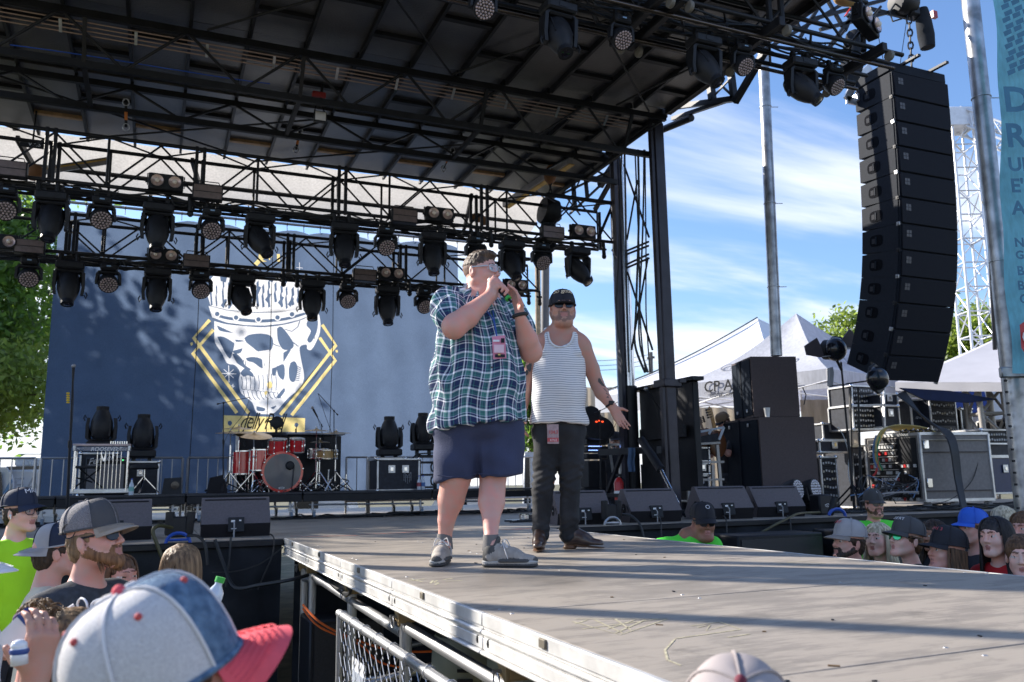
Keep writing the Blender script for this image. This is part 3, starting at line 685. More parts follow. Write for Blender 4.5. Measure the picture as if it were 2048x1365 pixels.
# ================================================================ lighting trusses
def box_truss(t,xa,xb,yc,zt,h=.60,w=.42,bay=.62,endcap=True,seams=(),wires=2):
    """four chords; zigzag braces on every face; doubled uprights at section joints"""
    ys=(yc-w/2,yc+w/2);r=.024
    for y in ys:
        for z in (zt,zt-h):strut(t,(xa,y,z),(xb,y,z),r,M_BLACK,'chord',10)
    n=max(1,round((xb-xa)/bay));s=(xb-xa)/n
    for y in ys:
        for i in range(n):
            a,b=(zt-.02,zt-h+.02) if i % 2==0 else (zt-h+.02,zt-.02)
            strut(t,(xa+s*i,y,a),(xa+s*(i+1),y,b),.013,M_BLACK,'brace',6)
    for i in range(n):
        a,b=(ys if i % 2==0 else ys[::-1])
        strut(t,(xa+s*i,a,zt-h),(xa+s*(i+1),b,zt-h),.011,M_BLACK,'brace',6)
        strut(t,(xa+s*i,b,zt),(xa+s*(i+1),a,zt),.011,M_BLACK,'brace',6)
    for x in seams:
        for dx_ in (-.045,.045):
            for y in ys:MB().box((x+dx_,y,zt-h/2),(.04,.05,h+.06),bev=.005).build('joint_plate',M_BLACK,t)
    for i in range(0,n+1,3):
        for y in ys:strut(t,(xa+s*i,y,zt),(xa+s*i,y,zt-h),.016,M_BLACK,'upright',6)
def truss_cables(t,xa,xb,yc,z,seed):
    rg=random.Random(seed);mb=MB()
    for k in range(5):
        P=[];x=xa;y=yc+rg.uniform(-.2,.2)
        while x<xb:
            P.append((x,y+rg.uniform(-.02,.02),z+rg.uniform(-.05,.04)));x+=rg.uniform(.2,.4)
        mb.path(catmull(P,3),.011,5)
    mb.build('cable_loom',M_CBL,t)
    for k in range(int((xb-xa)/.7)):
        x=rg.uniform(xa,xb-.3);P=[(x,yc-.2,z),(x+.06,yc-.22,z-.08-rg.random()*.09),(x+.2,yc-.2,z-.09),(x+.28,yc-.2,z)]
        MB().path(catmull(P,5),.006,5).build('cable_loop',M_CBL,t)
UY,UZ=11.0,4.70;LY,LZ=12.6,4.17
upper=thing('lighting_truss','upper black box truss hung with lights just under the roof','truss',(2,UY,4))
box_truss(upper,-2.45,6.30,UY,UZ,.62,.45,.6,seams=(-1.32,.35,2.15,4.2))
truss_cables(upper,-2.4,6.1,UY,UZ-.66,1)
lower=thing('lighting_truss','lower black box truss hung with lights in front of the navy backdrop','truss',(2,LY,3.5))
box_truss(lower,-2.45,5.78,LY,LZ,.54,.42,.56,seams=(-1.2,.45,1.72,3.45))
truss_cables(lower,-2.4,5.7,LY,LZ-.58,2)
for t,Y,z,xb in ((upper,UY,UZ-.66,6.3),(lower,LY,LZ-.57,5.78)):
    for dy in (-.17,.17):strut(t,(-2.45,Y+dy,z-.03),(xb-.25,Y+dy,z-.03),.022,M_BLACK,'fixture_pipe',8)
for a,b in (((5.2,UY-.22,UZ+.02),(6.36,UY-.22,UZ+.02)),((6.34,UY-.22,UZ+.02),(6.34,UY-.22,UZ-.62)),((6.05,UY-.22,UZ-.6),(6.34,UY-.22,UZ)),((6.34,UY+.22,UZ),(6.34,UY+.22,UZ-.62)),((6.3,UY-.25,UZ-.62),(6.42,UY-.25,UZ-.62))):strut(upper,a,b,.024,M_BLACK,'end_frame',8)
# ---------------------------------------------------------------- fixtures (prototypes hang from z = 0)
M_LENS=mat('frosted_lens',(0.42,0.33,0.33),0.25,0,0.35,60,coat=.3)
M_LENSD=mat('dark_lens_glass',(0.015,0.012,0.02),0.05,0,0.1,5,coat=1)
M_FACE=mat('lamp_face_plate',(0.05,0.045,0.047),0.4)
def rot_pts(mb,start,R,piv):
    for i in range(start,len(mb.v)):mb.v[i]=tuple(R@(Vector(mb.v[i])-piv)+piv)
def spot(label,pitch=60,yawd=0,s=1.0):
    """big spot moving head: base box, two-arm yoke, tapering head with front tube"""
    t=thing('moving_light',label,'stage light',(0,0,0))
    def B(mb,n,m,sm=35):
        return mb.build(n,m,t,smooth=sm,world=False)
    mb=MB().box((0,0,-.10),(.36,.24,.11),bev=.02).box((0,-.122,-.10),(.10,.006,.05))
    for dx_ in (-.1,.1):mb.box((dx_,0,-.02),(.05,.05,.09)).tube((dx_-.02,0,.03),(dx_+.02,0,.03),.035,10)
    B(mb,'base',M_BLK2)
    mb=MB().box((0,0,-.175),(.30,.15,.045),bev=.02)
    for sx in (-1,1):
        mb.prism([(sx*.15,-.07,-.16),(sx*.195,-.075,-.20),(sx*.20,-.05,-.40),(sx*.19,-.045,-.50),(sx*.185,.045,-.50),(sx*.20,.06,-.38),(sx*.195,.075,-.20),(sx*.15,.07,-.16)],(-sx*.04,0,0))
        mb.path([(sx*.215,-.03,-.46),(sx*.235,-.03,-.50),(sx*.22,-.03,-.545),(sx*.20,-.02,-.50)],.009,6)
    B(mb,'yoke',M_BLK2)
    piv=Vector((0,0,-.40));R=Matrix.Rotation(rad(yawd),3,'Z')@Matrix.Rotation(-rad(90-pitch),3,'X')
    f=Vector((0,0,-1))
    ax=(R@Vector((0,0,-1)))
    prof=[(.02,-.22),(.10,-.21),(.135,-.15),(.145,-.05),(.14,.04),(.115,.13),(.085,.20),(.078,.215),(.082,.225),(.082,.27),(.07,.272)]
    hd=MB().lathe(prof,piv,ax,20,cap=True)
    for a in (40,140,220,320):
        q=R@Vector((math.cos(rad(a))*.14,math.sin(rad(a))*.14,0));hd.bar(piv+q-ax*.17,piv+q*.98+ax*.05,.02,.012)
    B(hd,'lamp_head',M_BLK2,50)
    ln=MB().lathe([(.0,0),(.066,0),(.066,.006),(.03,.014),(0,.016)],piv+ax*.262,ax,16,cap=False);B(ln,'lens',M_LENSD,60)
    t.scale=(s,s,s);return t
def wash(label,pitch=35,yawd=0,s=1.0):
    t=thing('moving_light',label,'stage light',(0,0,0))
    def B(mb,n,m,sm=35):return mb.build(n,m,t,smooth=sm,world=False)
    mb=MB().box((0,0,-.075),(.21,.18,.09),bev=.02).box((0,-.095,-.075),(.12,.008,.03))
    for dx_ in (-.06,.06):mb.box((dx_,0,-.01),(.04,.045,.07)).tube((dx_-.02,0,.03),(dx_+.02,0,.03),.03,8)
    B(mb,'base',M_BLK2)
    B(MB().box((0,-.1,-.075),(.05,.004,.016)),'display',mat('blue_display',(.25,.4,.6),.3))
    mb=MB().box((0,0,-.145),(.25,.10,.04),bev=.015)
    for sx in (-1,1):mb.prism([(sx*.12,-.05,-.13),(sx*.15,-.05,-.17),(sx*.158,-.035,-.30),(sx*.15,.035,-.30),(sx*.15,.05,-.17),(sx*.12,.05,-.13)],(-sx*.028,0,0))
    B(mb,'yoke',M_BLK2)
    piv=Vector((0,0,-.275));R=Matrix.Rotation(rad(yawd),3,'Z')@Matrix.Rotation(-rad(90-pitch),3,'X');ax=R@Vector((0,0,-1))
    B(MB().lathe([(.03,-.12),(.085,-.115),(.105,-.07),(.118,.0),(.124,.05),(.120,.065),(.112,.066)],piv,ax,20),'lamp_head',M_BLK2,50)
    B(MB().lathe([(0,0),(.108,0),(.108,.003),(0,.003)],piv+ax*.066,ax,20,cap=False),'face_plate',M_FACE)
    mb=MB();u=R@Vector((1,0,0));v=R@Vector((0,1,0));
    cs=[(0,0)]+[(.034*math.cos(a),.034*math.sin(a)) for a in np.arange(6)*PI/3]+[(.066*math.cos(a),.066*math.sin(a)) for a in np.arange(12)*PI/6]+[(.094*math.cos(a),.094*math.sin(a)) for a in np.arange(18)*PI/9]
    for a,b in cs:mb.lathe([(.0135,0),(.0135,.004),(.006,.009),(0,.0095)],piv+ax*.069+u*a+v*b,ax,8,cap=False)
    o=B(mb,'lens_cluster',M_LENS,60);o['kind']='stuff'
    t.scale=(s,s,s);return t
def blinder(label):
    t=thing('blinder_light',label,'stage light',(0,0,0))
    mb=MB().box((0,0,0),(.40,.12,.20),bev=.01)
    for dx_ in (-.1,.1):mb.lathe([(.085,0),(.088,.02),(.075,.02),(.072,0)],(dx_,-.062,0),(0,-1,0),18)
    for sx in (-1,1):mb.box((sx*.21,0,.03),(.012,.04,.14)).tube((sx*.2,0,0),(sx*.235,0,0),.018,8)
    mb.box((0,-.058,.075),(.03,.01,.02));mb.build('housing',M_BLK2,t,world=False)
    for dx_ in (-.1,.1):
        MB().lathe([(0,.004),(.03,.005),(.072,.022),(.072,0),(0,0)][::-1],(dx_,-.064,0),(0,-1,0),18,cap=False).build('reflector',mat('warm_reflector',(.55,.42,.38),.3,.5),t,world=False)
        MB().ball((dx_,-.09,0),.03,10,7).build('bulb',mat('bulb_glass',(.85,.75,.65),.15),t,world=False,smooth=180)
    return t
def strobe(label):
    t=thing('strobe_panel',label,'stage light',(0,0,0))
    MB().box((0,0,0),(.36,.12,.19),bev=.006).build('housing',M_BLK2,t,world=False)
    for dz in (-.044,.044):MB().box((0,-.062,dz),(.33,.006,.078)).build('lamp_tray',mat('brown_reflector_tray',(.16,.115,.10),.3,.2,.2,20),t,world=False)
    MB().path([(-.15,0,.09),(-.13,0,.15),(.13,0,.15),(.15,0,.09)],.007,6).build('yoke',M_BLACK,t,world=False)
    return t
ORD=['first','second','third','fourth','fifth','sixth','seventh','eighth','ninth']
protoS,protoW={},{}
def put_fixture(kind,pxx,pyy,Y,s,label,group,pitch,yawd,z=None):
    d=protoS if kind=='S' else protoW;key=(pitch,yawd)
    if key not in d:o=d[key]=(spot if kind=='S' else wash)(label,pitch,yawd)
    else:o=copy_tree(d[key])
    o['label']=label;o['group']=group
    p=atY(pxx,pyy,Y);o.location=(p.x,Y,z if z is not None else p.z);o.scale=(s,s,s);o.rotation_euler=(0,0,rad(rr.uniform(-4,4)))
    return o
up=[('W',12),('S',105),('W',205),('S',318),('W',425),('S',522),('S',690),('W',772),('S',865),('W',950),('S',1022),('W',1080),('S',1152)]
pits={105:(68,0),318:(70,0),522:(50,30),690:(68,0),865:(72,0),1022:(60,10),1152:(50,35)}
nS=nW=0
for k,x in up:
    if k=='S':lab=ORD[nS]+' large spot light from the left on the upper truss';nS+=1
    else:lab=ORD[nW]+' round lens-faced wash light from the left on the upper truss';nW+=1
    p,yw=pits.get(x,(38,0)) if k=='S' else (38,8)
    put_fixture(k,x,400,UY-.17,.98 if k=='S' else 1.05,lab,'lights hung under the upper truss',p,yw,UZ-.72)
lo=[('W',57),('S',138),('W',217),('S',315),('W',402),('S',485),('S',625),('W',695),('S',775),('W',848)]
nS=nW=0
for k,x in lo:
    if k=='S':lab=ORD[nS]+' large spot light from the left on the lower truss';nS+=1
    else:lab=ORD[nW]+' round lens-faced wash light from the left on the lower truss';nW+=1
    p,yw={138:(72,0),315:(72,0),485:(55,25),625:(70,0),775:(72,0)}.get(x,(38,8))
    put_fixture(k,x,560,LY-.17,.98 if k=='S' else 1.05,lab,'lights hung under the lower truss',p,yw,LZ-.62)
bp=blinder('x');first=True
for (x,y,Y,lab) in ((332,367,UY-.3,'twin blinder on the upper truss near its left end'),(878,431,UY-.3,'twin blinder at the middle right of the upper truss'),(1165,465,UY-.3,'twin blinder at the right end of the upper truss'),(327,513,LY-.3,'twin blinder on the lower truss left of the skull'),(782,549,LY-.3,'twin blinder on the lower truss right of the skull'),(1030,572,LY-.3,'twin blinder at the right end of the lower truss beside the plaid man'),(2,485,LY-.3,'twin blinder cut by the left picture edge on the lower truss')):
    o=bp if first else copy_tree(bp);first=False;o['label']=lab;o['group']='twin blinders on the trusses';o.location=atY(x,y,Y)
sp=strobe('x');first=True
for (x,y,Y,lab) in ((20,340,UY-.3,'strobe panel at the far left of the upper truss'),(415,387,UY-.3,'strobe panel on the upper truss above the crown print'),(808,434,UY-.3,'strobe panel at the middle right of the upper truss'),(1104,467,UY-.3,'strobe panel near the right end of the upper truss'),(60,495,LY-.3,'strobe panel over the tree on the lower truss'),(393,524,LY-.3,'strobe panel on the lower truss left of the crown'),(729,552,LY-.3,'strobe panel on the lower truss right of the crown')):
    o=sp if first else copy_tree(sp);first=False;o['label']=lab;o['group']='strobe panels on the trusses';o.location=atY(x,y,Y)
for t,Y,z,xs_ in ((upper,UY,UZ-.72,(-1.32,.35,2.15,4.2,6.25)),(lower,LY,LZ-.62,(-1.2,.45,1.72,3.45,5.7))):
    for x in xs_:
        for dx_ in (-.10,.10):
            MB().tube((x+dx_,Y-.2,z+.08),(x+dx_+.01,Y-.2,z-.10),.030,8).ball((x+dx_+.01,Y-.2,z-.13),(.04,.03,.045),8,6).tube((x+dx_-.05,Y-.2,z-.02),(x+dx_+.05,Y-.2,z-.02),.018,8).build('rigging_clamp',M_BLK2,t)
t=thing('work_light','small square floodlight hanging under the roof lattice','floodlight',atY(640,235,9.6))
p=atY(640,235,9.6);MB().box(p,(.15,.07,.13),bev=.008).build('housing',M_BLK2,t);MB().box(p+Vector((0,-.038,0)),(.125,.006,.105)).build('lamp_face',mat('white_flood_face',(.62,.62,.66),.3),t)
MB().bar(p+Vector((-.08,0,0)),p+Vector((-.04,0,.2)),.012).bar(p+Vector((.08,0,0)),p+Vector((.0,0,.2)),.012).tube(p+Vector((0,0,.2)),p+Vector((.02,0,.42)),.016,6).build('bracket',M_BLACK,t)
MB().box(p+Vector((-.02,0,.28)),(.16,.08,.07),bev=.01).build('clamp',mat('red_and_black_clamp',(.25,.02,.02),.5),t)
for i,(x,y0,y1,yo) in enumerate(((738,208-0,250,10.4),(1770-1170,258,300,11.2),(905,300,338,11.2))):
    x=(252,600,905)[i];a=atY(x,(205,262,300)[i],yo);b=atY(x-(0,8,18)[i],(255,300,338)[i],yo)
    t=thing('ratchet_sling',['orange tagged sling with shackles under the left part of the roof','orange tagged sling with shackles in the middle of the roof','orange tagged sling with shackles at the right of the roof'][i],'sling',b)
    MB().bar(a,b,.03,.012).build('webbing',M_BLACK,t);m_=a.lerp(b,.55);MB().bar(a.lerp(b,.4),a.lerp(b,.72),.034,.016).build('orange_tag',M_ORANGE,t)
    for q in (a,b):MB().path([q+Vector((.035*math.cos(k),0,.045*math.sin(k))) for k in np.linspace(0,6.28,12)],.008,6).build('shackle',M_STEEL,t)
M_YB=mat('yellow_painted_beam',(.55,.33,.06),.5,0,.35,6)
t=thing('hoist_beam','yellow and grey hoist rail with rag-wrapped trolley at the right of the roof','beam',atY(1095,380,11.6))
a=atY(1140,322,10.7);b=atY(1010,410,12.8)
MB().bar(a,b,.10,.10).build('rail_body',mat('grey_rail',(.26,.25,.25),.5,.4),t);MB().bar(a+Vector((.03,-.01,-.056)),b+Vector((.03,-.01,-.056)),.09,.012).build('yellow_strip',M_YB,t)
q=atY(1100,350,11.2);MB().ball(q+Vector((0,0,-.02)),(.10,.10,.13),9,7).ball(q+Vector((.03,0,.1)),(.08,.08,.07),9,7).build('rag_wrap',mat('brown_leather_wrap',(.22,.10,.04),.8,bump=.5),t,smooth=180)
def chain(par,a,b,r=.008,link=.05,m=None):
    a,b=Vector(a),Vector(b);n=max(2,int((a-b).length/link));mb=MB();d=(b-a).normalized();u=d.orthogonal().normalized();v=d.cross(u)
    for i in range(n):
        c=a.lerp(b,(i+.5)/n);w=u if i % 2 else v
        mb.path([c+d*(math.cos(k)*link*.68)+w*(math.sin(k)*link*.36) for k in np.linspace(0,6.28,9)],r,5,cap=False)
    return mb.build('chain',m or M_BLACK,par)
q2=q.copy()
chain(t,q+Vector((0,0,-.1)),(q.x,q.y,4.75),.01,.07)
mt=thing('chain_hoist','black chain hoist hanging over the right end of the upper truss','hoist',(q.x,q.y,4.5))
MB().lathe([(.02,0),(.2,.01),(.22,.06),(.2,.24),(.1,.27),(.02,.27)],(q.x-.16,q.y,4.62),(1,0,-.15),18).box((q.x,q.y,4.57),(.3,.22,.25),bev=.04).build('motor_housing',M_BLK2,mt);MB().box((q.x-.05,q.y,4.2),(.22,.2,.5),bev=.06).build('chain_bag',M_CLOTHBLK,mt)
for i,(x0,y0,x1,y1) in enumerate(((68,345,215,322),(0,170,34,258))):
    Y=12.3;a,b=atY(x0,y0,Y),atY(x1,y1,Y+.6)
    t=thing('hoist_beam',['pale hoist rail with rag-wrapped end at the left above the upper truss','yellow hoist rail cut by the left picture edge under the roof'][i],'beam',a)
    MB().bar(a,b,.08,.10).build('rail_body',mat('grey_rail'),t);MB().bar(a+Vector((0,-.055,0)),b+Vector((0,-.055,0)),.06,.02).build('yellow_strip',M_YB,t)
    MB().ball(a,(.13,.1,.12),9,7).build('rag_wrap',mat('brown_leather_wrap'),t,smooth=180)
t=thing('rag_bundle','brown rag bundle tied on the upper truss above the plaid man','rag',atY(962,440,11.3));MB().ball(atY(955,436,11.3),(.13,.08,.07),9,7).ball(atY(968,443,11.3),(.07,.07,.06),9,7).build('rag',mat('brown_leather_wrap'),t,smooth=180)
cable('blue_cable','thin blue cable draped along the roof lattice at upper left',[atY(20,90,9.3),atY(130,105,9.3),atY(240,122,9.3),atY(330,137,9.3),atY(370,143,9.3),atY(425,152,9.3),atY(480,160,9.3),atY(540,168,9.3)],.006,M_BLUE)
t=thing('sign_plate','small black plate with upside-down letters STA at the left above the truss','sign',atY(65,288,12.0));p=atY(65,288,12.0)
MB().box(p,(.28,.02,.11)).build('plate',M_BLACK,t);mb=MB();text_mb(mb,'STA',p+Vector((.10,-.012,.03)),(-1,0,0),(0,0,-1),.09,0);mb.build('plate_lettering',M_WHITE,t)
MB().bar(p+Vector((0,.02,.05)),p+Vector((0,.1,.5)),.02).build('bracket',M_BLACK,t)
# ================================================================ front truss at upper right
FY,FZ=6.15,5.35
ft=thing('front_lighting_truss','black front truss crossing the top right of the picture with lights below','truss',(4.5,FY,5.3))
bot=FZ-.56
for y in (FY-.33,FY-.15,FY+.15,FY+.33):strut(ft,(1.6,y,bot),(6.95,y,bot),.024,M_BLACK,'chord',10)
for y in (FY-.25,FY+.25):strut(ft,(1.6,y,FZ),(6.6,y,FZ),.026,M_BLACK,'chord',10)
for y in (FY-.25,FY+.25):strut(ft,(1.6,y,bot-.12),(6.9,y,bot-.12),.02,mat('bronze_reflecting_pipe',(.10,.08,.07),.25,.8),'fixture_pipe',10)
n=10;s_=(6.8-1.6)/n
for i in range(n):
    for y in (FY-.25,FY+.25):
        a,b=(FZ,bot) if i % 2==0 else (bot,FZ);strut(ft,(1.6+s_*i,y,a),(1.6+s_*(i+1),y,b),.015,M_BLACK,'brace',6)
    strut(ft,(1.6+s_*i,FY-.3,bot),(1.6+s_*(i+1),FY+.3,bot),.013,M_BLACK,'brace',6)
for x in (3.95,4.15,5.25,6.55):
    MB().box((x,FY,bot-.06),(.07,.95,.10),bev=.008).build('cross_channel',M_BLACK,ft)
    for y in (FY-.46,FY+.40):MB().lathe([(.02,-.02),(.05,-.02),(.055,-.01),(.055,.01),(.05,.02),(.02,.02)],(x+.06,y,bot-.14),(1,0,0),14).build('transport_caster',mat('cream_caster_wheel',(.17,.16,.14),.6),ft)
truss_cables(ft,1.7,6.7,FY,bot-.02,9);truss_cables(ft,3.0,6.7,FY+.1,bot+.1,10)
for x in (5.3,5.45,6.5):strut(ft,(x,FY-.25,bot),(x,FY-.25,FZ+.6),.03,M_BLACK,'hanger',8)
for a,b in (((1530,100),(1700,0)),((1640,60),(1790,22)),((1500,0),(1560,45)),((1690,62),(1715,0)),((1600,75),(1640,10)),((1740,18),(1830,40)),((1620,40),(1770,0)),((1695,30),(1740,70)),((1655,0),(1690,62)),((1570,0),(1600,60)),((1650,105),(1720,12)),((1725,0),(1727,70))):
    pbar(atY(*a,7.6),atY(*b,7.6),.035,.045,'outrigger')
for i,(k,x,y,p_,yw) in enumerate((('W',965,-25,40,0),('S',1115,-30,65,5),('W',1240,35,45,5),('S',1405,45,58,25),('W',1482,85,45,10),('S',1597,88,48,38),('W',1665,132,45,15))):
    o=put_fixture(k,x,y,FY-.1,0.84 if k=='S' else .80,['wash light at the left of the top front truss','large clear-domed spot light on the top front truss','wash light with pink lenses between two spots on the top front truss','spot light in front of the roof corner on the front truss','wash light next to the roof corner on the front truss','spot light against the sky left of the speaker column','wash light at the right end of the front truss'][i],'lights under the front truss',p_,yw)
    o.location.z=bot-.14
t=copy_tree(bp);t['label']='twin blinder at the top right end of the front truss';t.location=atY(1731,45,FY-.35);t.rotation_euler=(0,rad(12),rad(20))
t=thing('rag_bundle','orange brown strap bundle at the top edge above the twin blinder','rag',atY(1700,5,6.3));MB().ball(atY(1690,2,6.3),(.16,.08,.05),9,7).ball(atY(1710,8,6.3),(.07,.07,.05),9,7).build('rag',mat('tan_rag',(.45,.28,.12),.8),t,smooth=180);MB().bar(atY(1700,18,6.2),atY(1690,33,6.2),.03,.01).build('red_tag',M_RED,t)
# ================================================================ mast towers
mast=thing('hydraulic_mast','pair of dark hydraulic roof masts with hanging cables right of the men','mast',(6.2,9.9,GZ))
def mpx(x,y,X):return atX(x,y,X)
M_MAST=mat('dark_purple_grey_steel',(0.035,0.032,0.042),0.4,0.3,0.25,5)
MB().box((6.16,9.25,2.2),(.17,.17,6.3),bev=.02).box((6.05,9.20,2.2),(.04,.05,6.2)).build('front_mast',M_MAST,mast)
MB().box((6.16,9.25,1.72),(.27,.27,.10),bev=.01).box((6.30,9.25,1.75),(.10,.3,.05)).build('mast_collar',M_MAST,mast)
MB().tube((6.42,10.65,GZ),(6.42,10.65,1.85),.115,18).build('mast_sleeve',M_BLACK,mast)
MB().tube((6.42,10.65,1.85),(6.42,10.65,3.9),.088,18).build('polished_ram',mat('polished_ram',(.62,.63,.66),.18,1.0),mast)
MB().tube((6.42,10.65,3.9),(6.42,10.65,5.4),.072,18).box((6.30,10.72,3.2),(.04,.06,4.5)).build('upper_ram',mat('polished_ram'),mast)
MB().box((6.27,10.6,2.0),(.06,.10,6.8)).build('rear_mast',M_MAST,mast)
MB().box((6.62,9.95,1.05),(.10,1.35,1.45),bev=.01).box((6.58,9.95,1.80),(.18,1.6,.05)).box((6.5,9.95,1.12),(.05,1.1,.16)).box((6.5,10.2,.4),(.06,.6,.6)).build('mast_base_housing',M_BLACK,mast)
MB().bar(atX(1200,905,5.9),atX(1318,900,5.9),.07,.09).build('lower_rail',M_BLACK,mast)
MB().bar((5.85,9.1,.28),(5.9,10.7,.28),.28,.05).build('foot_plate',M_BLACK,mast)
a,b,c=atX(1283,880,5.8),atX(1322,940,5.75),atX(1356,1008,5.7)
MB().tube(a,b,.055,12).build('outrigger_cylinder',M_BLACK,mast);MB().tube(b,c,.025,12).build('outrigger_rod',mat('polished_ram'),mast)
pbar(atX(1245,905,5.9),atX(1215,985,5.9),.05,nm='outrigger_cylinder',par=mast)
for a,b in (((1248,330),(1298,475)),((1275,360),(1254,480)),((1255,545),(1305,700)),((1296,515),(1263,700)),((1254,502),(1297,484)),((1254,509),(1297,492)),((1254,529),(1297,509)),((1254,536),(1298,517))):strut(mast,atX(*a,6.25),atX(*b,6.25),.016,M_BLACK,'mast_brace',6)
for k,(xs_,r_) in enumerate((((1276,1278,1276,1272,1270,1290),.02),((1288,1287,1284,1278,1280,1296),.016),((1249,1251,1252,1254,1256,1258),.018),((1244,1240,1238,1233,1240,1247),.014),((1290,1291,1292,1292,1296,1300),.012),((1270,1274,1278,1280,1284,1292),.014))):
    ys_=(300,400,500,620,690,745);P=[atX(x,y,6.12) for x,y in zip(xs_,ys_)];MB().path(catmull(P,6),r_*.9,6).build('hanging_cable',M_CBL,mast)
cable('denim_strip','x',[(0,0,0),(0,0,.1)],.01,M_CBL) if False else None
t=thing('folded_denim','strip of blue denim draped over the mast rail','cloth',atX(1264,940,5.83));P=[[atX(1257+i*2.6+.8*math.sin(j),896+j*6,5.83-.03*math.sin(i*1.3)) for i in range(6)] for j in range(9)];MB().sheet(P,.01).build('denim_cloth',mat('blue_denim',(.06,.11,.2),.9,bump=.4),t,smooth=180)
lm_=thing('hydraulic_mast','pair of dark roof masts at the left end of the stage beyond the picture edge','mast',(-2.7,9.9,GZ))
MB().box((-2.72,9.25,2.2),(.17,.17,6.3),bev=.02).build('front_mast',M_MAST,lm_);MB().tube((-2.9,10.65,GZ),(-2.9,10.65,5.4),.09,18).build('rear_mast',M_MAST,lm_)
MB().box((-2.75,9.9,.7),(.10,1.2,1.2),bev=.01).build('mast_base_housing',M_BLACK,lm_)
for a,b in (((9.3,4.9),(10.6,3.4)),((10.6,4.9),(9.3,3.4)),((9.3,3.3),(10.6,1.6)),((10.6,3.3),(9.3,1.6))):strut(lm_,(-2.75,*a),(-2.75,*b),.016,M_BLACK,'mast_brace',6)
pl_=thing('steel_pole','steel pole left of the stage beyond the picture edge','pole',(-2.95,7.72,GZ));MB().tube((-2.95,7.72,GZ),(-2.95,7.72,6.5),.085,14).build('pole_tube',M_STEEL,pl_)
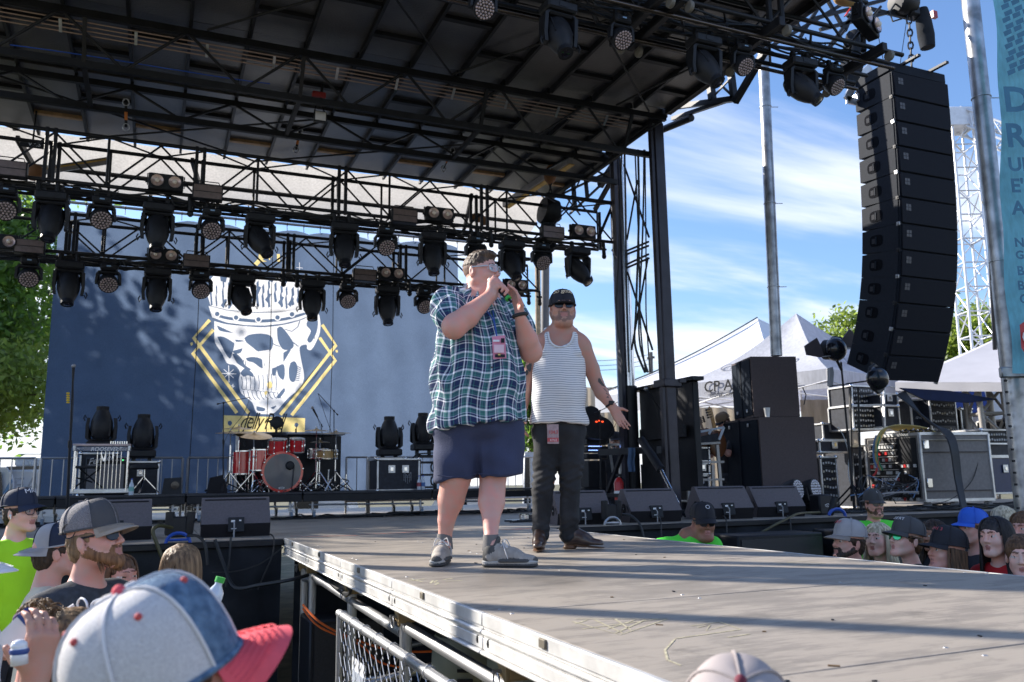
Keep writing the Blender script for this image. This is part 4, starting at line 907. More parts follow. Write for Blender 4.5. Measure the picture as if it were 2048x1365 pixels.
# ================================================================ figures: implicit-surface modeller
class Sdf:
    def __init__(s):s.p=[]
    def cap(s,a,b,ra,rb=None,m=0,k=.02,op='u',sq=None):
        """tapered limb a->b; sq = (axis vector, factor) flattens it along that axis"""
        s.p.append(('c',np.array(a,float),np.array(b,float),ra,ra if rb is None else rb,m,k,op,sq));return s
    def chain(s,pts,rs,m=0,k=.02,op='u',sq=None):
        for i in range(len(pts)-1):s.cap(pts[i],pts[i+1],rs[i],rs[i+1],m,k if i==0 else min(k,.012),op,sq)
        return s
    def ell(s,c,r,R=None,m=0,k=.02,op='u'):
        s.p.append(('e',np.array(c,float),np.array(r,float),np.array(R if R is not None else np.eye(3),float),None,m,k,op,None));return s
    def plane(s,p,n,bb=None,k=.004):
        s.p.append(('p',np.array(p,float),np.array(n,float)/np.linalg.norm(n),bb,None,0,k,'i',None));return s
    def bbox(s,q):
        if q[0]=='c':r=max(q[3],q[4]);return np.minimum(q[1],q[2])-r,np.maximum(q[1],q[2])+r
        r=np.abs(q[3])@q[2] if False else np.full(3,q[2].max());return q[1]-r,q[1]+r
    def dist(s,q,P):
        if q[0]=='c':
            a,b,ra,rb,sq=q[1],q[2],q[3],q[4],q[8]
            ba=b-a;pa=P-a
            if sq is not None:
                ax=np.array(sq[0],float);ax /= np.linalg.norm(ax);f=1/sq[1]-1
                pa=pa+(pa@ax)[...,None]*ax*f;ba=ba+(ba@ax)*ax*f
            h=np.clip(pa@ba/max(ba@ba,1e-9),0,1)
            return np.sqrt(((pa-h[...,None]*ba)**2).sum(-1))-(ra+(rb-ra)*h)
        if q[0]=='e':
            l=(P-q[1])@q[3];k0=np.sqrt(((l/q[2])**2).sum(-1));k1=np.sqrt(((l/q[2]**2)**2).sum(-1))
            return np.where(k1<1e-6,-q[2].min(),k0*(k0-1)/np.maximum(k1,1e-6))
        return (P-q[1])@q[2]
    def mesh(s,res,disp=None):
        lo=np.full(3,1e9);hi=-lo
        for q in s.p:
            if q[7]=='u':a,b=s.bbox(q);lo=np.minimum(lo,a);hi=np.maximum(hi,b)
        lo -= 3*res;hi+=3*res;n=np.ceil((hi-lo)/res).astype(int)+1
        F=np.full(n,.3,np.float32)
        for q in s.p:
            if q[7]=='i' and q[3] is None:i0=np.zeros(3,int);i1=n
            else:
                a,b=(q[3] if q[7]=='i' and q[0]=='p' else s.bbox(q));mg=q[6]+3*res
                i0=np.clip(np.floor((np.array(a)-mg-lo)/res).astype(int),0,n);i1=np.clip(np.ceil((np.array(b)+mg-lo)/res).astype(int)+1,0,n)
            if (i1<=i0).any():continue
            sl=tuple(slice(i0[i],i1[i]) for i in range(3))
            G=np.stack(np.meshgrid(*[lo[i]+res*np.arange(i0[i],i1[i]) for i in range(3)],indexing='ij'),-1)
            d=s.dist(q,G);f=F[sl];k=q[6]
            if q[7]=='u':h=np.maximum(k-np.abs(f-d),0)/k;F[sl]=np.minimum(f,d)-h*h*k/4
            else:
                if q[7]=='s':d=-d
                h=np.maximum(k-np.abs(f-d),0)/k;F[sl]=np.maximum(f,d)+h*h*k/4
        S_=F<0;c=n-1
        cnt=np.zeros(c,np.int8)
        for dx_ in (0,1):
            for dy_ in (0,1):
                for dz_ in (0,1):cnt+=S_[dx_:c[0]+dx_,dy_:c[1]+dy_,dz_:c[2]+dz_]
        act=(cnt>0) & (cnt<8);I=np.argwhere(act);idx=np.full(c,-1,np.int64);idx[act]=np.arange(len(I))
        acc=np.zeros((len(I),3));w=np.zeros(len(I))
        for ax in range(3):
            o=[i for i in range(3) if i != ax]
            for u in (0,1):
                for v in (0,1):
                    A=I.copy();A[:,o[0]]+=u;A[:,o[1]]+=v;B=A.copy();B[:,ax]+=1
                    fa=F[tuple(A.T)].astype(float);fb=F[tuple(B.T)].astype(float);mk=(fa<0) != (fb<0)
                    t=np.where(mk,fa/np.where(mk,fa-fb,1),0);pos=A.astype(float);pos[:,ax]+=t
                    acc[mk]+=pos[mk];w[mk]+=1
        V=lo+res*acc/w[:,None];Q=[]
        for ax in range(3):
            o1,o2=[(1,2),(2,0),(0,1)][ax]
            sl0=[slice(None)]*3;sl1=[slice(None)]*3;sl0[ax]=slice(0,-1);sl1[ax]=slice(1,None)
            d=S_[tuple(sl0)] != S_[tuple(sl1)];E=np.argwhere(d);E=E[(E[:,o1]>0) & (E[:,o2]>0) & (E[:,o1]<c[o1]) & (E[:,o2]<c[o2])]
            if not len(E):continue
            s0=S_[tuple(E.T)];e1=np.zeros(3,int);e1[o1]=1;e2=np.zeros(3,int);e2[o2]=1
            q=np.stack([idx[tuple((E-e1-e2).T)],idx[tuple((E-e2).T)],idx[tuple(E.T)],idx[tuple((E-e1).T)]],1)
            q[~s0]=q[~s0][:,::-1];Q.append(q)
        Q=np.concatenate(Q)
        for _ in range(2):
            sm_=np.zeros_like(V);ct=np.zeros(len(V))
            for a,b in ((0,1),(1,2),(2,3),(3,0)):
                np.add.at(sm_,Q[:,a],V[Q[:,b]]);np.add.at(ct,Q[:,a],1);np.add.at(sm_,Q[:,b],V[Q[:,a]]);np.add.at(ct,Q[:,b],1)
            V=V*.6+.4*sm_/np.maximum(ct,1)[:,None]
        ms=sorted(set(q[5] for q in s.p if q[7]=='u'));M=np.zeros(len(V),int)
        if len(ms)>1:
            best=np.full(len(V),1e9)
            for q in s.p:
                if q[7] != 'u':continue
                d=s.dist(q,V);mk=d<best;best[mk]=d[mk];M[mk]=q[5]
        if disp is not None:
            fn=np.cross(V[Q[:,2]]-V[Q[:,0]],V[Q[:,3]]-V[Q[:,1]]);vn=np.zeros_like(V)
            for k in range(4):np.add.at(vn,Q[:,k],fn)
            vn /= np.maximum(np.linalg.norm(vn,axis=1),1e-9)[:,None];V=V+vn*disp(V)[:,None]
        return V,Q,M
    def build(s,name,mats,parent,res,disp=None,attr=None,matfn=None):
        V,Q,M=s.mesh(res,disp);org=np.array(wloc(parent)) if parent is not None else np.zeros(3)
        me=bpy.data.meshes.new(name);me.vertices.add(len(V));me.vertices.foreach_set('co',(V-org).astype(np.float32).ravel())
        me.loops.add(len(Q)*4);me.loops.foreach_set('vertex_index',Q.ravel().astype(np.int32));me.polygons.add(len(Q));me.polygons.foreach_set('loop_start',np.arange(0,len(Q)*4,4,dtype=np.int32))
        for m in (mats if isinstance(mats,(list,tuple)) else [mats]):me.materials.append(m)
        if matfn is not None:M=matfn(V,M)
        me.polygons.foreach_set('material_index',M[Q[:,0]].astype(np.int32))
        me.update(calc_edges=True);me.validate();me.shade_smooth()
        if attr is not None:
            a=me.attributes.new('pattern','FLOAT_VECTOR','POINT');a.data.foreach_set('vector',attr(V,M).astype(np.float32).ravel())
        o=bpy.data.objects.new(name,me);COL.objects.link(o);o.parent=parent
        return o
def skinmat(name,col,red=(.0,.0,.0)):
    c2=(min(1,col[0]*1.10),col[1]*.80,col[2]*.76)
    return mat(name,col,.48,0,.08,16,bump=.12,bscale=330,col2=c2,sss=.12,spec=.4)
M_LIP=mat('lip_skin',(.47,.20,.17),.5);M_EYEW=mat('eye_white',(.62,.60,.58),.2);M_IRIS=mat('dark_iris',(.03,.02,.015),.15)
def basis(face,up=(0,0,1)):
    """columns: head-right, head-back, head-up   (the face looks along -Y of this frame)"""
    f=Vector(face).normalized();u=Vector(up);y=-f;x=y.cross(u).normalized();z=x.cross(y)
    return Matrix((x,y,z)).transposed()
def add_head(s,c,R,sc=1.0,fat=1.0,fem=False,beard=0,lips=1,open_=0,neck=None,neck_r=.056,brow=True):
    """c = point between the ears; materials 0 skin 1 lip 2 eye 3 dark 4 beard"""
    c=Vector(c);Rn=np.array(R)
    def T(x,y,z):return c+R@(Vector((x,y,z))*sc)
    w=fat
    s.ell(T(0,.012,.035),np.array((.076,.097,.088))*sc,Rn,0,.02)
    s.ell(T(0,-.030,-.028),np.array((.062*w,.066,.080))*sc,Rn,0,.03)
    s.cap(T(-.050*w,.0,-.055),T(-.018,-.075,-.098),.020*sc*w,.020*sc,0,.03);s.cap(T(.050*w,.0,-.055),T(.018,-.075,-.098),.020*sc*w,.020*sc,0,.03)
    s.ell(T(0,-.080,-.098),np.array((.022,.018,.016) if fem else (.028,.020,.020))*sc,Rn,0,.018)
    if fat>1.05:s.ell(T(0,-.045,-.11),np.array((.062,.055,.035))*sc,Rn,0,.03)
    for q in (-1,1):s.ell(T(q*.036*w,-.064,-.024),np.array((.024,.024,.026))*sc,Rn,0,.02)
    s.cap(T(-.034,-.086,.028),T(.034,-.086,.028),(.010 if fem else .013)*sc,None,0,.014)
    for q in (-1,1):s.ell(T(q*.031,-.098,.010),np.array((.019,.013,.012))*sc,Rn,0,.010,'s')
    s.cap(T(0,-.094,.020),T(0,-.113,-.020),.0075*sc,.0105*sc,0,.012)
    s.ell(T(0,-.115,-.024),np.array((.012,.011,.010))*sc,Rn,0,.006)
    for q in (-1,1):s.ell(T(q*.013,-.103,-.027),np.array((.008,.010,.007))*sc,Rn,0,.006)
    for q in (-1,1):
        s.ell(T(q*.031,-.080,.009),np.array((.0135,.013,.0125))*sc,Rn,2,.003)
        s.ell(T(q*.031,-.0905,.009),np.array((.0058,.0045,.0058))*sc,Rn,3,.001)
        s.cap(T(q*.018,-.092,.017),T(q*.045,-.083,.015),.0042*sc,None,0,.004)
        s.cap(T(q*.020,-.090,.001),T(q*.044,-.083,.001),.0038*sc,None,0,.005)
        if brow:s.chain([T(q*.014,-.0985,.031),T(q*.032,-.0975,.036),T(q*.050,-.084,.030)],[.0034*sc,.0036*sc,.0022*sc] if fem else [.0042*sc,.0046*sc,.003*sc],5 if fem else 3,.003)
    lf=.75 if fem else 1;s.cap(T(-.017*lf,-.0945,-.0535),T(.017*lf,-.0945,-.0535),.0045*sc*lf,None,lips,.006);s.ell(T(0,-.0975,-.0530),np.array((.010,.005,.004))*sc,Rn,lips,.005)
    s.cap(T(-.013*lf,-.0935,-.0630-open_*.01),T(.013*lf,-.0935,-.0630-open_*.01),.0058*sc*lf,None,lips,.006)
    if open_:s.ell(T(0,-.100,-.0595),np.array((.014,.010,.004+open_*.004))*sc,Rn,3,.002,'s')
    for q in (-1,1):
        Re=np.array(R@Matrix.Rotation(q*.35,3,'Z')@Matrix.Rotation(-.15,3,'X'))
        s.ell(T(q*.080,.012,-.006),np.array((.010,.020,.033))*sc,Re,0,.006)
        s.ell(T(q*.091,.008,-.002),np.array((.006,.010,.018))*sc,Re,0,.004,'s')
    if beard:
        b=beard
        s.cap(T(-.060*w,-.005,-.045),T(-.024,-.076,-.090),.018*sc+b*.1,.019*sc+b*.4,4,.02);s.cap(T(.060*w,-.005,-.045),T(.024,-.076,-.090),.018*sc+b*.1,.019*sc+b*.4,4,.02)
        s.ell(T(0,-.080,-.102-b*.5),np.array((.026,.020+b*.5,.018+b))*sc,Rn,4,.02)
        s.cap(T(-.026,-.090,-.044),T(.026,-.090,-.044),.0075*sc,None,4,.005);s.cap(T(-.028,-.088,-.050),T(-.032,-.080,-.085),.008*sc,None,4,.005);s.cap(T(.028,-.088,-.050),T(.032,-.080,-.085),.008*sc,None,4,.005)
    if neck is not None:s.cap(T(0,.022,-.06),neck,neck_r*sc,neck_r*1.12*sc,0,.03)
    return T
def hair_cap(parent,c,R,m,sc=1.0,nape=1,grow=.010,low=-.02,front=.055,top=.0,name='hair',back=-.09,res=.006,bump=.0035,hat=False):
    """short hair: a shell over the skull, cut away from the face and round the ears"""
    c=Vector(c);s=Sdf();Rn=np.array(R)
    def T(x,y,z):return c+R@(Vector((x,y,z))*sc)
    s.ell(T(0,.015,.037),(np.array((.076,.097,.088))+grow)*sc,Rn,0,.01)
    if nape:s.ell(T(0,.050,-.02),np.array((.070+grow*.5,.055+grow*.6,.07))*sc,Rn,0,.02)
    if top:s.ell(T(0,-.02,.100),np.array((.062,.075,.028+top))*sc,Rn,0,.02)
    s.ell(T(0,-.145,front-.075),np.array((.085,.105,.085))*sc,Rn,0,.008,'s')
    for q in (-1,1):s.ell(T(q*.088,-.035,low-.045),np.array((.030,.062,.052))*sc,Rn,0,.006,'s')
    dn=R@Vector((0,0,-1));s.plane(T(0,.06,back),dn*1.0,None)
    if hat:s.plane(T(0,0,.036),-dn,None)
    def dp(V):return bump*(np.sin(V[:,0]*310+np.sin(V[:,2]*90)*2)+np.sin(V[:,1]*280+V[:,2]*60)+np.sin(V[:,2]*240+V[:,0]*100))/3
    return s.build(name,m,parent,res,dp)
def strands(parent,roots,m,n_seg=7,r=.004,name='hair_lock',seed=0):
    """bundles of tapering locks: roots = list of control polylines"""
    mb=MB();rg=random.Random(seed)
    for P in roots:
        P=catmull(P,4);K=len(P);mb.path(P,r,4,radii=[r*(.55+.45*math.sin(PI*min(1,(i+2)/(K+2))))*(1 if i<K-3 else (K-i)/4) for i in range(K)])
    return mb.build(name,m,parent,smooth=180)
def long_hair(parent,c,R,m,length=.35,n=90,sc=1.0,seed=1,wave=.02,spread=.02,part=0,r=.006,face_open=.6,fall=None,name='hair',hat=False):
    c=Vector(c);rg=random.Random(seed);L_=[]
    def T(x,y,z):return c+R@(Vector((x,y,z))*sc)
    for i in range(n):
        a=rg.uniform(-PI+face_open,PI-face_open)
        top=T(.004*rg.gauss(0,1)+part*.01,-.03+.05*rg.random(),.122)
        q=Vector((math.sin(a)*.087,math.cos(a)*.105+.012,.03));p1=T(q.x*.75,q.y*.75-.005,.098);p2=T(q.x*1.03,q.y*1.02,.03)
        p3=T(q.x*1.08,q.y*1.02+.008,-.06);ln=length*rg.uniform(.75,1.1)
        e=[p2,p3] if hat else [top,p1,p2,p3];p=p3.copy();ph=rg.uniform(0,6);dv=fall or Vector((0,0,-1));st=max(1,int(ln/.06))
        o=(R@Vector((q.x,q.y,0))).normalized()
        for k in range(st):
            p=p+dv*.06*sc+o*(spread*.25)+Vector((math.sin(ph+k*1.3),math.cos(ph+k*1.1),0))*wave*.5;e.append(p.copy())
        L_.append(e)
    return strands(parent,L_,m,r=r,name=name,seed=seed)
def hairmat(name,col,col2=None):
    if name in _mats:return _mats[name]
    m=mat(name,col,.55,0,.5,70,bump=.5,bscale=150,col2=col2 or tuple(min(1,x*2.0) for x in col),spec=.4);N=m.node_tree.nodes;L=m.node_tree.links
    mp=N.new('ShaderNodeMapping');mp.inputs['Scale'].default_value=(1,1,.08);t=[n for n in N if n.type=='TEX_COORD'][0];L.new(t.outputs['Object'],mp.inputs[0])
    for n in N:
        if n.type=='TEX_NOISE':L.new(mp.outputs[0],n.inputs['Vector'])
    return m
def cap_hat(parent,c,R,m_front,m_back,m_brim,sc=1.0,backwards=False,tilt=.0,brimlen=.075,brimcurve=.35,height=.105,logo=None,logo_m=None,snap=True,button=None,mesh_back=False,flat=False,eyelets=None,low=.028,logo_txt=None,txt_size=.025,txt_w=None,under=None,squatch=None,thin=False):
    """baseball cap: panelled crown (front two, back four), curved brim, button, seams"""
    c=Vector(c);Rb=R@Matrix.Rotation(PI,3,'Z') if backwards else R
    Rb=Rb@Matrix.Rotation(tilt,3,'X')
    def T(x,y,z):return c+Rb@(Vector((x,y,z))*sc)
    rx,ry,y0,z0=.086,.106,.012,low
    def dome(a,t,off=0.0):
        ca,sa=math.cos(a),math.sin(a);ph=t*PI/2;fr=max(0,ca)
        rr_=math.cos(ph)**(.72+.0*fr);z=math.sin(ph)**(.86)*(height)+fr*.012*math.sin(ph*2)
        return T(sa*(rx+off)*rr_,y0-ca*(ry+off)*rr_*(1+.0*fr),z0+z+off*math.sin(ph)*1.0+(.010*ca*-1*(1-t) if backwards else -.006*ca*(1-t)))
    def panel(a0,a1,m,nm):
        A=8 if not thin else 5;B=9 if not thin else 6
        P=[[dome(a0+(a1-a0)*i/A,j/B*.995,.0015*math.sin(PI*i/A)) for j in range(B+1)] for i in range(A+1)]
        return MB().sheet(P,-.003*sc).build(nm,m,parent,smooth=80)
    for k in range(6):
        a0=k*PI/3;fr=k in (0,5)
        if backwards or not fr:pass
        panel(a0,a0+PI/3-.004,m_front if fr else m_back,'cap_panel')
    sm_=MB()
    for k in range(6):
        a=k*PI/3;sm_.path([dome(a,j/10,.0018) for j in range(10)]+[dome(a,.985,.0018)],.0022*sc,5)
    sm_.build('cap_seams',m_back if mesh_back is False else mesh_back,parent)
    MB().path([dome(a,.0,.0015) for a in np.linspace(0,2*PI,33)],.0045*sc,5).build('sweatband_edge',m_front,parent)
    MB().ball(dome(0,1,.003),.0085*sc,10,6).build('button',button or m_front,parent,smooth=180)
    if eyelets is not None:
        for k in range(6):
            a=k*PI/3+PI/6;MB().ball(dome(a,.55,.002),.0048*sc,8,6).build('eyelet',eyelets,parent,smooth=180)
    P=[];nu,nv=(16,7) if thin else (30,9)
    for i in range(nu+1):
        u=-1+2*i/nu;a=u*1.02;row=[]
        for j in range(nv+1):
            v=j/nv;base=T(math.sin(a)*rx*1.0,y0-math.cos(a)*ry*1.0,z0-.006*math.cos(a))
            ln=brimlen*math.cos(u*PI/2*.985)**.6
            off=Rb@(Vector((math.sin(a)*.25*ln*v,-ln*v*1.0,-.012*v*v*(0 if flat else 1)-(.12*ln*v)*(.3 if flat else 1)))*sc)
            curve=-brimcurve*.055*(u*u)*(v**.8)*(0.2 if flat else 1)
            row.append(base+off+Rb@Vector((0,0,curve*sc)))
        P.append(row)
    MB().sheet(P,.0035*sc).build('brim',m_brim,parent,smooth=60)
    if not thin:
        st=MB()
        for j in (2,3.2,4.4,5.6,6.6):
            jj=int(j);f=j-jj;pts=[P[i][jj].lerp(P[i][min(jj+1,nv)],f)+Rb@Vector((0,0,.0042*sc)) for i in range(1,nu)];st.path(pts,.0010*sc,4)
        st.build('brim_stitching',m_brim,parent)
    if snap:
        mb=MB();mb.path([dome(PI+a,.12,.002) for a in np.linspace(-.42,.42,9)],.006*sc,6,flat=.4);mb.build('snap_strap',m_back,parent)
    if logo_m is not None:
        a0=0;ctr=dome(a0,.42,.004);nx=(dome(.12,.42,.004)-dome(-.12,.42,.004)).normalized();nz_=(dome(0,.55,.004)-dome(0,.3,.004)).normalized()
        if logo_txt:
            w_=max(1,len(logo_txt));sgn=1
            wd=txt_w or txt_size*.62;tot=wd*w_
            mb=MB()
            for i,ch in enumerate(logo_txt):
                a=((i+.5)*wd-tot/2)/(rx*sc)*sgn;a=-a if False else a
                a=-a
                p=dome(-a,.40,.006);q=dome(-a+.05,.40,.006);e=dome(-a,.5,.006)
                ux=(q-p).normalized();uy=(e-p);uy=(uy-ux*uy.dot(ux)).normalized()
                text_mb(mb,ch,p-ux*wd*.45-uy*txt_size*.3,ux,uy,txt_size,.001)
            mb.build('cap_lettering',logo_m,parent)
        else:
            logo(parent,ctr,nx,nz_,sc)
    return T,dome
def sunglasses(parent,T,m=None,frame=None,w=.0275,hgt=.021,y=-.108,z=.008,arms=True,round_=False):
    m=m or M_GLOSS;frame=frame or M_GLOSS
    for q in (-1,1):
        cx=q*.032;P=[]
        pts=[(-1,.6),(-.75,.95),(.75,.95),(1,.6),(.85,-.5),(.4,-1),(-.4,-1),(-.85,-.5)] if not round_ else [(math.cos(a),math.sin(a)) for a in np.linspace(0,2*PI,13)[:-1]]
        ring=[T(cx+a*w,y+abs(cx+a*w)**2*6.5,z+b*hgt) for a,b in pts]
        MB().prism(ring,T(0,-.002,0)-T(0,0,0)).build('lens',m,parent)
        MB().path(ring+[ring[0]],.0024,5).build('glasses_rim',frame,parent)
        if arms:MB().bar(T(q*.060,y+.028,z+.012),T(q*.083,.010,z+.010),.004,.008).build('temple_arm',frame,parent)
    MB().tube(T(-.008,y-.001,z+.010),T(.008,y-.001,z+.010),.003,6).build('bridge',frame,parent)
def cloth_disp(amp,seed=0,fx=14,fz=9):
    r_=np.random.RandomState(seed);ph=r_.uniform(0,6,8)
    def f(V):
        x,y,z=V[:,0],V[:,1],V[:,2]
        w=np.sin(z*5+ph[0]+np.sin(x*6+ph[1]))*1.2
        return amp*(np.sin((x+y*.6)*fx+w+ph[2]+z*4)*.5+np.sin((x-y)*fx*1.9+z*fz+ph[3])*.3+np.sin(z*fz*2.6+x*9+ph[4]+w)*.35+np.sin(z*fz*5+x*25-y*13+ph[5])*.12)
    return f
def hand(s,wrist,dirv,palm_n,thumb_side,curl=(.3,.3,.35,.4),L=.185,m=0,spread=.12,thumb_out=.8,r=.0088):
    """wrist -> fingers along dirv, palm facing palm_n, thumb on thumb_side (unit vector)"""
    w=Vector(wrist);d=Vector(dirv).normalized();n=Vector(palm_n);n=(n-d*n.dot(d)).normalized();t=Vector(thumb_side);t=(t-d*t.dot(d)-n*t.dot(n)).normalized()
    pl=L*.52
    for k,o in enumerate((.030,.010,-.010,-.028)):
        s.cap(w+t*o*.55,w+d*pl*(1-.04*abs(k-1))+t*o,.017,.0135,m,.012)
    s.cap(w-d*.02,w+d*.02,.026,.024,m,.02,sq=(n,.72))
    lens=(.42,.47,.44,.34)
    for k,o in enumerate((.031,.0105,-.0105,-.030)):
        base=w+d*pl*(1-.04*abs(k-1))+t*o;fl=L*lens[k];a=0;p=base;dd=(d+t*(o*spread*12)).normalized();rr_=r*(1,1.03,1,.88)[k]
        for j,fr in enumerate((.45,.30,.25)):
            a+=curl[k]*(.9 if j==0 else 1.1);v=dd*math.cos(a)+n*math.sin(a);q=p+v*fl*fr
            s.cap(p,q,rr_*(1-.08*j),rr_*(1-.08*(j+1)),m,.005);p=q
    p=w+d*pl*.22+t*.026;v=(d*.75+t*thumb_out+n*.35).normalized();q=p+v*L*.20;s.cap(p,q,.0145,.0115,m,.014);v2=(d*.9+t*thumb_out*.45+n*.4).normalized();s.cap(q,q+v2*L*.19,.0112,.0088,m,.004)
    return s
SKIN_A=skinmat('fair_ruddy_skin',(.66,.40,.33));SKIN_B=skinmat('tanned_skin',(.52,.31,.23));SKIN_C=skinmat('brown_skin',(.33,.18,.12));SKIN_D=skinmat('pale_skin',(.78,.54,.45))
H_DARK=hairmat('dark_brown_hair',(.022,.013,.009),(.07,.042,.028));H_BROWN=hairmat('brown_hair',(.07,.035,.018),(.19,.10,.05));H_BLOND=hairmat('blond_hair',(.55,.43,.26),(.92,.82,.60));H_RED=hairmat('reddish_brown_beard',(.16,.065,.025),(.33,.16,.07));H_BLACK=hairmat('black_hair',(.010,.009,.010),(.035,.03,.035))
H_LIGHT=hairmat('light_brown_hair',(.14,.08,.045),(.34,.22,.12))
# ================================================================ the two men on the catwalk
CFH=Vector((math.sin(_yaw),math.cos(_yaw),0));RH=Vector((math.cos(_yaw),-math.sin(_yaw),0));ZU=Vector((0,0,1))
RV=np.array(Matrix((RH,CFH,ZU)).transposed())
def VPn(x,y,D,off=0.0):d=ray(x,y);return CAM+d*((D+off)/(d.x*CFH.x+d.y*CFH.y))
def stripes_mat(name,fn,rough=.8,bump=.25):
    m=bpy.data.materials.new(name);m.use_nodes=True;N=m.node_tree.nodes;L=m.node_tree.links;b=N['Principled BSDF'];b.inputs['Roughness'].default_value=rough;b.inputs['Specular IOR Level'].default_value=.25
    at=N.new('ShaderNodeAttribute');at.attribute_name='pattern';sp=N.new('ShaderNodeSeparateXYZ');L.new(at.outputs['Vector'],sp.inputs[0]);fn(N,L,b,sp)
    nz=N.new('ShaderNodeTexNoise');nz.inputs['Scale'].default_value=400;bp=N.new('ShaderNodeBump');bp.inputs['Strength'].default_value=bump;bp.inputs['Distance'].default_value=.002;t=N.new('ShaderNodeTexCoord');L.new(t.outputs['Object'],nz.inputs[0]);L.new(nz.outputs[0],bp.inputs['Height']);L.new(bp.outputs[0],b.inputs['Normal'])
    return m
def ramp(N,L,src,period,stops,off=0.0):
    mu=N.new('ShaderNodeMath');mu.operation='MULTIPLY_ADD';mu.inputs[1].default_value=1/period;mu.inputs[2].default_value=off;L.new(src,mu.inputs[0]);fr=N.new('ShaderNodeMath');fr.operation='FRACT';L.new(mu.outputs[0],fr.inputs[0])
    r=N.new('ShaderNodeValToRGB');r.color_ramp.interpolation='CONSTANT';e=r.color_ramp.elements
    e[0].position=stops[0][0];e[0].color=(*stops[0][1],1);e[1].position=stops[1][0];e[1].color=(*stops[1][1],1)
    for p,c in stops[2:]:k=e.new(p);k.color=(*c,1)
    L.new(fr.outputs[0],r.inputs[0]);return r.outputs[0]
NAVY=(.020,.034,.10);GREEN=(.07,.23,.22);WHT=(.90,.92,.97);LAV=(.55,.60,.74);DKG=(.03,.10,.11)
def plaid(N,L,b,sp):
    st=[(0,NAVY),(.18,WHT),(.25,NAVY),(.34,LAV),(.38,GREEN),(.52,DKG),(.56,GREEN),(.64,WHT),(.72,LAV),(.75,NAVY),(.86,GREEN),(.90,NAVY)]
    a=ramp(N,L,sp.outputs[0],.108,st);c=ramp(N,L,sp.outputs[1],.108,st,.37)
    mx=N.new('ShaderNodeMix');mx.data_type='RGBA';mx.inputs[0].default_value=.5;L.new(a,mx.inputs[6]);L.new(c,mx.inputs[7]);L.new(mx.outputs[2],b.inputs['Base Color'])
M_PLAID=stripes_mat('green_navy_plaid_cotton',plaid)
def tank(N,L,b,sp):
    L.new(ramp(N,L,sp.outputs[1],.0165,[(0,(.80,.79,.78)),(.76,(.20,.20,.26))]),b.inputs['Base Color'])
M_TANK_S=stripes_mat('white_knit_with_thin_dark_stripes',tank)
M_NAVYS=mat('navy_cotton_twill',(.036,.046,.10),.85,0,.15,5,bump=.25,bscale=120)
M_JEAN=mat('washed_black_denim',(.014,.015,.019),.85,0,.35,7,bump=.35,bscale=150,col2=(.034,.036,.042))
def person(label,at,group=None):
    return thing('person',label,'person',at,group)
# ---------------------------------------------------------------- man in plaid
D1=5.10
def V1(x,y,o=0.0):return VPn(x,y,D1,o)
m1=person('heavyset man in green plaid shirt and navy shorts speaking into a microphone',(*atZ(950,1130)[:2],0))
f1=(RH*math.sin(rad(60))-CFH*math.cos(rad(60))+Vector((0,0,-.02))).normalized();R1=basis(f1)
s=Sdf();hc1=V1(962,547,0)
T1=add_head(s,hc1,R1,1.10,fat=1.13,neck=V1(955,618,.05),neck_r=.064,open_=.3)
s.ell(V1(955,640,.02),(.20,.15,.20),RV,0,.05);s.ell(V1(957,760,0),(.25,.22,.25),RV,0,.05);s.ell(V1(957,850,.02),(.23,.19,.16),RV,0,.05)
sh,el,wr=V1(897,612,-.02),V1(908,655,-.29),V1(983,590,-.20)
s.cap(sh,el,.078,.066,0,.03);s.chain([el,el.lerp(wr,.35)+Vector((0,0,-.008)),wr],[.066,.068,.036],0,.03)
sh2,el2,wr2=V1(1018,622,.06),V1(1062,704,.00),V1(1040,634,-.17)
s.cap(sh2,el2,.078,.064,0,.03);s.chain([el2,el2.lerp(wr2,.35),wr2],[.066,.066,.034],0,.03)
mic0,mic1=V1(987,566,-.17),V1(1017,598,-.23);md=(mic1-mic0).normalized()
hw=V1(984,584,-.195);s.cap(wr,hw,.034,.036,0,.02)
cn=V1(989,571,-.185);s.ell(cn+Vector((0,0,.004)),(.046,.042,.046),None,0,.02)
for i in range(4):
    a=mic0.lerp(mic1,.02+.20*i);tow=(-CFH*.85+RH*.2+ZU*.35).normalized()
    b_=a+ZU*.030-CFH*.006;c_=a+RH*.028-CFH*.016+ZU*.006;e_=a+RH*.012-CFH*.030-ZU*.018
    s.cap(cn+ZU*.02-RH*.0+md*(i*.012-.02),b_+tow*.012,.014,.0115,0,.012);s.cap(b_+tow*.012,c_+tow*.006,.0112,.0108,0,.003);s.cap(c_+tow*.006,e_,.0106,.0095,0,.003)
s.cap(hw+RH*.01,mic0.lerp(mic1,.35)-CFH*.03-RH*.014,.014,.011,0,.012)
fd=(ZU*1.0-RH*.22+CFH*.05).normalized()
hand(s,wr2+ZU*.015,fd,(-RH*.75-CFH*.45),(-RH*.55-CFH*.3)*1.0-CFH*.4,curl=(.32,.25,.22,.22),L=.20,spread=.06,thumb_out=1.2,r=.0105)
def L1(x,y,o):return V1(x,y,o)
s.chain([L1(915,870,.0),L1(912,955,-.02),L1(902,1000,.03),L1(893,1040,.04),L1(890,1075,.06),L1(889,1092,.04)],[.11,.090,.080,.052,.040,.042],0,.02)
s.chain([L1(990,870,.0),L1(986,955,.0),L1(983,1005,-.06),L1(982,1040,-.13),L1(982,1075,-.19),L1(986,1092,-.20)],[.11,.080,.079,.050,.039,.042],0,.02)
s.build('body',[SKIN_A,M_LIP,M_EYEW,M_IRIS,H_DARK],m1,.0055)
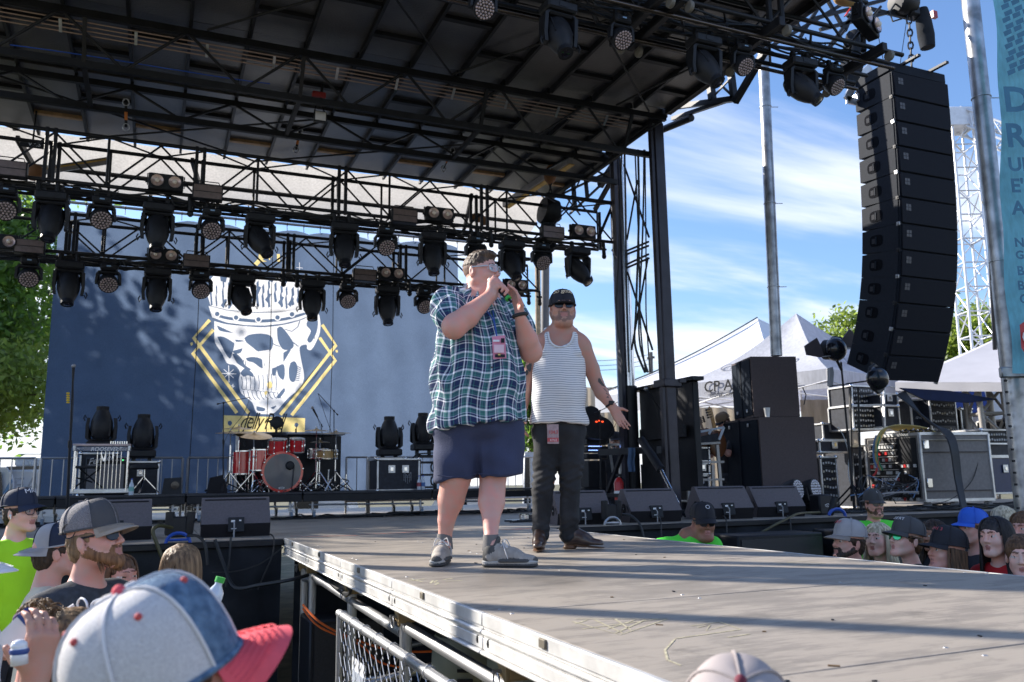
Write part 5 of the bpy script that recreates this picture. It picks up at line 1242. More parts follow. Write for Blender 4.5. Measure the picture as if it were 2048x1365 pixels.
hair_cap(m1,T1(0,0,0),R1,hairmat('short_brown_hair',(.045,.026,.017),(.13,.08,.05)),1.10,nape=0,grow=.003,low=.045,front=.078,top=.003,name='hair',back=.035,res=.0055,bump=.003)
hair_cap(m1,T1(0,0,0),R1,mat('short_faded_hair',(.17,.10,.075),.7,0,.3,60),1.10,nape=0,grow=.0015,low=-.005,front=.072,name='faded_side_hair',back=-.045,res=.0055,bump=.001)
M_CLEAR=mat('clear_acetate',(.42,.44,.47),.12,0,.05,5,coat=.5)
M_GLASS=bpy.data.materials.new('spectacle_glass');M_GLASS.use_nodes=True
_n=M_GLASS.node_tree;_n.nodes.clear();_o=_n.nodes.new('ShaderNodeOutputMaterial');_t=_n.nodes.new('ShaderNodeBsdfTransparent');_t.inputs[0].default_value=(.93,.95,.96,1);_g=_n.nodes.new('ShaderNodeBsdfGlossy');_g.inputs['Roughness'].default_value=.05;_x=_n.nodes.new('ShaderNodeMixShader');_x.inputs[0].default_value=.10;_n.links.new(_t.outputs[0],_x.inputs[1]);_n.links.new(_g.outputs[0],_x.inputs[2]);_n.links.new(_x.outputs[0],_o.inputs[0])
gl=thing('glasses','clear framed spectacles worn by the man in plaid','glasses',tuple(hc1)) if False else m1
sunglasses(m1,lambda x,y,z:T1(x*1.05,y,z),M_GLASS,M_CLEAR,w=.027,hgt=.019,y=-.114,z=.010)
zc=lambda p:np.array(p)
ts=Sdf()
ts.cap(V1(910,612,.0),V1(1005,615,.05),.085,.082,0,.06);ts.ell(V1(953,655,.01),(.215,.180,.22),RV,0,.08)
ts.ell(V1(953,705,-.0),(.255,.235,.22),RV,0,.10);ts.ell(V1(956,770,-.01),(.285,.265,.29),RV,0,.08);ts.ell(V1(956,850,.0),(.292,.262,.24),RV,0,.08)
ts.cap(V1(945,588,.03),V1(968,590,.0),.066,.064,0,.03)
ts.cap(sh+Vector((0,0,.005)),sh.lerp(el,.62),.100,.104,1,.03);ts.cap(sh2+Vector((0,0,.0)),sh2.lerp(el2,.50),.094,.098,2,.03)
ts.plane(V1(956,853,0),(.10*RH.x-.0,.10*RH.y,-1),None,.004)
ts.plane(sh.lerp(el,.64),(el-sh).normalized(),(np.array(sh.lerp(el,.62))-.16,np.array(sh.lerp(el,.62))+.16),.004) if False else None
c1=V1(956,760,0)
def sleeve_frame(a,b):
    z=(b-a).normalized();x=z.cross(ZU).normalized();y=z.cross(x);return np.array(a),np.array(x),np.array(y),np.array(z)
sf1,sf2=sleeve_frame(sh,el),sleeve_frame(sh2,el2)
def pat1(V,M):
    o=np.zeros((len(V),3));d=V-np.array(c1);a=np.arctan2(d@np.array(RH),-(d@np.array(CFH)));rr_=.255
    o[:,0]=a*rr_+.02*np.sin(V[:,2]*9);o[:,1]=V[:,2]+.012*np.sin(a*7)
    for k,sf in ((1,sf1),(2,sf2)):
        mk=M==k;e=V[mk]-sf[0];o[mk,0]=np.arctan2(e@sf[2],e@sf[1])*.10;o[mk,1]=e@sf[3]
    return o
def folds1(V):
    d=V-np.array(c1);a=np.arctan2(d@np.array(RH),-(d@np.array(CFH)));z=V[:,2]
    sd_=np.clip(-a/1.2,0,1);f=.014*sd_*np.sin(a*9+z*13+np.sin(z*6)*1.2)
    f+=.009*np.sin(a*11+z*5+np.sin(a*3+z*7)*1.3)+.004*np.sin(a*23+z*11+1)
    return f*np.clip((z-.72)/.25+.45,.45,1)+.002*np.sin(z*34+a*5)
shirt=ts.build('plaid_shirt',M_PLAID,m1,.0075,folds1,pat1)
nb=V1(957,592,.015)
P=[]
for i in range(17):
    a=-2.7+5.4*i/16;x,y=math.sin(a)*.084,-math.cos(a)*.084
    base=nb+RH*(x+.006)+CFH*y;up_=.030+.012*(1-abs(a)/2.7)
    P.append([base+ZU*(-.02-.018*math.cos(a)),base*1.0+ZU*(up_-.018*math.cos(a))-Vector((RH*x+CFH*y))*.04,base+ZU*(up_-.03-.03*math.cos(a))+(RH*x+CFH*y)*.28])
col=MB().sheet(P,.003).mesh('collar',M_PLAID,80,tuple(wloc(m1)))
a_=col.attributes.new('pattern','FLOAT_VECTOR','POINT');a_.data.foreach_set('vector',np.array([(math.atan2((v.co+Vector(wloc(m1))-nb).dot(RH),-(v.co+Vector(wloc(m1))-nb).dot(CFH))*.09,(v.co.z),0) for v in col.vertices],np.float32).ravel())
o=bpy.data.objects.new('collar',col);COL.objects.link(o);o.parent=m1
def surf(Vc,x,y,r=.30):
    return V1(x,y,-r)
for (x,y,o_) in ((984,735,-.255),(984,772,-.272),(985,808,-.275),(983,838,-.27)):MB().ball(V1(x,y,o_),.006,8,5).build('button',mat('brown_shirt_button',(.10,.07,.05),.4),m1,smooth=180)
ts=Sdf();ts.ell(V1(956,850,.02),(.262,.225,.17),RV,0,.06)
ts.cap(V1(917,865,.0),V1(915,960,-.01),.155,.132,0,.05);ts.cap(V1(1000,865,.01),V1(999,955,.0),.155,.140,0,.02)
ts.cap(V1(930,905,.0),V1(985,905,.0),.14,.14,0,.05);ts.cap(V1(940,930,.02),V1(975,930,.02),.105,.105,0,.05)
ts.plane(V1(956,957,0),(RH.x*.07,RH.y*.07,-1),None,.003)
def f2(V):z=V[:,2];a=(V-np.array(c1))@np.array(RH);a0=float((np.array(V1(957,900))-np.array(c1))@np.array(RH));lo=np.clip((float(V1(956,870).z)-z)/.22,0,1);fr=((V-np.array(c1))@np.array(CFH))<0;return .006*np.sin(a*30+z*6)+.005*np.sin(a*14-z*16+1)+.003*np.sin(z*40+a*20)-.034*lo*fr*np.exp(-((a-a0)/.016)**2)+.006*lo*np.sin((a-a0)*70)*np.exp(-((a-a0)/.09)**2)
ts.build('shorts',M_NAVYS,m1,.0075,f2)
MB().path([V1(876,951,-.125),V1(900,955,-.145),V1(930,953,-.14),V1(953,948,-.10)],.003,5).path([V1(956,948,-.12),V1(980,949,-.145),V1(1015,947,-.14),V1(1040,944,-.08)],.003,5).build('hem_stitching',M_NAVYS,m1)
M_SH1=mat('taupe_suede',(.36,.32,.28),.8,0,.2,30,bump=.3,bscale=200);M_SH2=mat('dark_grey_suede',(.07,.066,.062),.8,0,.2,30);M_SOLE=mat('pale_rubber_sole',(.42,.40,.37),.6,0,.15,20);M_SOLD=mat('dark_rubber_outsole',(.045,.042,.042),.7);M_LACE=mat('grey_lace',(.60,.57,.54),.8)
def sneaker(par,heel,d,L=.30,w=.105):
    heel=Vector(heel);heel.z=0;d=Vector(d).normalized();sd_=d.cross(ZU)
    def T(a,b,z):return heel+d*(a*L)+sd_*(b*w)+ZU*z
    s=Sdf()
    for z,r_,m_ in ((.012,.5,1),(.030,.52,0)):
        s.cap(T(.12,0,z),T(.40,0,z),w*.40,w*.40,m_,.01,sq=(ZU,.36));s.cap(T(.40,0,z),T(.86,.05,z),w*.42,w*.47,m_,.01,sq=(ZU,.30))
    s.plane((0,0,.001),(0,0,-1));s.build('sole',[M_SOLE,M_SOLD],par,.005)
    u=Sdf();u.cap(T(.14,0,.055),T(.16,0,.095),.040,.042,1,.02);u.cap(T(.16,0,.06),T(.55,0,.060),.043,.046,0,.03);u.cap(T(.28,0,.100),T(.62,0,.066),.034,.034,0,.02)
    u.cap(T(.55,0,.050),T(.88,.04,.040),.046,.036,0,.03,sq=(ZU,.8));u.ell(T(.93,.04,.038),(.030,.030,.022),None,1,.01);u.cap(T(.35,.46,.035),T(.85,.42,.032),.012,.012,1,.006);u.cap(T(.35,-.46,.035),T(.85,-.36,.032),.012,.012,1,.006)
    u.cap(T(.24,0,.12),T(.30,0,.15),.030,.022,1,.01,sq=(d,.5));u.plane((0,0,.028),(0,0,-1));u.build('shoe_upper',[M_SH1,M_SH2],par,.005)
    mb=MB()
    for k in range(5):
        f=.36+.065*k;z=.126-.013*k;mb.path(catmull([T(f,-.30,z-.014),T(f+.03,0,z+.008),T(f+.06,.30,z-.018)],4),.0035,5);mb.path(catmull([T(f+.05,-.30,z-.02),T(f+.03,0,z+.010),T(f,.30,z-.012)],4),.0035,5)
    for q in (-1,1):mb.path(catmull([T(.36,q*.05,.138),T(.42,q*.30,.15),T(.48,q*.42,.11),T(.42,q*.2,.12)],5),.0035,5);mb.path(catmull([T(.36,0,.138),T(.44,q*.5,.10),T(.5,q*.55,.05)],5),.003,5)
    mb.build('laces',M_LACE,par)
_h=L1(889,1085,.06);sneaker(m1,_h+CFH*.06,(-CFH-RH*.08),.30)
_h=L1(976,1085,-.20);sneaker(m1,_h-RH*.03,(RH*.97-CFH*.16),.31,.11)
for c_ in (L1(889,1078,.055),L1(982,1080,-.19)):MB().tube(c_-ZU*.06,c_+ZU*.03,.052,16,.044).build('sock',mat('grey_sock',(.16,.15,.145),.9),m1)
MB().path([wr2+ZU*.008+(RH*math.cos(a)+CFH*math.sin(a))*.039+ZU*(.008*math.cos(a)) for a in np.linspace(0,2*PI,21)],.012,6).build('watch_band',M_RUBBER,m1)
M_LAN=mat('blue_lanyard',(.03,.10,.38),.7)
MB().path(catmull([V1(944,590,-.06),V1(965,612,-.16),V1(986,640,-.215),V1(991,662,-.235),V1(994,675,-.25)],5),.0045,5).path(catmull([V1(978,592,-.02),V1(985,620,-.14),V1(990,650,-.22),V1(994,675,-.25)],5),.0045,5).build('lanyard',M_LAN,m1)
bd=thing('badge','pink laminated pass hanging on the plaid man\'s chest','badge',tuple(V1(998,717,-.27)))
a,b,c,d_=V1(984,674,-.265),V1(1010,671,-.262),V1(1013,717,-.285),V1(986,719,-.288)
MB().prism([a,b,c,d_],-CFH*.002).build('pass_card',mat('pink_card',(.72,.26,.36),.35,0,.15,25),bd)
mb=MB()
for (x0,y0,x1,y1,k) in ((988,690,1008,706,0),(986,680,999,684,1),(1002,677,1009,686,2),(990,709,1010,715,2),(996,708,1001,714,3)):
    mb.mi(k);mb.prism([V1(x,y,-.276-(y-672)*.0005) for x,y in ((x0,y0),(x1,y0),(x1,y1),(x0,y1))],-CFH*.0012)
mb.build('pass_print',[mat('pale_pink_print',(.80,.55,.60),.5),M_WHITE,M_BLACK,M_YELLOW],bd)
mc=thing('microphone','black handheld microphone with green end held at the plaid man\'s mouth','microphone',tuple(mic0))
MB().tube(mic0,mic1,.019,16,.016).build('mic_body',M_BLK2,mc);MB().tube(mic1-md*.012,mic1+md*.004,.0195,16).build('green_ring',mat('green_plastic',(.04,.42,.06),.4),mc);MB().ball(mic0-md*.02,.026,14,10).build('mic_grille',mat('steel_mesh',(.3,.3,.32),.4,.7),mc,smooth=180);MB().tube(mic1,mic1+md*.03,.008,8).build('antenna',M_BLK2,mc)
# ---------------------------------------------------------------- man in tank top
D2=6.05
def V2(x,y,o=0.0):return VPn(x,y,D2,o)
m2=person('man in striped tank top, black jeans, cap and sunglasses holding his arm out',(*atZ(1118,1092)[:2],0))
R2=basis((-CFH+RH*.05+ZU*.03));s=Sdf();hc2=V2(1125,618)
T2=add_head(s,hc2,R2,1.10,fat=1.12,beard=.004,neck=V2(1121,672,.03),neck_r=.062)
s.cap(V2(1093,682,.01),V2(1152,682,.01),.070,.070,0,.05);s.cap(V2(1105,668,.03),V2(1138,668,.03),.055,.055,0,.05)
s.ell(V2(1121,720,.01),(.175,.12,.19),RV,0,.05);s.ell(V2(1119,800,.0),(.17,.13,.2),RV,0,.05)
s.ell(V2(1083,694,.01),(.070,.070,.085),RV,0,.03);s.ell(V2(1163,694,.01),(.070,.070,.085),RV,0,.03)
s.chain([V2(1165,697,.01),V2(1183,738,.02),V2(1194,768,.02),V2(1203,786,-.01),V2(1222,812,-.06)],[.068,.058,.050,.050,.031],0,.02)
s.chain([V2(1080,697,.01),V2(1066,735,.03),V2(1054,765,.05),V2(1047,800,.02),V2(1045,825,-.02)],[.066,.056,.050,.044,.030],0,.02)
hand(s,V2(1225,815,-.065),V2(1247,852,-.10)-V2(1225,815,-.065),-CFH+RH*.3,RH*.8+ZU*.5,curl=(.12,.1,.15,.2),L=.20,spread=.16,thumb_out=1.1,r=.0095)
hand(s,V2(1045,828,-.03),(0,0,-1),RH,-CFH,curl=(.3,.3,.3,.3),L=.18)
for c_,lst in ((0,[(1096,870),(1094,960),(1086,1030)]),(0,[(1141,870),(1140,960),(1139,1030)])):s.chain([V2(x,y) for x,y in lst],[.085,.055,.045],0,.02)
M_STUB=skinmat('stubbled_skin',(.27,.16,.12))
s.build('body',[SKIN_B,M_LIP,M_EYEW,M_IRIS,M_STUB],m2,.0065)
M_TAT=mat('tattoo_ink',(.07,.065,.06),.55)
tt=Sdf();rg=random.Random(4)
cap_hat(m2,T2(0,.0,.0),R2,mat('black_cap_cloth',(.014,.015,.022),.8,bump=.2),mat('black_cap_cloth'),mat('black_cap_cloth'),1.14,logo_m=mat('tan_embroidery',(.85,.66,.42),.7),logo_txt='So good!',txt_size=.056,txt_w=.021,brimlen=.062,flat=True,low=.024,height=.098,brimcurve=.8)
sunglasses(m2,T2,M_GLOSS,M_GLOSS,w=.031,hgt=.021,y=-.108,z=.006)
hair_cap(m2,T2(0,0,0),R2,H_DARK,1.08,grow=.004,low=.0,front=.03,name='hair',back=-.05,res=.008)
ts=Sdf();ts.ell(V2(1120,725,.0),(.190,.137,.20),RV,0,.06);ts.ell(V2(1119,765,-.01),(.192,.148,.19),RV,0,.08);ts.ell(V2(1118,800,-.015),(.198,.155,.19),RV,0,.06);ts.ell(V2(1117,845,.0),(.218,.160,.13),RV,0,.06)
for x,xe in ((1094,1088),(1149,1153)):ts.chain([V2(x-1,663,.03),V2(x,672,-.055),V2(xe,705,-.095)],[.030,.026,.04],0,.02,sq=(CFH,.6));ts.chain([V2(x-1,663,.03),V2(x,690,.10)],[.030,.06],0,.02)
ts.ell(V2(1121,658,-.13),(.100,.17,.130),RV,0,.006,'s')
for x in (1073,1172):ts.ell(V2(x,690,-.01),(.062,.20,.105),RV,0,.006,'s')
ts.ell(V2(1120,650,.05),(.085,.12,.06),RV,0,.006,'s')
ts.plane(V2(1118,849,0),(RH.x*-.02,RH.y*-.02,-1),None,.003)
c2_=np.array(V2(1118,780))
def pat2(V,M):d=V-c2_;a=np.arctan2(d@np.array(RH),-(d@np.array(CFH)));o=np.zeros((len(V),3));o[:,0]=a*.2;o[:,1]=V[:,2]+.004*np.sin(a*3)+.0012*np.sin(V[:,2]*20+a*8);return o
def f3(V):z=V[:,2];a=(V-c2_)@np.array(RH);return .005*np.sin(a*24+z*5+np.sin(z*7))+.003*np.sin(a*50-z*9)+.0025*np.sin(z*28+a*9)
ts.build('tank_top',M_TANK_S,m2,.0075,f3,pat2)
nk=MB();nk.path(catmull([V2(1096,665,-.055),V2(1100,682,-.10),V2(1110,692,-.122),V2(1122,695,-.128),V2(1134,692,-.122),V2(1143,682,-.10),V2(1148,665,-.055)],4),.008,5);nk.build('neck_binding',mat('white_knit_binding',(.74,.73,.71),.8),m2)
ts=Sdf();ts.ell(V2(1119,862,.01),(.198,.135,.13),RV,0,.05)
ts.chain([V2(1097,870,.0),V2(1091,925,.0),V2(1086,975,-.01),V2(1083,1035,.0),V2(1081,1068,.0)],[.108,.092,.076,.066,.062],0,.03);ts.chain([V2(1140,870,.0),V2(1141,925,.0),V2(1140,975,.0),V2(1139,1035,.0),V2(1137,1068,.04)],[.108,.094,.076,.066,.064],0,.02)
zk=V2(1119,958).z
def f4(V):
    z=V[:,2];a=(V-c2_)@np.array(RH);kn=np.exp(-((z-zk)/.12)**2)+.8*np.exp(-((z-.12)/.10)**2)
    return .0045*kn*np.sin(z*85+a*30+np.sin(a*30+z*14)*2.2)+.003*kn*np.sin(z*140-a*55)+.003*np.sin(a*45+z*12)+.002*np.sin(z*30+a*20)
ts.build('jeans',M_JEAN,m2,.0075,f4)
M_BOOT=mat('brown_leather_boot',(.055,.032,.024),.28,0,.3,12,coat=.25);M_BSOLE=mat('brown_leather_sole',(.14,.07,.035),.5)
def boot(par,heel,d,L=.30,w=.10):
    heel=Vector(heel);heel.z=0;d=Vector(d).normalized();sd_=d.cross(ZU)
    def T(a,b,z):return heel+d*(a*L)+sd_*(b*w)+ZU*z
    s=Sdf();s.cap(T(.45,0,.020),T(.88,.02,.012),w*.44,w*.36,0,.01,sq=(ZU,.16));s.cap(T(.12,0,.03),T(.50,0,.030),w*.34,w*.34,0,.01,sq=(ZU,.16));s.cap(T(.10,0,.012),T(.20,0,.012),w*.34,w*.34,0,.005,sq=(ZU,.5));s.plane((0,0,.001),(0,0,-1));s.build('boot_sole',M_BSOLE,par,.005)
    u=Sdf();u.cap(T(.14,0,.07),T(.16,0,.20),.042,.052,0,.02);u.cap(T(.16,0,.07),T(.5,0,.07),.044,.042,0,.03);u.cap(T(.3,0,.12),T(.6,0,.065),.036,.036,0,.03);u.cap(T(.50,0,.05),T(.86,.02,.040),.044,.034,0,.02,sq=(ZU,.85));u.plane((0,0,.03),(0,0,-1));u.build('boot_upper',M_BOOT,par,.005)
boot(m2,V2(1081,1070,.02)+CFH*.03,(-CFH-RH*.10),.30);boot(m2,V2(1135,1070,.06)-RH*.03,(RH*.92-CFH*.30),.30)
MB().path([V2(1220,809,-.06)+(RH*.8*math.cos(a)+ZU*.5*math.cos(a)+CFH*math.sin(a))*.034 for a in np.linspace(0,2*PI,17)],.008,6).box(V2(1222,806,-.095),(.035,.012,.03),bev=.004).build('watch',M_BLK2,m2)
for (x,y,w_,h_,o_) in ((1203,770,5,7,-.032),(1206,778,6,9,-.036),(1209,785,5,8,-.05),(1212,792,6,6,-.058),(1215,799,4,6,-.068),(1199,762,3,6,-.03),(1058,735,6,9,-.028),(1062,725,5,6,-.026),(1053,745,4,6,-.02)):
    c_=V2(x,y,o_);rg2=random.Random(x)
    MB().add([c_+RH*(math.cos(a)*w_*.0038*rg2.uniform(.5,1.2))+ZU*(math.sin(a)*h_*.0038*rg2.uniform(.5,1.2))-CFH*.006 for a in np.linspace(0,2*PI,11)[:-1]],[tuple(range(9,-1,-1))]).build('tattoo',M_TAT,m2)
bd=thing('badge','red and white pass hanging below the striped tank top','badge',tuple(V2(1106,888,-.15)))
MB().prism([V2(x,y,-.150) for x,y in ((1094,849),(1117,849),(1118,888),(1095,888))],-CFH*.002).build('pass_card',mat('grey_pink_card',(.42,.30,.31),.45,0,.2,60),bd)
MB().prism([V2(x,y,-.154) for x,y in ((1095,876),(1117,876),(1117,884),(1095,884))],-CFH*.001).build('red_band',mat('red_print',(.55,.09,.10),.5),bd)
mb=MB();text_mb(mb,'104.3',V2(1097,868,-.156),RH,ZU,.034,.0,bold=.015,spacing=.9);mb.build('pass_number',mat('red_print'),bd)
mb=MB();text_mb(mb,'KYLE',V2(1100,883,-.157),RH,ZU,.022,.0);mb.build('pass_name',M_WHITE,bd)
# ================================================================ equipment on the stage
M_WEDGE=mat('speckled_grey_speaker_paint',(.145,.128,.136),.7,0,.12,60,bump=.25,bscale=250,spec=.2)
M_WDARK=mat('dark_speaker_paint_and_shade',(.020,.019,.022),.7,0,.12,60,bump=.2,bscale=250,spec=.15)  # dark paint, also used to colour in the shade under the wedges
def wedge_proto():
    t=thing('monitor_wedge','x','stage monitor')
    w,prof=.63,[(.045,0),(.0,.125),(.20,.365),(.27,.37),(.50,.07),(.46,0)]
    MB().prism([(-w/2,y,z) for y,z in prof],(w,0,0)).build('cabinet',[M_WEDGE],t,world=False)
    MB().prism([(-w/2-.001,y,z) for y,z in [(.042,-.001),(-.002,.123),(.006,.131),(.05,.0)]][::1],(w+.002,0,0)).build('bottom_edge_shade',M_WDARK,t,world=False)  # shade along the lower lip, put in as dark colour
    MB().prism([(-w/2+.02,.043,.006),(w/2-.02,.043,.006),(w/2-.02,.001,.118),(-w/2+.02,.001,.118)],(0,-.003,-.001)).build('lower_face_shade',M_WDARK,t,world=False)  # lower face slopes inward; its shade is painted on as a dark sheet
    MB().box((0,.275,.225),(w-.06,.01,.32),Matrix.Rotation(rad(37),3,'X')).build('grille',mat('perforated_grille'),t,world=False)
    for q in (-1,1):
        MB().lathe([(.055,0),(.055,.003),(.03,.004),(.0,.003)],(q*w/2,.19,.15),(q,0,0),18,cap=False).mi(1).lathe([(.012,.004),(.012,.006),(0,.006)],(q*w/2,.19,.15),(q,0,0),10,cap=False).build('pole_cup',[M_WDARK,M_STEEL],t,world=False)
        MB().box((q*(w/2+.001),.085,.15),(.006,.018,.075),Matrix.Rotation(rad(-32),3,'X')).build('handle_slot',M_BLACK,t,world=False)
    MB().box((.0,.010,.115),(.145,.035,.135),Matrix.Rotation(rad(-12),3,'X')).build('connector_recess',M_BLACK,t,world=False)
    mb=MB().box((-.03,-.010,.15),(.035,.006,.02)).box((.035,-.010,.155),(.02,.006,.012)).box((-.02,-.014,.075),(.05,.004,.016));mb.build('connector_label',M_WHITE,t,world=False)['kind']='stuff'
    MB().path([(-.02,-.02,.14),(-.02,-.055,.12),(-.02,-.05,.02),(-.015,-.02,-.10)],.007,6).build('signal_lead',mat('grey_plug',(.35,.35,.36),.5),t,world=False)
    return t
wp=wedge_proto()
for i,(x,y,rz,sc,lab) in enumerate(((-.30,8.62,3,1,'left wedge monitor on the stage edge partly behind the grey cap'),(.755,8.55,-2,1,'wedge monitor at the catwalk corner seen square from behind'),(4.43,8.38,-8,1.0,'wedge monitor right behind the legs of the man in black jeans'),(5.33,8.34,-6,1.02,'second wedge from the man in jeans with a white plug at its back'),(6.35,8.36,-10,1.05,'wedge monitor above the guard in green with dark cap'),(7.20,8.42,-12,1.02,'rightmost wedge beside the round lens lamps'),(-1.55,8.75,12,1,'wedge cut by the left picture edge behind the young man in neon'))):
    o=wp if i==0 else copy_tree(wp);o.location=(x,y,0);o.rotation_euler=(0,0,rad(rz));o['label']=lab;o['group']='wedge monitors along the stage edge';o.scale=(sc,sc,sc)
def twin_tubes(x,y,lab,blue):
    t=thing('clamp_lamp',lab,'lamp',(x,y,0),'twin tube lamps clamped to the stage edge')
    for dx_,tl in ((-.075,.0),(.075,.10)):MB().lathe([(.035,.06),(.04,.08),(.038,.26),(.032,.262),(.030,.24)],(x+dx_,y,0),(tl,0,1),16,cap=False).build('lamp_tube',M_BLK2,t)
    MB().box((x,y+.02,.13),(.13,.10,.18),bev=.01).build('driver_box',M_BLK2,t)
    c=M_BLUE if blue else M_STEEL
    MB().path([Vector((x+.10*math.cos(a),y-.03,-.01+.09*math.sin(a))) for a in np.linspace(-.6,3.7,14)],.016,6).tube((x-.09,y-.03,.02),(x+.09,y-.03,.02),.012,6).build('clamp_ring',c,t)
p=atY(357,1060,8.12);twin_tubes(p.x,8.12,'twin black tube lamp with blue clamp between the two left wedges',True)
p=atY(1222,1045,8.2);twin_tubes(p.x,8.2,'twin black tube lamp with steel clamp left of the second right wedge',False)
p=atY(1668,1030,8.15)
t=thing('clamp_lamp','tilted black tube lamp with blue clamp right of the round lens lamps','lamp',(p.x,p.y,0),'twin tube lamps clamped to the stage edge')
MB().lathe([(.03,0),(.04,.02),(.042,.22),(.034,.222)],(p.x-.06,p.y,.02),(.45,0,1),16).build('lamp_tube',M_BLK2,t);MB().path([Vector((p.x+.02+.13*math.cos(a),p.y-.03,.0+.09*math.sin(a))) for a in np.linspace(-.9,3.0,14)],.02,6).build('clamp_ring',M_BLUE,t)
cable('stage_cable','thick cable arching off the edge beside the blue clamped lamp',[atY(345,1056,8.1),atY(318,1052,8.02),atY(306,1062,7.98),atY(313,1085,7.96),atY(326,1120,7.95)],.017,mat('yellow_black_cable',(.06,.055,.02),.5))
cable('stage_cable','black cable curving over the edge right of the blue clamped lamp',[atY(375,1072,8.08),atY(395,1073,8.0),atY(410,1090,7.96),atY(415,1130,7.95)],.014,M_CBL)
cable('stage_cable','thick cable running from the second right wedge down to the guard',[atY(1245,1030,8.2),atY(1262,1032,8.1),atY(1280,1050,8.0),atY(1288,1080,7.96)],.015,M_CBL)
cable('stage_cable','yellow striped cable rising from the skirt to the silver plug',[atY(1515,1070,7.9),atY(1550,1050,7.93),atY(1580,1035,8.0),atY(1600,1027,8.1),atY(1640,1025,8.2)],.014,mat('yellow_black_cable'))
for i,x in enumerate((1321,1452,1580)):cable('stage_cable',['cable hanging down the skirt under the second right wedge','cable hanging down the skirt under the third right wedge','cable hanging down the skirt under the rightmost wedge'][i],[atY(x-5,1032,8.25),atY(x,1040,8.02),atY(x+2,1075,7.95),atY(x+4,1130,7.95)],.008,M_CBL)
for i,(x,dx_) in enumerate(((1590,0),(1625,0))):
    o=wash('x',8,0,1.15);o['label']=['left of the two round white-lens lamps standing behind the rightmost wedge','right of the two round white-lens lamps behind the rightmost wedge'][i];o['group']='floor lamps with white lenses'
    o.location=(atY(x,1030,8.95).x,8.95,.0);o.rotation_euler=(0,PI,rad(18));o.scale=(1.15,1.15,1.15)
    for ch in o.children:
        if ch.name.startswith('lens_cluster'):ch.data.materials.clear();ch.data.materials.append(mat('bright_lens',(.75,.72,.75),.12))
t=thing('power_box','black box with white oval badge between the lens lamps and the tilted tube','box',atY(1640,1010,8.7));p=atY(1643,1028,8.6);MB().box((p.x,p.y,.13),(.22,.2,.26),bev=.02).build('box_body',M_BLK2,t);mb=MB();mb.path([(p.x+.045*math.cos(a)+.02,p.y-.103,.12+.018*math.sin(a)) for a in np.linspace(0,2*PI,17)],.003,4);mb.build('oval_badge',M_WHITE,t)
mb=MB();text_mb(mb,'MACW',(p.x-.012,p.y-.103,.112),(1,0,0),(0,0,1),.024,.0);mb.build('badge_lettering',M_WHITE,t)
t=thing('effects_pedal','silver pedal board on the deck left of the man in jeans','pedal',atZ(1045,1043));p=atZ(1050,1043)
MB().box((p.x,p.y,.012),(.42,.25,.022),bev=.004).build('base_plate',M_ALU,t);MB().lathe([(.0,0),(.10,0),(.10,.05),(.0,.05)],(p.x+.03,p.y,.03),n=18).build('pedal_top',M_CHROME,t)
for k in range(6):a=k*PI/3;MB().tube((p.x+.03+.09*math.cos(a),p.y+.09*math.sin(a),.02),(p.x+.03+.09*math.cos(a),p.y+.09*math.sin(a),.09),.007,6).build('knob',M_BLACK,t)
# ---------------------------------------------------------------- risers
RZ,RY0,RY1=.385,12.45,14.28
rj=[-3.6,-1.15,.43,2.0,3.95,5.75]
for i in range(5):
    x0,x1=rj[i]+.01,rj[i+1]-.01
    t=thing('stage_riser',['rolling riser at far left under the RV corner','rolling riser carrying the steel guitar','rolling riser under the left half of the drum kit','rolling riser under the bass drum and case','rolling riser running behind the plaid man'][i],'riser',((x0+x1)/2,13.3,0),'rolling risers at the back of the stage')
    MB().box(((x0+x1)/2,(RY0+RY1)/2,RZ-.015),(x1-x0,RY1-RY0,.03),bev=.003).build('riser_top',mat('black_riser_top',(.04,.04,.045),.7),t)
    MB().box(((x0+x1)/2,RY0+.02,RZ-.085),(x1-x0,.04,.105),bev=.006).build('riser_frame',M_BLACK,t);MB().box(((x0+x1)/2,RY1-.02,RZ-.085),(x1-x0,.04,.105)).build('riser_frame',M_BLACK,t)
    for x in (x0+.15,x1-.15):
        for y in (RY0+.1,RY1-.1):
            strut(t,(x,y,RZ-.13),(x,y,.12),.02,M_STEEL,'leg',8)
            MB().lathe([(.015,-.018),(.05,-.018),(.055,-.01),(.055,.01),(.05,.018),(.015,.018)],(x+.02,y,.056),(1,0,0),14).mi(1).box((x+.02,y,.10),(.05,.05,.05),bev=.006).build('caster',[mat('blue_grey_wheel',(.20,.25,.32),.5),M_STEEL],t)
    strut(t,(x0+.1,RY0+.1,.2),(x1-.1,RY0+.1,.18),.014,M_STEEL,'cross_tube',8)
def barrier(x0,x1,lab):
    t=thing('crowd_barrier',lab,'barrier',((x0+x1)/2,14.36,0),'steel barriers along the back of the stage')
    y,z1,z0=14.34,.94,.20
    strut(t,(x0,y,z1),(x1,y,z1),.018,M_STEEL,'top_rail');strut(t,(x0,y,z0),(x1,y,z0),.018,M_STEEL,'bottom_rail')
    for x in (x0,x1):strut(t,(x,y,z0-.2),(x,y,z1),.02,M_STEEL,'end_post')
    n=int((x1-x0)/.145)
    for k in range(1,n):strut(t,(x0+(x1-x0)*k/n,y,z0),(x0+(x1-x0)*k/n,y,z1),.009,M_STEEL,'upright_bar',6)
for i,(a,b) in enumerate(((-3.6,-1.62),(-1.55,.42),(.50,1.55),(3.02,3.38),(3.42,5.0),(5.1,6.9))):barrier(a,b,['barrier panel in front of the RV at far left','barrier panel behind the steel guitar','barrier panel left of the drum desk','short barrier panel right of the drum desk','barrier panel behind the black case','barrier panel hidden behind the two men'][i])
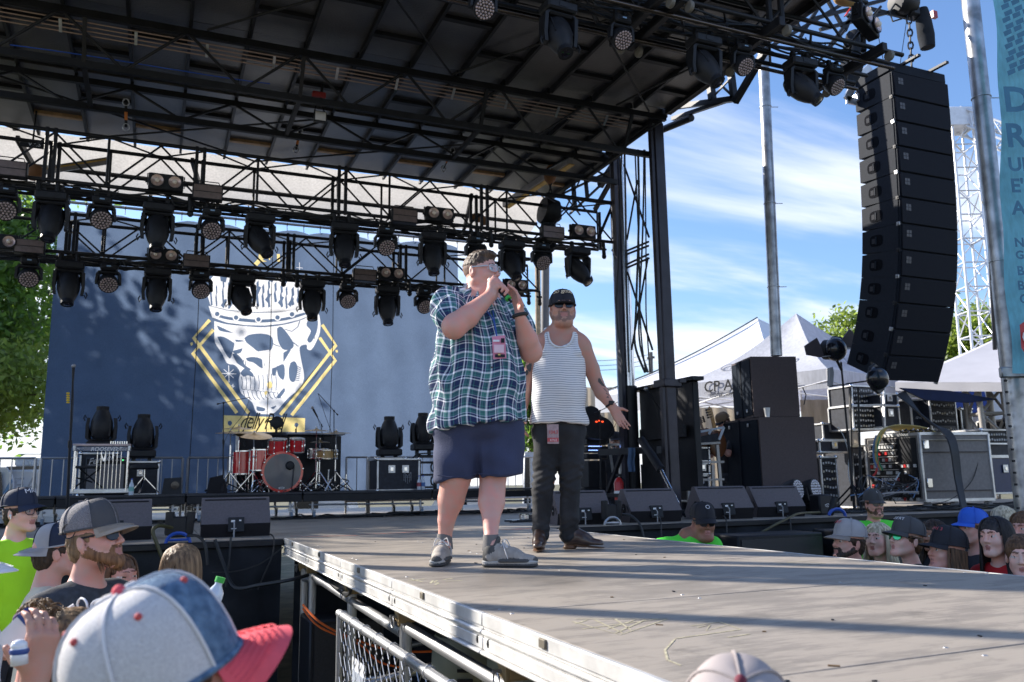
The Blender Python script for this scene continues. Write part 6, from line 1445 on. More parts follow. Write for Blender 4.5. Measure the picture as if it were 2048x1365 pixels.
# ---------------------------------------------------------------- drum kit
M_DRUM=mat('red_lacquer_drum_shell',(.62,.018,.022),.12,0,.25,3,coat=.8)
M_HEAD=mat('clear_black_drum_head',(.09,.095,.11),.25,0,.15,3,coat=.3);M_BRASS=mat('bronze_cymbal',(.42,.30,.16),.3,.9,.3,12);M_GOLDW=mat('maple_drum_shell',(.46,.28,.10),.3,0,.2,8,coat=.4)
kit=thing('drum_kit','red drum kit with chrome stands in front of the gold banner lettering','drum kit',(1.95,13.0,RZ))
DY=12.95
def dp(x,y,Y=DY):return atY(x,y,Y)
c=dp(565,944,12.75);r_=.285
MB().lathe([(r_-.01,.0),(r_,.01),(r_,.40),(r_-.01,.41)],c,(0,1,0),36,cap=False).build('bass_drum_shell',M_DRUM,kit,smooth=30)
MB().lathe([(r_-.02,0),(r_+.012,0),(r_+.012,.03),(r_-.0,.03)],c-Vector((0,.015,0)),(0,1,0),36).build('bass_drum_hoop',M_DRUM,kit,smooth=30)
MB().lathe([(r_-.022,0),(0,-.004)],c-Vector((0,.018,0)),(0,1,0),36,cap=False).build('bass_drum_head',M_HEAD,kit)
for k in range(10):
    a=k*PI/5+.15;q=c+Vector((math.cos(a)*(r_+.01),0,math.sin(a)*(r_+.01)));MB().box(q-Vector((0,.0,0)),(.022,.05,.022),bev=.004).tube(q+Vector((0,0,0)),q+Vector((0,.12,0)),.005,6).build('tension_claw',M_CHROME,kit)
MB().lathe([(0,0),(.06,0),(.065,.01),(.05,.03),(0,.035)],c+Vector((.10,-.02,.09)),(0,-1,0),20).build('bass_drum_microphone',M_BLK2,kit);MB().tube(c+Vector((.16,-.05,.09)),c+Vector((.13,-.06,-.3)),.006,6).build('microphone_lead',M_BLACK,kit)
MB().path([c+Vector((.04*math.cos(a)-.01,-.022,-.235+.012*math.sin(a))) for a in np.linspace(0,6.28,15)],.004,5).build('head_badge',M_WHITE,kit)
for q in (-1,1):MB().tube(c+Vector((q*.25,.1,-.12)),c+Vector((q*.42,-.02,RZ-c.z+.01)),.010,8).ball(c+Vector((q*.42,-.02,RZ-c.z+.015)),.016,8,6).build('bass_drum_spur',M_CHROME,kit)
def drum(cx,cy,r,h,m,Y=DY,tilt=.0,nm='tom',lugs=6,legs=False):
    c=dp(cx,cy,Y);ax=Vector((0,-math.sin(tilt),math.cos(tilt)));b=c-ax*h/2
    MB().lathe([(r,0),(r,h)],b,ax,28,cap=False).build(nm+'_shell',m,kit,smooth=30)
    for s_ in (0,h):MB().lathe([(r+.008,-.012),(r+.012,-.008),(r+.012,.008),(r+.008,.012),(r-.004,.012),(r-.004,-.012)],b+ax*s_,ax,28).build(nm+'_rim',M_CHROME,kit)
    MB().lathe([(r-.002,0),(0,.003)],b+ax*h,ax,28,cap=False).build(nm+'_head',mat('coated_white_drum_head',(.5,.5,.5),.5),kit)
    mb=MB();u=ax.orthogonal().normalized();v=ax.cross(u)
    for k in range(lugs):
        a=k*2*PI/lugs+.3;q=b+(u*math.cos(a)+v*math.sin(a))*(r+.010);mb=MB().tube(q,q+ax*h,.0035,6).box(q+ax*h*.5,(.016,.016,.03),bev=.003).ball(q+ax*h*.82,.009,8,5);mb.build(nm+'_lug',M_CHROME,kit)
    if legs:
        for a in (.5,2.6,4.7):
            q=b+(u*math.cos(a)+v*math.sin(a))*(r+.014);MB().tube(q+ax*h*.6,(q.x,q.y,RZ+.005),.006,6).build('floor_tom_leg',M_CHROME,kit)
    return b,ax
drum(555,894,.128,.22,M_DRUM,12.85,.18);drum(594,891,.105,.19,M_DRUM,12.85,.18)
drum(521,921,.155,.30,M_DRUM,13.0,0,'floor_tom',8,True);drum(488,926,.165,.34,M_DRUM,13.35,0,'floor_tom',8,True)
drum(636,908,.150,.14,mat('steel_snare_shell',(.5,.5,.5),.25,.9),13.35,.05,'snare');drum(654,909,.150,.125,M_GOLDW,13.0,.05,'snare')
def cymbal(cx,cy,r,Y,tilt,roll=0,stand=True,base=None):
    c=dp(cx,cy,Y);ax=Vector((math.sin(roll),-math.sin(tilt),math.cos(tilt)*math.cos(roll))).normalized()
    MB().lathe([(0,.028),(.02,.027),(.045,.012),(r*.6,.004),(r,-.010),(r,-.012),(.045,.008),(0,.02)],c,ax,36,cap=False).build('cymbal',M_BRASS,kit,smooth=30);MB().tube(c,c+ax*.06,.006,8).ball(c+ax*.045,.014,8,6).build('wing_nut',M_CHROME,kit)
    if stand:
        b=Vector((c.x+.01,c.y+.04,RZ));mb=MB();mb.tube(c-ax*.01,(b.x,b.y,c.z-.18),.009,8).tube((b.x,b.y,c.z-.18),(b.x,b.y,RZ+.12),.013,8)
        for zz_ in (.35,.62):mb.ball((b.x,b.y,RZ+(c.z-RZ)*zz_),.021,8,6).tube((b.x,b.y,RZ+(c.z-RZ)*zz_),(b.x+.04,b.y,RZ+(c.z-RZ)*zz_),.007,6)
        mb.build('cymbal_stand',M_CHROME,kit)
        for k in range(3):
            a=2*PI*k/3+cx;MB().bar((b.x,b.y,RZ+.30),(b.x+.24*math.cos(a),b.y+.24*math.sin(a),RZ+.015),.02,.008).ball((b.x+.24*math.cos(a),b.y+.24*math.sin(a),RZ+.015),.018,8,5).build('stand_leg',M_CHROME,kit)
cymbal(461,866,.22,12.9,.05);cymbal(478,857,.22,13.3,.1);cymbal(508,870,.26,12.8,.28,.05);cymbal(633,861,.22,13.3,.08);cymbal(672,866,.24,12.9,.06,-.02);cymbal(640,884,.15,13.1,.03)
for (x,y,Y) in ((632,940,13.1),(520,960,13.2),(690,965,12.9),(545,960,13.5),(600,965,13.4),(655,955,13.2)):
    c=dp(x,y,Y);mb=MB().tube((c.x,c.y,RZ+.02),(c.x+.02,c.y,c.z+.12),.010,6)
    for k in range(3):a=2.1*k+x;mb.bar((c.x,c.y,RZ+.16),(c.x+.19*math.cos(a),c.y+.19*math.sin(a),RZ+.015),.018,.008)
    mb.build('stand_leg',M_CHROME,kit)
rgk=random.Random(8)
for k in range(14):
    x=rgk.uniform(450,690);a=dp(x,rgk.uniform(955,975),12.7+rgk.random()*.8);MB().path(catmull([a,a+Vector((rgk.uniform(-.2,.2),.05,-.04)),Vector((a.x+rgk.uniform(-.3,.3),a.y,RZ+.01))],4),.008,5).build('hardware_lead',rgk.choice([M_BLACK,M_CHROME]),kit)
for (x,y) in ((563,866),(592,866),(489,893),(524,893),(662,890),(636,890)):
    c=dp(x,y,12.7);MB().tube(c,c+Vector((.0,.02,.055)),.012,8).path([c+Vector((0,.02,.05)),c+Vector((.01,.03,.12)),c+Vector((.02,.1,.05))],.004,5).build('clip_microphone',M_BLK2,kit)
t=thing('drum_stool','round black drum stool behind the red kit','stool',dp(552,870,13.6));c=dp(552,870,13.6);MB().lathe([(.02,-.04),(.17,-.04),(.18,-.01),(.16,.03),(0,.035)],c,n=20).build('seat',M_BLK2,t);MB().tube(c,(c.x,c.y,RZ),.02,8).build('pedestal',M_CHROME,t)
t=thing('desk','black drum desk with pale top edge behind the red kit','desk',(1.85,13.9,RZ));a,b=dp(467,870,13.9),dp(684,868,13.9)
MB().box(((a.x+b.x)/2,13.95,(RZ+a.z)/2-.01),(b.x-a.x-.1,.5,a.z-RZ-.02),bev=.01).build('desk_body',M_BLK2,t);MB().box(((a.x+b.x)/2,13.93,a.z+.01),(b.x-a.x,.62,.03),bev=.005).build('desk_top',mat('grey_desk_top',(.30,.31,.33),.4),t)
MB().box((a.x+.04,13.68,(RZ+a.z)/2),(.05,.03,a.z-RZ),bev=.003).build('corner_trim',M_ALU,t)
t=thing('fan','small black fan standing on the drum desk in front of the lettering','fan',(1.85,13.9,a.z));c=dp(553,846,13.9);MB().lathe([(.05,0),(.09,.02),(.10,.07),(.06,.09)],c,(0,-1,0),18).tube(c,(c.x,c.y,a.z+.02),.02,8).lathe([(0,0),(.08,0),(.07,.02),(0,.02)],(c.x,c.y,a.z+.025),n=16).build('fan_body',M_BLK2,t)
# ---------------------------------------------------------------- microphone stands
def mic_stand(lab,base,top,tip=None,tripod=True,m=None,r=.010,group=None,foot=.28,mic=True,z0=0.0):
    base,top=Vector(base),Vector(top);t=thing('microphone_stand',lab,'microphone stand',base,group)
    mid=base.lerp(top,.55)
    MB().tube(base+Vector((0,0,.05)),mid,r*1.3,8).build('lower_tube',M_BLK2,t);MB().tube(mid,top,r,8).tube(mid-(top-base)*.02,mid+(top-base)*.03,r*2,8).build('upper_tube',M_BLK2,t)
    if tripod:
        for k in range(3):a=2.1*k+.4;MB().tube(base+Vector((0,0,.14)),base+Vector((foot*math.cos(a),foot*math.sin(a),.012)),.009,6).ball(base+Vector((foot*math.cos(a),foot*math.sin(a),.015)),.016,6,5).build('leg',M_BLK2,t)
    else:MB().lathe([(0,0),(.14,0),(.14,.015),(.03,.05),(0,.05)],base,n=20).build('round_base',M_BLK2,t)
    e=top
    if tip is not None:
        tip=Vector(tip);MB().tube(top-(tip-top)*.25,tip,r*.75,8).ball(top,r*2.2,8,6).tube(top-(tip-top)*.25,top-(tip-top)*.17,r*1.6,8).build('boom_arm',M_BLK2,t);e=tip;d=(tip-top).normalized()
    else:d=(top-base).normalized()
    if mic:
        MB().tube(e-d*.02,e+d*.13,.012,10,.018).build('microphone_body',M_BLK2,t);MB().ball(e+d*.155,.026,12,8).build('microphone_head',mat('steel_mesh'),t,smooth=180)
    MB().path(catmull([e,e.lerp(mid,.3)+Vector((.02,-.01,-.05)),mid+Vector((.015,-.015,0)),base+Vector((.03,-.02,.1)),base+Vector((.1,.05,.01))],5),.004,5).build('microphone_lead',M_CBL,t)
    return t
b=atZ(132,1058);tp=atY(146,757,b.y);t=mic_stand('tall round-based microphone stand with yellow picks before the dark side of the backdrop',b,tp,tripod=True,foot=.36,r=.012)
for k in range(5):p=atY(136,787+k*4.6,b.y-.02);MB().ball(p,(.022,.006,.013),8,5).build('guitar_pick',mat('yellow_pick',(.75,.50,.02),.4),t)
mic_stand('overhead drum microphone stand left of the kit',dp(446,983,12.7),dp(447,806,12.7),dp(500,795,12.7),z0=RZ,mic=False,r=.007)
mic_stand('overhead drum microphone stand right of the kit',dp(668,982,12.8),dp(668,822,12.8),dp(636,787,12.8),mic=False,r=.007)
mic_stand('short vocal microphone stand behind the kit',dp(646,900,13.7),dp(643,850,13.7),dp(634,833,13.7),mic=True,r=.006,tripod=False)
b=atZ(1200,1005,0);b=Vector((atY(1200,990,10.8).x,10.8,0));mic_stand('thin boom stand beside the keyboard rig',b,atY(1200,822,10.8),atY(1245,800,10.8),mic=False,r=.007)
b=Vector((atY(1348,1000,9.4).x,9.4,0));mic_stand('boom microphone stand in front of the mast foot',b,atY(1346,855,9.4),atY(1305,797,9.4),r=.010)
# ---------------------------------------------------------------- pedal steel guitar, amplifier, stool
M_SBLUE=mat('dark_blue_lacquer',(.012,.05,.13),.15,0,.1,5,coat=.6)
sg=thing('pedal_steel_guitar','chrome framed pedal steel guitar with blue ROOSEVELT apron on the riser','steel guitar',(-.6,12.6,RZ));SY=12.55
q=lambda x,y,Y=SY:atY(x,y,Y)
a,b,c,d=q(146,893),q(262,893),q(262,903),q(146,903)
MB().box(((a.x+b.x)/2,SY+.12,(a.z+c.z)/2),(b.x-a.x-.06,.26,a.z-c.z),bev=.005).build('apron',M_SBLUE,sg);MB().box(((a.x+b.x)/2,SY+.12,a.z+.018),(b.x-a.x,.3,.03),bev=.006).build('top_deck',mat('pale_pink_wood_deck',(.48,.36,.36),.25,coat=.5),sg)
for x in (a.x+.02,b.x-.02):MB().box((x,SY+.12,a.z-.02),(.035,.3,.09),bev=.006).build('end_plate',M_ALU,sg)
mb=MB();w_=q(244,899)-q(183,899);text_mb(mb,'ROOSEVELT',q(181,902.2)+Vector((0,-.012,0)),(1,0,0),(0,0,1),.072,.0,shear=.2,bold=.01,spacing=.98);mb.build('apron_lettering',M_WHITE,sg)
mb=MB();text_mb(mb,'"The OE"',q(234,901.2)+Vector((0,-.012,0)),(1,0,0),(0,0,1),.042,.0,shear=.2);mb.build('apron_quote',M_WHITE,sg)
MB().path([q(154,897)+Vector((0,-.014,0)),q(167,897)+Vector((0,-.014,0)),q(164,900)+Vector((0,-.014,0)),q(161,901)+Vector((0,-.014,0)),q(158,899)+Vector((0,-.014,0)),q(154,897)+Vector((0,-.014,0))],.003,4).build('apron_emblem',M_WHITE,sg)
for k in range(8):MB().tube((b.x-.25+.028*k,SY+.04,a.z+.03),(b.x-.25+.028*k,SY+.04,a.z+.07),.008,6).build('tuning_key',M_CHROME,sg)
for x in (a.x+.03,b.x-.03):
    for y in (SY,SY+.3):MB().tube((x,y,a.z-.05),(x,y,RZ+.06),.012,10).build('leg',M_CHROME,sg)
MB().box(((a.x+b.x)/2,SY+.02,RZ+.06),(b.x-a.x+.02,.05,.06),bev=.006).build('pedal_rack',M_ALU,sg)
for k in range(7):x=q(192+8*k,950).x;MB().tube((x,SY+.05,c.z),(x,SY+.05,RZ+.09),.004,6).build('pull_rod',M_CHROME,sg)
for (x0,y0,x1,y1) in ((202,906,207,922),(212,906,208,922),(226,905,226,918),(152,905,154,916)):MB().bar(q(x0,y0,SY+.1),q(x1,y1,SY+.1),.012).build('knee_lever',M_CHROME,sg)
am=thing('guitar_amplifier','grey fronted guitar amplifier with white script badge behind the steel guitar','amplifier',(-.4,13.3,RZ));AY=13.3
a,b=q(172,916,AY),q(250,978,AY)
MB().box(((a.x+b.x)/2,AY+.15,(a.z+RZ)/2),(b.x-a.x,.3,a.z-RZ),bev=.015).build('amp_cabinet',M_BLK2,am);MB().box(((a.x+b.x)/2,AY-.004,(a.z+RZ)/2-.03),(b.x-a.x-.05,.012,a.z-RZ-.12)).build('grille_cloth',mat('silver_grille_cloth',(.20,.195,.21),.8,0,.2,150),am)
for k in range(12):MB().tube((a.x+.06+.04*k,AY-.002,a.z-.035),(a.x+.06+.04*k,AY-.02,a.z-.035),.011,8).build('knob',mat('black_white_knob',(.3,.3,.3),.4),am)
mb=MB();text_mb(mb,'Fender',q(176,931,AY)+Vector((0,-.012,0)),(.97,0,.25),(-.25,0,.97),.12,.0,shear=.5);mb.build('badge',M_WHITE,am)
MB().ball((b.x-.05,AY-.01,a.z-.035),.008,6,5).build('pilot_lamp',mat('green_pilot_lamp',(.05,.5,.15),.3,emit=(.1,1,.3,1.5)),am)
st=thing('stool','black round throne with chrome tripod right of the steel guitar','stool',(q(290,980,12.8).x,12.8,RZ));c=q(289,935,12.8)
MB().lathe([(.02,-.03),(.17,-.03),(.185,-.01),(.175,.025),(0,.03)],c,n=22).build('seat',M_BLK2,st);MB().tube(c,(c.x,c.y,RZ+.2),.014,8).build('column',M_CHROME,st)
for k in range(3):a_=2.1*k+.3;MB().bar((c.x,c.y,RZ+.24),(c.x+.22*math.cos(a_),c.y+.22*math.sin(a_),RZ+.015),.022,.01).build('leg',M_CHROME,st)
ch=thing('folding_seat','black folding x-leg seat under the steel guitar','seat',(q(175,980,12.95).x,12.95,RZ));MB().box(q(178,935,12.95),(.32,.25,.035),bev=.01).build('seat',M_BLK2,ch)
for s_ in ((148,976,200,938),(205,976,160,938),(150,955,185,965)):MB().tube(q(s_[0],s_[1],12.95),q(s_[2],s_[3],12.95),.012,6).build('leg',M_BLACK,ch)
fw=thing('small_monitor','small black floor monitor on the riser between stool and drums','stage monitor',(q(343,980,12.75).x,12.75,RZ));c=q(343,984,12.75)
MB().prism([(c.x-.13,12.7,RZ),(c.x-.10,12.72,RZ+.22),(c.x+.12,12.72,RZ+.23),(c.x+.13,12.7,RZ)],(0,.22,0)).build('cabinet',M_BLK2,fw);MB().lathe([(0,0),(.05,0),(.055,.015),(0,.016)],(c.x+.04,12.70,RZ+.12),(0,-1,0),16).build('driver',M_GLOSS,fw)
fw=thing('small_monitor','dark floor monitor lying left of the drum kit','stage monitor',(q(432,980,12.7).x,12.7,RZ));c=q(435,984,12.7)
MB().prism([(c.x-.14,12.66,RZ),(c.x-.10,12.68,RZ+.22),(c.x+.06,12.68,RZ+.26),(c.x+.13,12.66,RZ+.05),(c.x+.13,12.66,RZ)],(0,.25,0)).build('cabinet',M_WDARK,fw)
M_HEADS=[]
def road_case(name,lab,x0,x1,y,yd,z0,z1,casters=True,m=None,latch=1,cat='road case',mono=None,wheels_z=.1,front=None):
    t=thing(name,lab,cat,((x0+x1)/2,y,z0));m=m or M_CASE;zb=z0+(wheels_z if casters else 0)
    MB().box(((x0+x1)/2,y+yd/2,(zb+z1)/2),(x1-x0-.02,yd-.02,z1-zb-.02)).build('case_body',m,t)
    for zz_ in (zb,z1):
        for yy in (y,y+yd):MB().box(((x0+x1)/2,yy,zz_),(x1-x0,.028,.028),bev=.004).build('edge_trim',M_ALU,t)
    for xx in (x0,x1):
        for yy in (y,y+yd):MB().box((xx,yy,(zb+z1)/2),(.028,.028,z1-zb),bev=.004).build('edge_trim',M_ALU,t)
        for zz_ in (zb,z1):MB().box((xx,y+yd/2,zz_),(.028,yd,.028),bev=.004).build('edge_trim',M_ALU,t)
    for xx in (x0,x1):
        for zz_ in (zb,z1):MB().ball((xx,y,zz_),.032,8,6).build('ball_corner',M_CHROME,t,smooth=180)
    for k in range(latch):
        xx=x0+(x1-x0)*(k+1)/(latch+1);zz_=(zb+z1)/2+(z1-zb)*.18
        MB().box((xx,y-.006,zz_),(.11,.012,.12),bev=.004).mi(1).box((xx,y-.014,zz_),(.05,.012,.06),bev=.003).build('butterfly_latch',[M_ALU,M_CHROME],t)
    if casters:
        for xx in (x0+.1,x1-.1):
            for yy in (y+.1,y+yd-.1):MB().lathe([(.01,-.018),(.045,-.018),(.05,0),(.045,.018),(.01,.018)],(xx,yy,z0+.05),(1,0,0),12).box((xx,yy,z0+.085),(.05,.06,.03)).build('caster',M_STEEL,t)
    return t
a,b=q(755,985,12.75),q(838,985,12.75)
t=road_case('road_case','black road case with grey monogram right of the drums',a.x,b.x,12.75,.6,RZ,q(755,919,12.75).z,False,latch=2)
mb=MB();c=q(815,955,12.75)
for (x0,y0,x1,y1) in ((808,945,808,962),(822,945,822,962),(808,945,815,953),(822,945,815,953),(811,950,811,965),(819,950,819,965),(815,953,815,968),(808,955,822,955)):mb.path([q(x0,y0,12.73),q(x1,y1,12.73)],.006,4)
mb.build('monogram',mat('grey_stencil',(.22,.23,.25),.7),t)['kind']='stuff'
a,b=q(840,985,12.8),q(872,985,12.8)
t=thing('equipment_shelf','black shelf rack with hanging coils beside the monogrammed case','shelf',(a.x,12.8,RZ))
for xx in (a.x,b.x):MB().box((xx,12.85,(RZ+q(840,908,12.8).z)/2),(.05,.05,q(840,908,12.8).z-RZ),bev=.005).build('shelf_post',M_BLACK,t)
for yy in (912,925,950,975):MB().box(((a.x+b.x)/2,12.95,q(850,yy,12.8).z),(b.x-a.x,.3,.03)).build('shelf_board',M_BLACK,t)
for yy in (935,962):MB().path([Vector((b.x-.04+.05*math.cos(k),12.78,q(866,yy,12.8).z+.07*math.sin(k))) for k in np.linspace(0,6.28,14)],.014,6).build('cable_coil',M_CBL,t)
MB().bar(q(818,924,12.78),q(834,908,12.78),.02).bar(q(834,908,12.78),q(878,906,12.78),.02).build('bracket_rail',M_BLACK,t)
for i,(x,y,Y,sc,lab) in enumerate(((200,905,13.7,1.05,'left one of the two upright spot lights behind the steel guitar'),(283,922,13.7,1.08,'right one of the two upright spot lights behind the steel guitar'),(778,918,13.1,1.05,'upright spot light on the monogrammed case'),(846,907,13.1,1.02,'upright spot light on the shelf rack next to the plaid man'))):
    key=('up',0)
    if i==0:up_proto=o=spot('x',90,0)
    else:o=copy_tree(up_proto)
    o['label']=lab;o['group']='upright spot lights at the back of the stage';p=q(x,y,Y);o.location=(p.x,p.y,p.z-.0);o.rotation_euler=(PI,0,0);o.scale=(sc*1.0,sc,sc*.95)
    p2=p.z
    t=road_case('lamp_case',['case carrying the leftmost upright spot light','case carrying the spot light above the stool','low box on the monogrammed case','low box on the shelf rack'][i],p.x-.24,p.x+.24,Y-.1,.4,(RZ if i<2 else q(778,919,12.75).z+.02),p2-.02,False,latch=(1 if i<2 else 0),cat='case') if i<3 else None
for i,(x,y,c_) in enumerate(((838,975,(.35,.08,.1)),(846,974,(.05,.15,.4)),(263,975,(.2,.45,.42)),(1364,900,(.3,.36,.4)))):
    Y=(12.6,12.6,12.45,10.5)[i];c=atY(x,y,Y);z0=RZ if i<3 else c.z-.1
    t=thing('water_bottle',['red labelled water bottle on the riser by the shelf rack','blue labelled water bottle on the riser by the shelf rack','clear water bottle with green label beside the steel guitar','clear bottle hanging in the stand by the tent leg'][i],'bottle',(c.x,c.y,z0))
    MB().lathe([(0,0),(.03,0),(.032,.02),(.032,.13),(.012,.18),(.012,.2)],(c.x,c.y,z0),n=14).build('bottle_body',mat('clear_bottle_plastic',(.55,.62,.70),.1,coat=.5),t);MB().lathe([(.0325,.05),(.0335,.05),(.0335,.11),(.0325,.11)],(c.x,c.y,z0),n=14).build('bottle_label',mat('bottle_label_%d' % i,c_,.5),t);MB().lathe([(0,.2),(.013,.2),(.013,.22),(0,.22)],(c.x,c.y,z0),n=10).build('bottle_cap',M_BLUE,t)
rgc=random.Random(12)
def floor_loom(nm,lab,x0,x1,y,n,sd_,z=.012):
    mb=MB();rg=random.Random(sd_)
    for k in range(n):
        a,b=rg.uniform(x0,x1),rg.uniform(x0,x1);P=[]
        for i in range(9):P.append((a+(b-a)*i/8+rg.uniform(-.15,.15),y+rg.uniform(-.35,.35),z+rg.random()*.05*(1-abs(i-4)/4)))
        mb.path(catmull(P,3),.010,5)
    o=mb.build(nm,M_CBL,None);tag(o,lab,'cables',kind='stuff')
floor_loom('cable_heap','heap of black cables lying under the risers at the back',1.5,6.0,12.6,26,1)
floor_loom('cable_heap','heap of black cables on the deck behind the right wedges',4.0,7.2,9.6,22,2)
floor_loom('cable_heap','tangle of black cables on the deck in front of the equipment racks',8.2,13.5,8.75,60,3,.02)
floor_loom('cable_heap','black cables under the left riser',-2.5,1.0,12.6,12,4)
# ---------------------------------------------------------------- keyboard rig behind the man in jeans
kb=thing('keyboard_rig','black keyboard rig with blue lit displays behind the man in jeans','keyboard',(4.9,11.2,0));KY=11.2
k=lambda x,y,Y=KY:atY(x,y,Y)
for (x0,y0,x1,y1,nm) in ((1172,868,1218,890,'rack_module'),(1172,893,1216,905,'keyboard'),(1172,908,1214,918,'keyboard'),(1175,922,1212,975,'keyboard_case'),(1168,976,1222,1000,'base_case')):
    a,b=k(x0,y0),k(x1,y1);MB().box(((a.x+b.x)/2,KY+.15,(a.z+b.z)/2),(b.x-a.x,.35,a.z-b.z),bev=.008).build(nm,M_BLK2,kb)
for yy,c_ in ((893,(.2,.35,1)),(901,(.1,.2,1))):a=k(1190,yy,KY-.04);MB().box(a,(.22,.006,.010)).build('lit_display',mat('blue_lit_strip',(.1,.2,.7),.3,emit=(.25,.4,1,1.6)),kb)
for x0,y0,x1,y1 in ((1218,890,1232,985),(1243,890,1238,985),(1216,890,1244,889)):MB().bar(k(x0,y0,KY-.1),k(x1,y1,KY-.1),.03).build('case_stand',M_ALU,kb)
mb=MB();text_mb(mb,'SR-2',k(1226,902,KY-.13),(1,0,0),(0,0,1),.07,0);mb.build('stand_lettering',M_WHITE,kb)
P=[(1172,815),(1182,812),(1196,818),(1203,832),(1215,838),(1226,850),(1229,866),(1215,878),(1192,878),(1175,868)]
gc=thing('instrument_case','black curved instrument case with red light standing behind the outstretched hand','instrument case',k(1200,870,10.9));V_=[(k(x,y,10.95).x,10.95,k(x,y,10.95).z) for x,y in sm(P,3)];MB().prism(V_,(0,.22,0)).build('case_shell',M_BLK2,gc);
for dx_ in (-6,0,6):c=k(1199+dx_,842+abs(dx_)*.3,10.93);MB().box(c,(.035,.006,.02),bev=.004).build('red_light',mat('red_lamp',(.8,.06,.02),.4,emit=(1,.08,.02,1.2)),gc)
fe=thing('fire_extinguisher','red fire extinguisher at the foot of the mast','extinguisher',(k(1238,985,10).x,10,.0));c=k(1238,975,10)
MB().lathe([(0,0),(.06,0),(.065,.02),(.065,.33),(.04,.38),(.02,.40),(0,.4)],(c.x,10,.12),n=18).build('cylinder',M_RED,fe,smooth=40);MB().lathe([(.066,.14),(.067,.14),(.067,.22),(.066,.22)],(c.x,10,.12),n=18).build('label_band',M_WHITE,fe);MB().box((c.x,10,.55),(.03,.1,.03)).path([(c.x+.02,10,.53),(c.x+.09,10,.48),(c.x+.07,10,.3)],.01,6).build('handle_and_hose',M_BLACK,fe)
# ================================================================ PA column, subs, racks, tents, towers, banner
M_PA=mat('dark_blue_grey_speaker',(.013,.017,.026),.65,0,.15,30,bump=.1,bscale=200,spec=.12);M_PAG=mat('fine_speaker_grille',(.013,.015,.022),.7,0,.5,300,spec=.12)
pa=thing('line_array','tall curved column of twelve dark loudspeakers hanging against the sky','speaker column',(8.6,7.4,1.6))
PX,PY=8.28,7.75
W_,D_,H_=1.0,.62,.335
p0=atY(1783,143,7.3);x0=p0.x;yf,z=7.3,p0.z;ang=0.0
angs=[1.5,1.5,2,2.5,3,4.5,6.5,9,13,17,21,25]
MB().box((x0+W_/2,yf+D_/2,z+.09),(W_+.02,D_-.05,.14),bev=.01).build('flying_frame',M_PA,pa)
MB().box((x0+.25,yf+.02,z+.16),(.05,.5,.03)).box((x0+W_-.25,yf+.02,z+.16),(.05,.5,.03)).build('frame_spine',M_BLACK,pa)
for i in range(12):
    a=rad(angs[i]);R=Matrix.Rotation(a,3,'X')
    def T(x,y,zz_):return Vector((x0,yf,z))+R@Vector((x,y,zz_))
    def box(c,d):
        q=MB();V8=MB().box(c,d,bev=.006);V8.v=[tuple(T(*v)) for v in V8.v];return V8
    poly=[(0,0,0),(0,D_*.42,0),(0,D_,-.018),(0,D_,-H_+.03),(0,D_*.42,-H_+.012),(0,0,-H_+.006)]
    cb=MB().prism([T(*p) for p in poly],T(W_,0,0)-T(0,0,0));c=cb.build('speaker_cabinet',M_PA,pa)
    box((W_/2,-.010,-H_/2),(W_-.03,.022,H_-.022)).build('grille',M_PAG,c if False else pa)
    hd=MB();cx_,cz_=D_*.62,-H_/2+.005
    ring=[(cx_+.105*math.copysign(abs(math.cos(k))**.6,math.cos(k)),cz_+.075*math.copysign(abs(math.sin(k))**.6,math.sin(k))) for k in np.linspace(0,2*PI,17)[:-1]]
    hd.prism([T(-.004,a_,b_) for a_,b_ in ring],T(.005,0,0)-T(0,0,0));hd.build('handle_cup',mat('handle_cup_dark',(.006,.007,.010),.8,spec=.05),pa)
    MB().box(T(-.008,cx_,cz_),(.008,.025,.10),R,bev=.003).build('handle_bar',M_PA,pa);MB().prism([T(-.0055,y_,z_) for y_,z_ in ((cx_+.02,cz_-.035),(cx_+.07,cz_-.035),(cx_+.07,cz_+.03),(cx_+.02,cz_+.03))],(-.001,0,0)).build('handle_plate',mat('grey_handle_plate',(.035,.037,.045),.7,spec=.1),pa)
    for xx in (.0,W_):MB().box(T(xx,.03,-H_),(.03,.05,.05),R,bev=.004).tube(T(xx-.02,.03,-H_),T(xx+.02,.03,-H_),.012,8).build('splay_pin',M_STEEL if i % 2 else M_BLACK,pa)
    MB().bar(T(-.006,.05,-.01),T(-.006,.05,-H_+.01),.008,.05).build('side_rail',M_PA,pa)
    for u,v in ((0,0),(.045,0),(0,.045),(.045,.045)):box((.10+u,-.0235,-.10-v),(.040,.002,.040)).build('mesh_window',mat('paler_grille_square',(.075,.072,.08),.5),pa)
    e=T(0,0,-H_);z=e.z;yf=e.y
c=atY(1822,128,7.55)
chain(pa,(c.x,7.55,p0.z+.2),atY(1818,35,7.55),.012,.09);MB().path([Vector((c.x+.05*math.cos(k),7.55,p0.z+.20+.07*math.sin(k))) for k in np.linspace(0,6.28,12)],.014,6).build('shackle',M_BLACK,pa)
mt=thing('chain_hoist','black chain hoist above the speaker column','hoist',atY(1815,12,7.55));m_=atY(1812,14,7.55);MB().lathe([(.02,0),(.14,.01),(.17,.06),(.17,.28),(.12,.34),(.02,.35)],m_+Vector((-.2,0,.03)),(1,0,.1),18).box(m_+Vector((.1,0,-.05)),(.16,.18,.2),bev=.03).build('motor_housing',M_BLK2,mt);MB().path([m_+Vector((-.2,0,0)),m_+Vector((-.32,0,-.15)),m_+Vector((-.28,0,-.28)),m_+Vector((-.1,0,-.2))],.012,6).build('power_tail',M_CBL,mt)
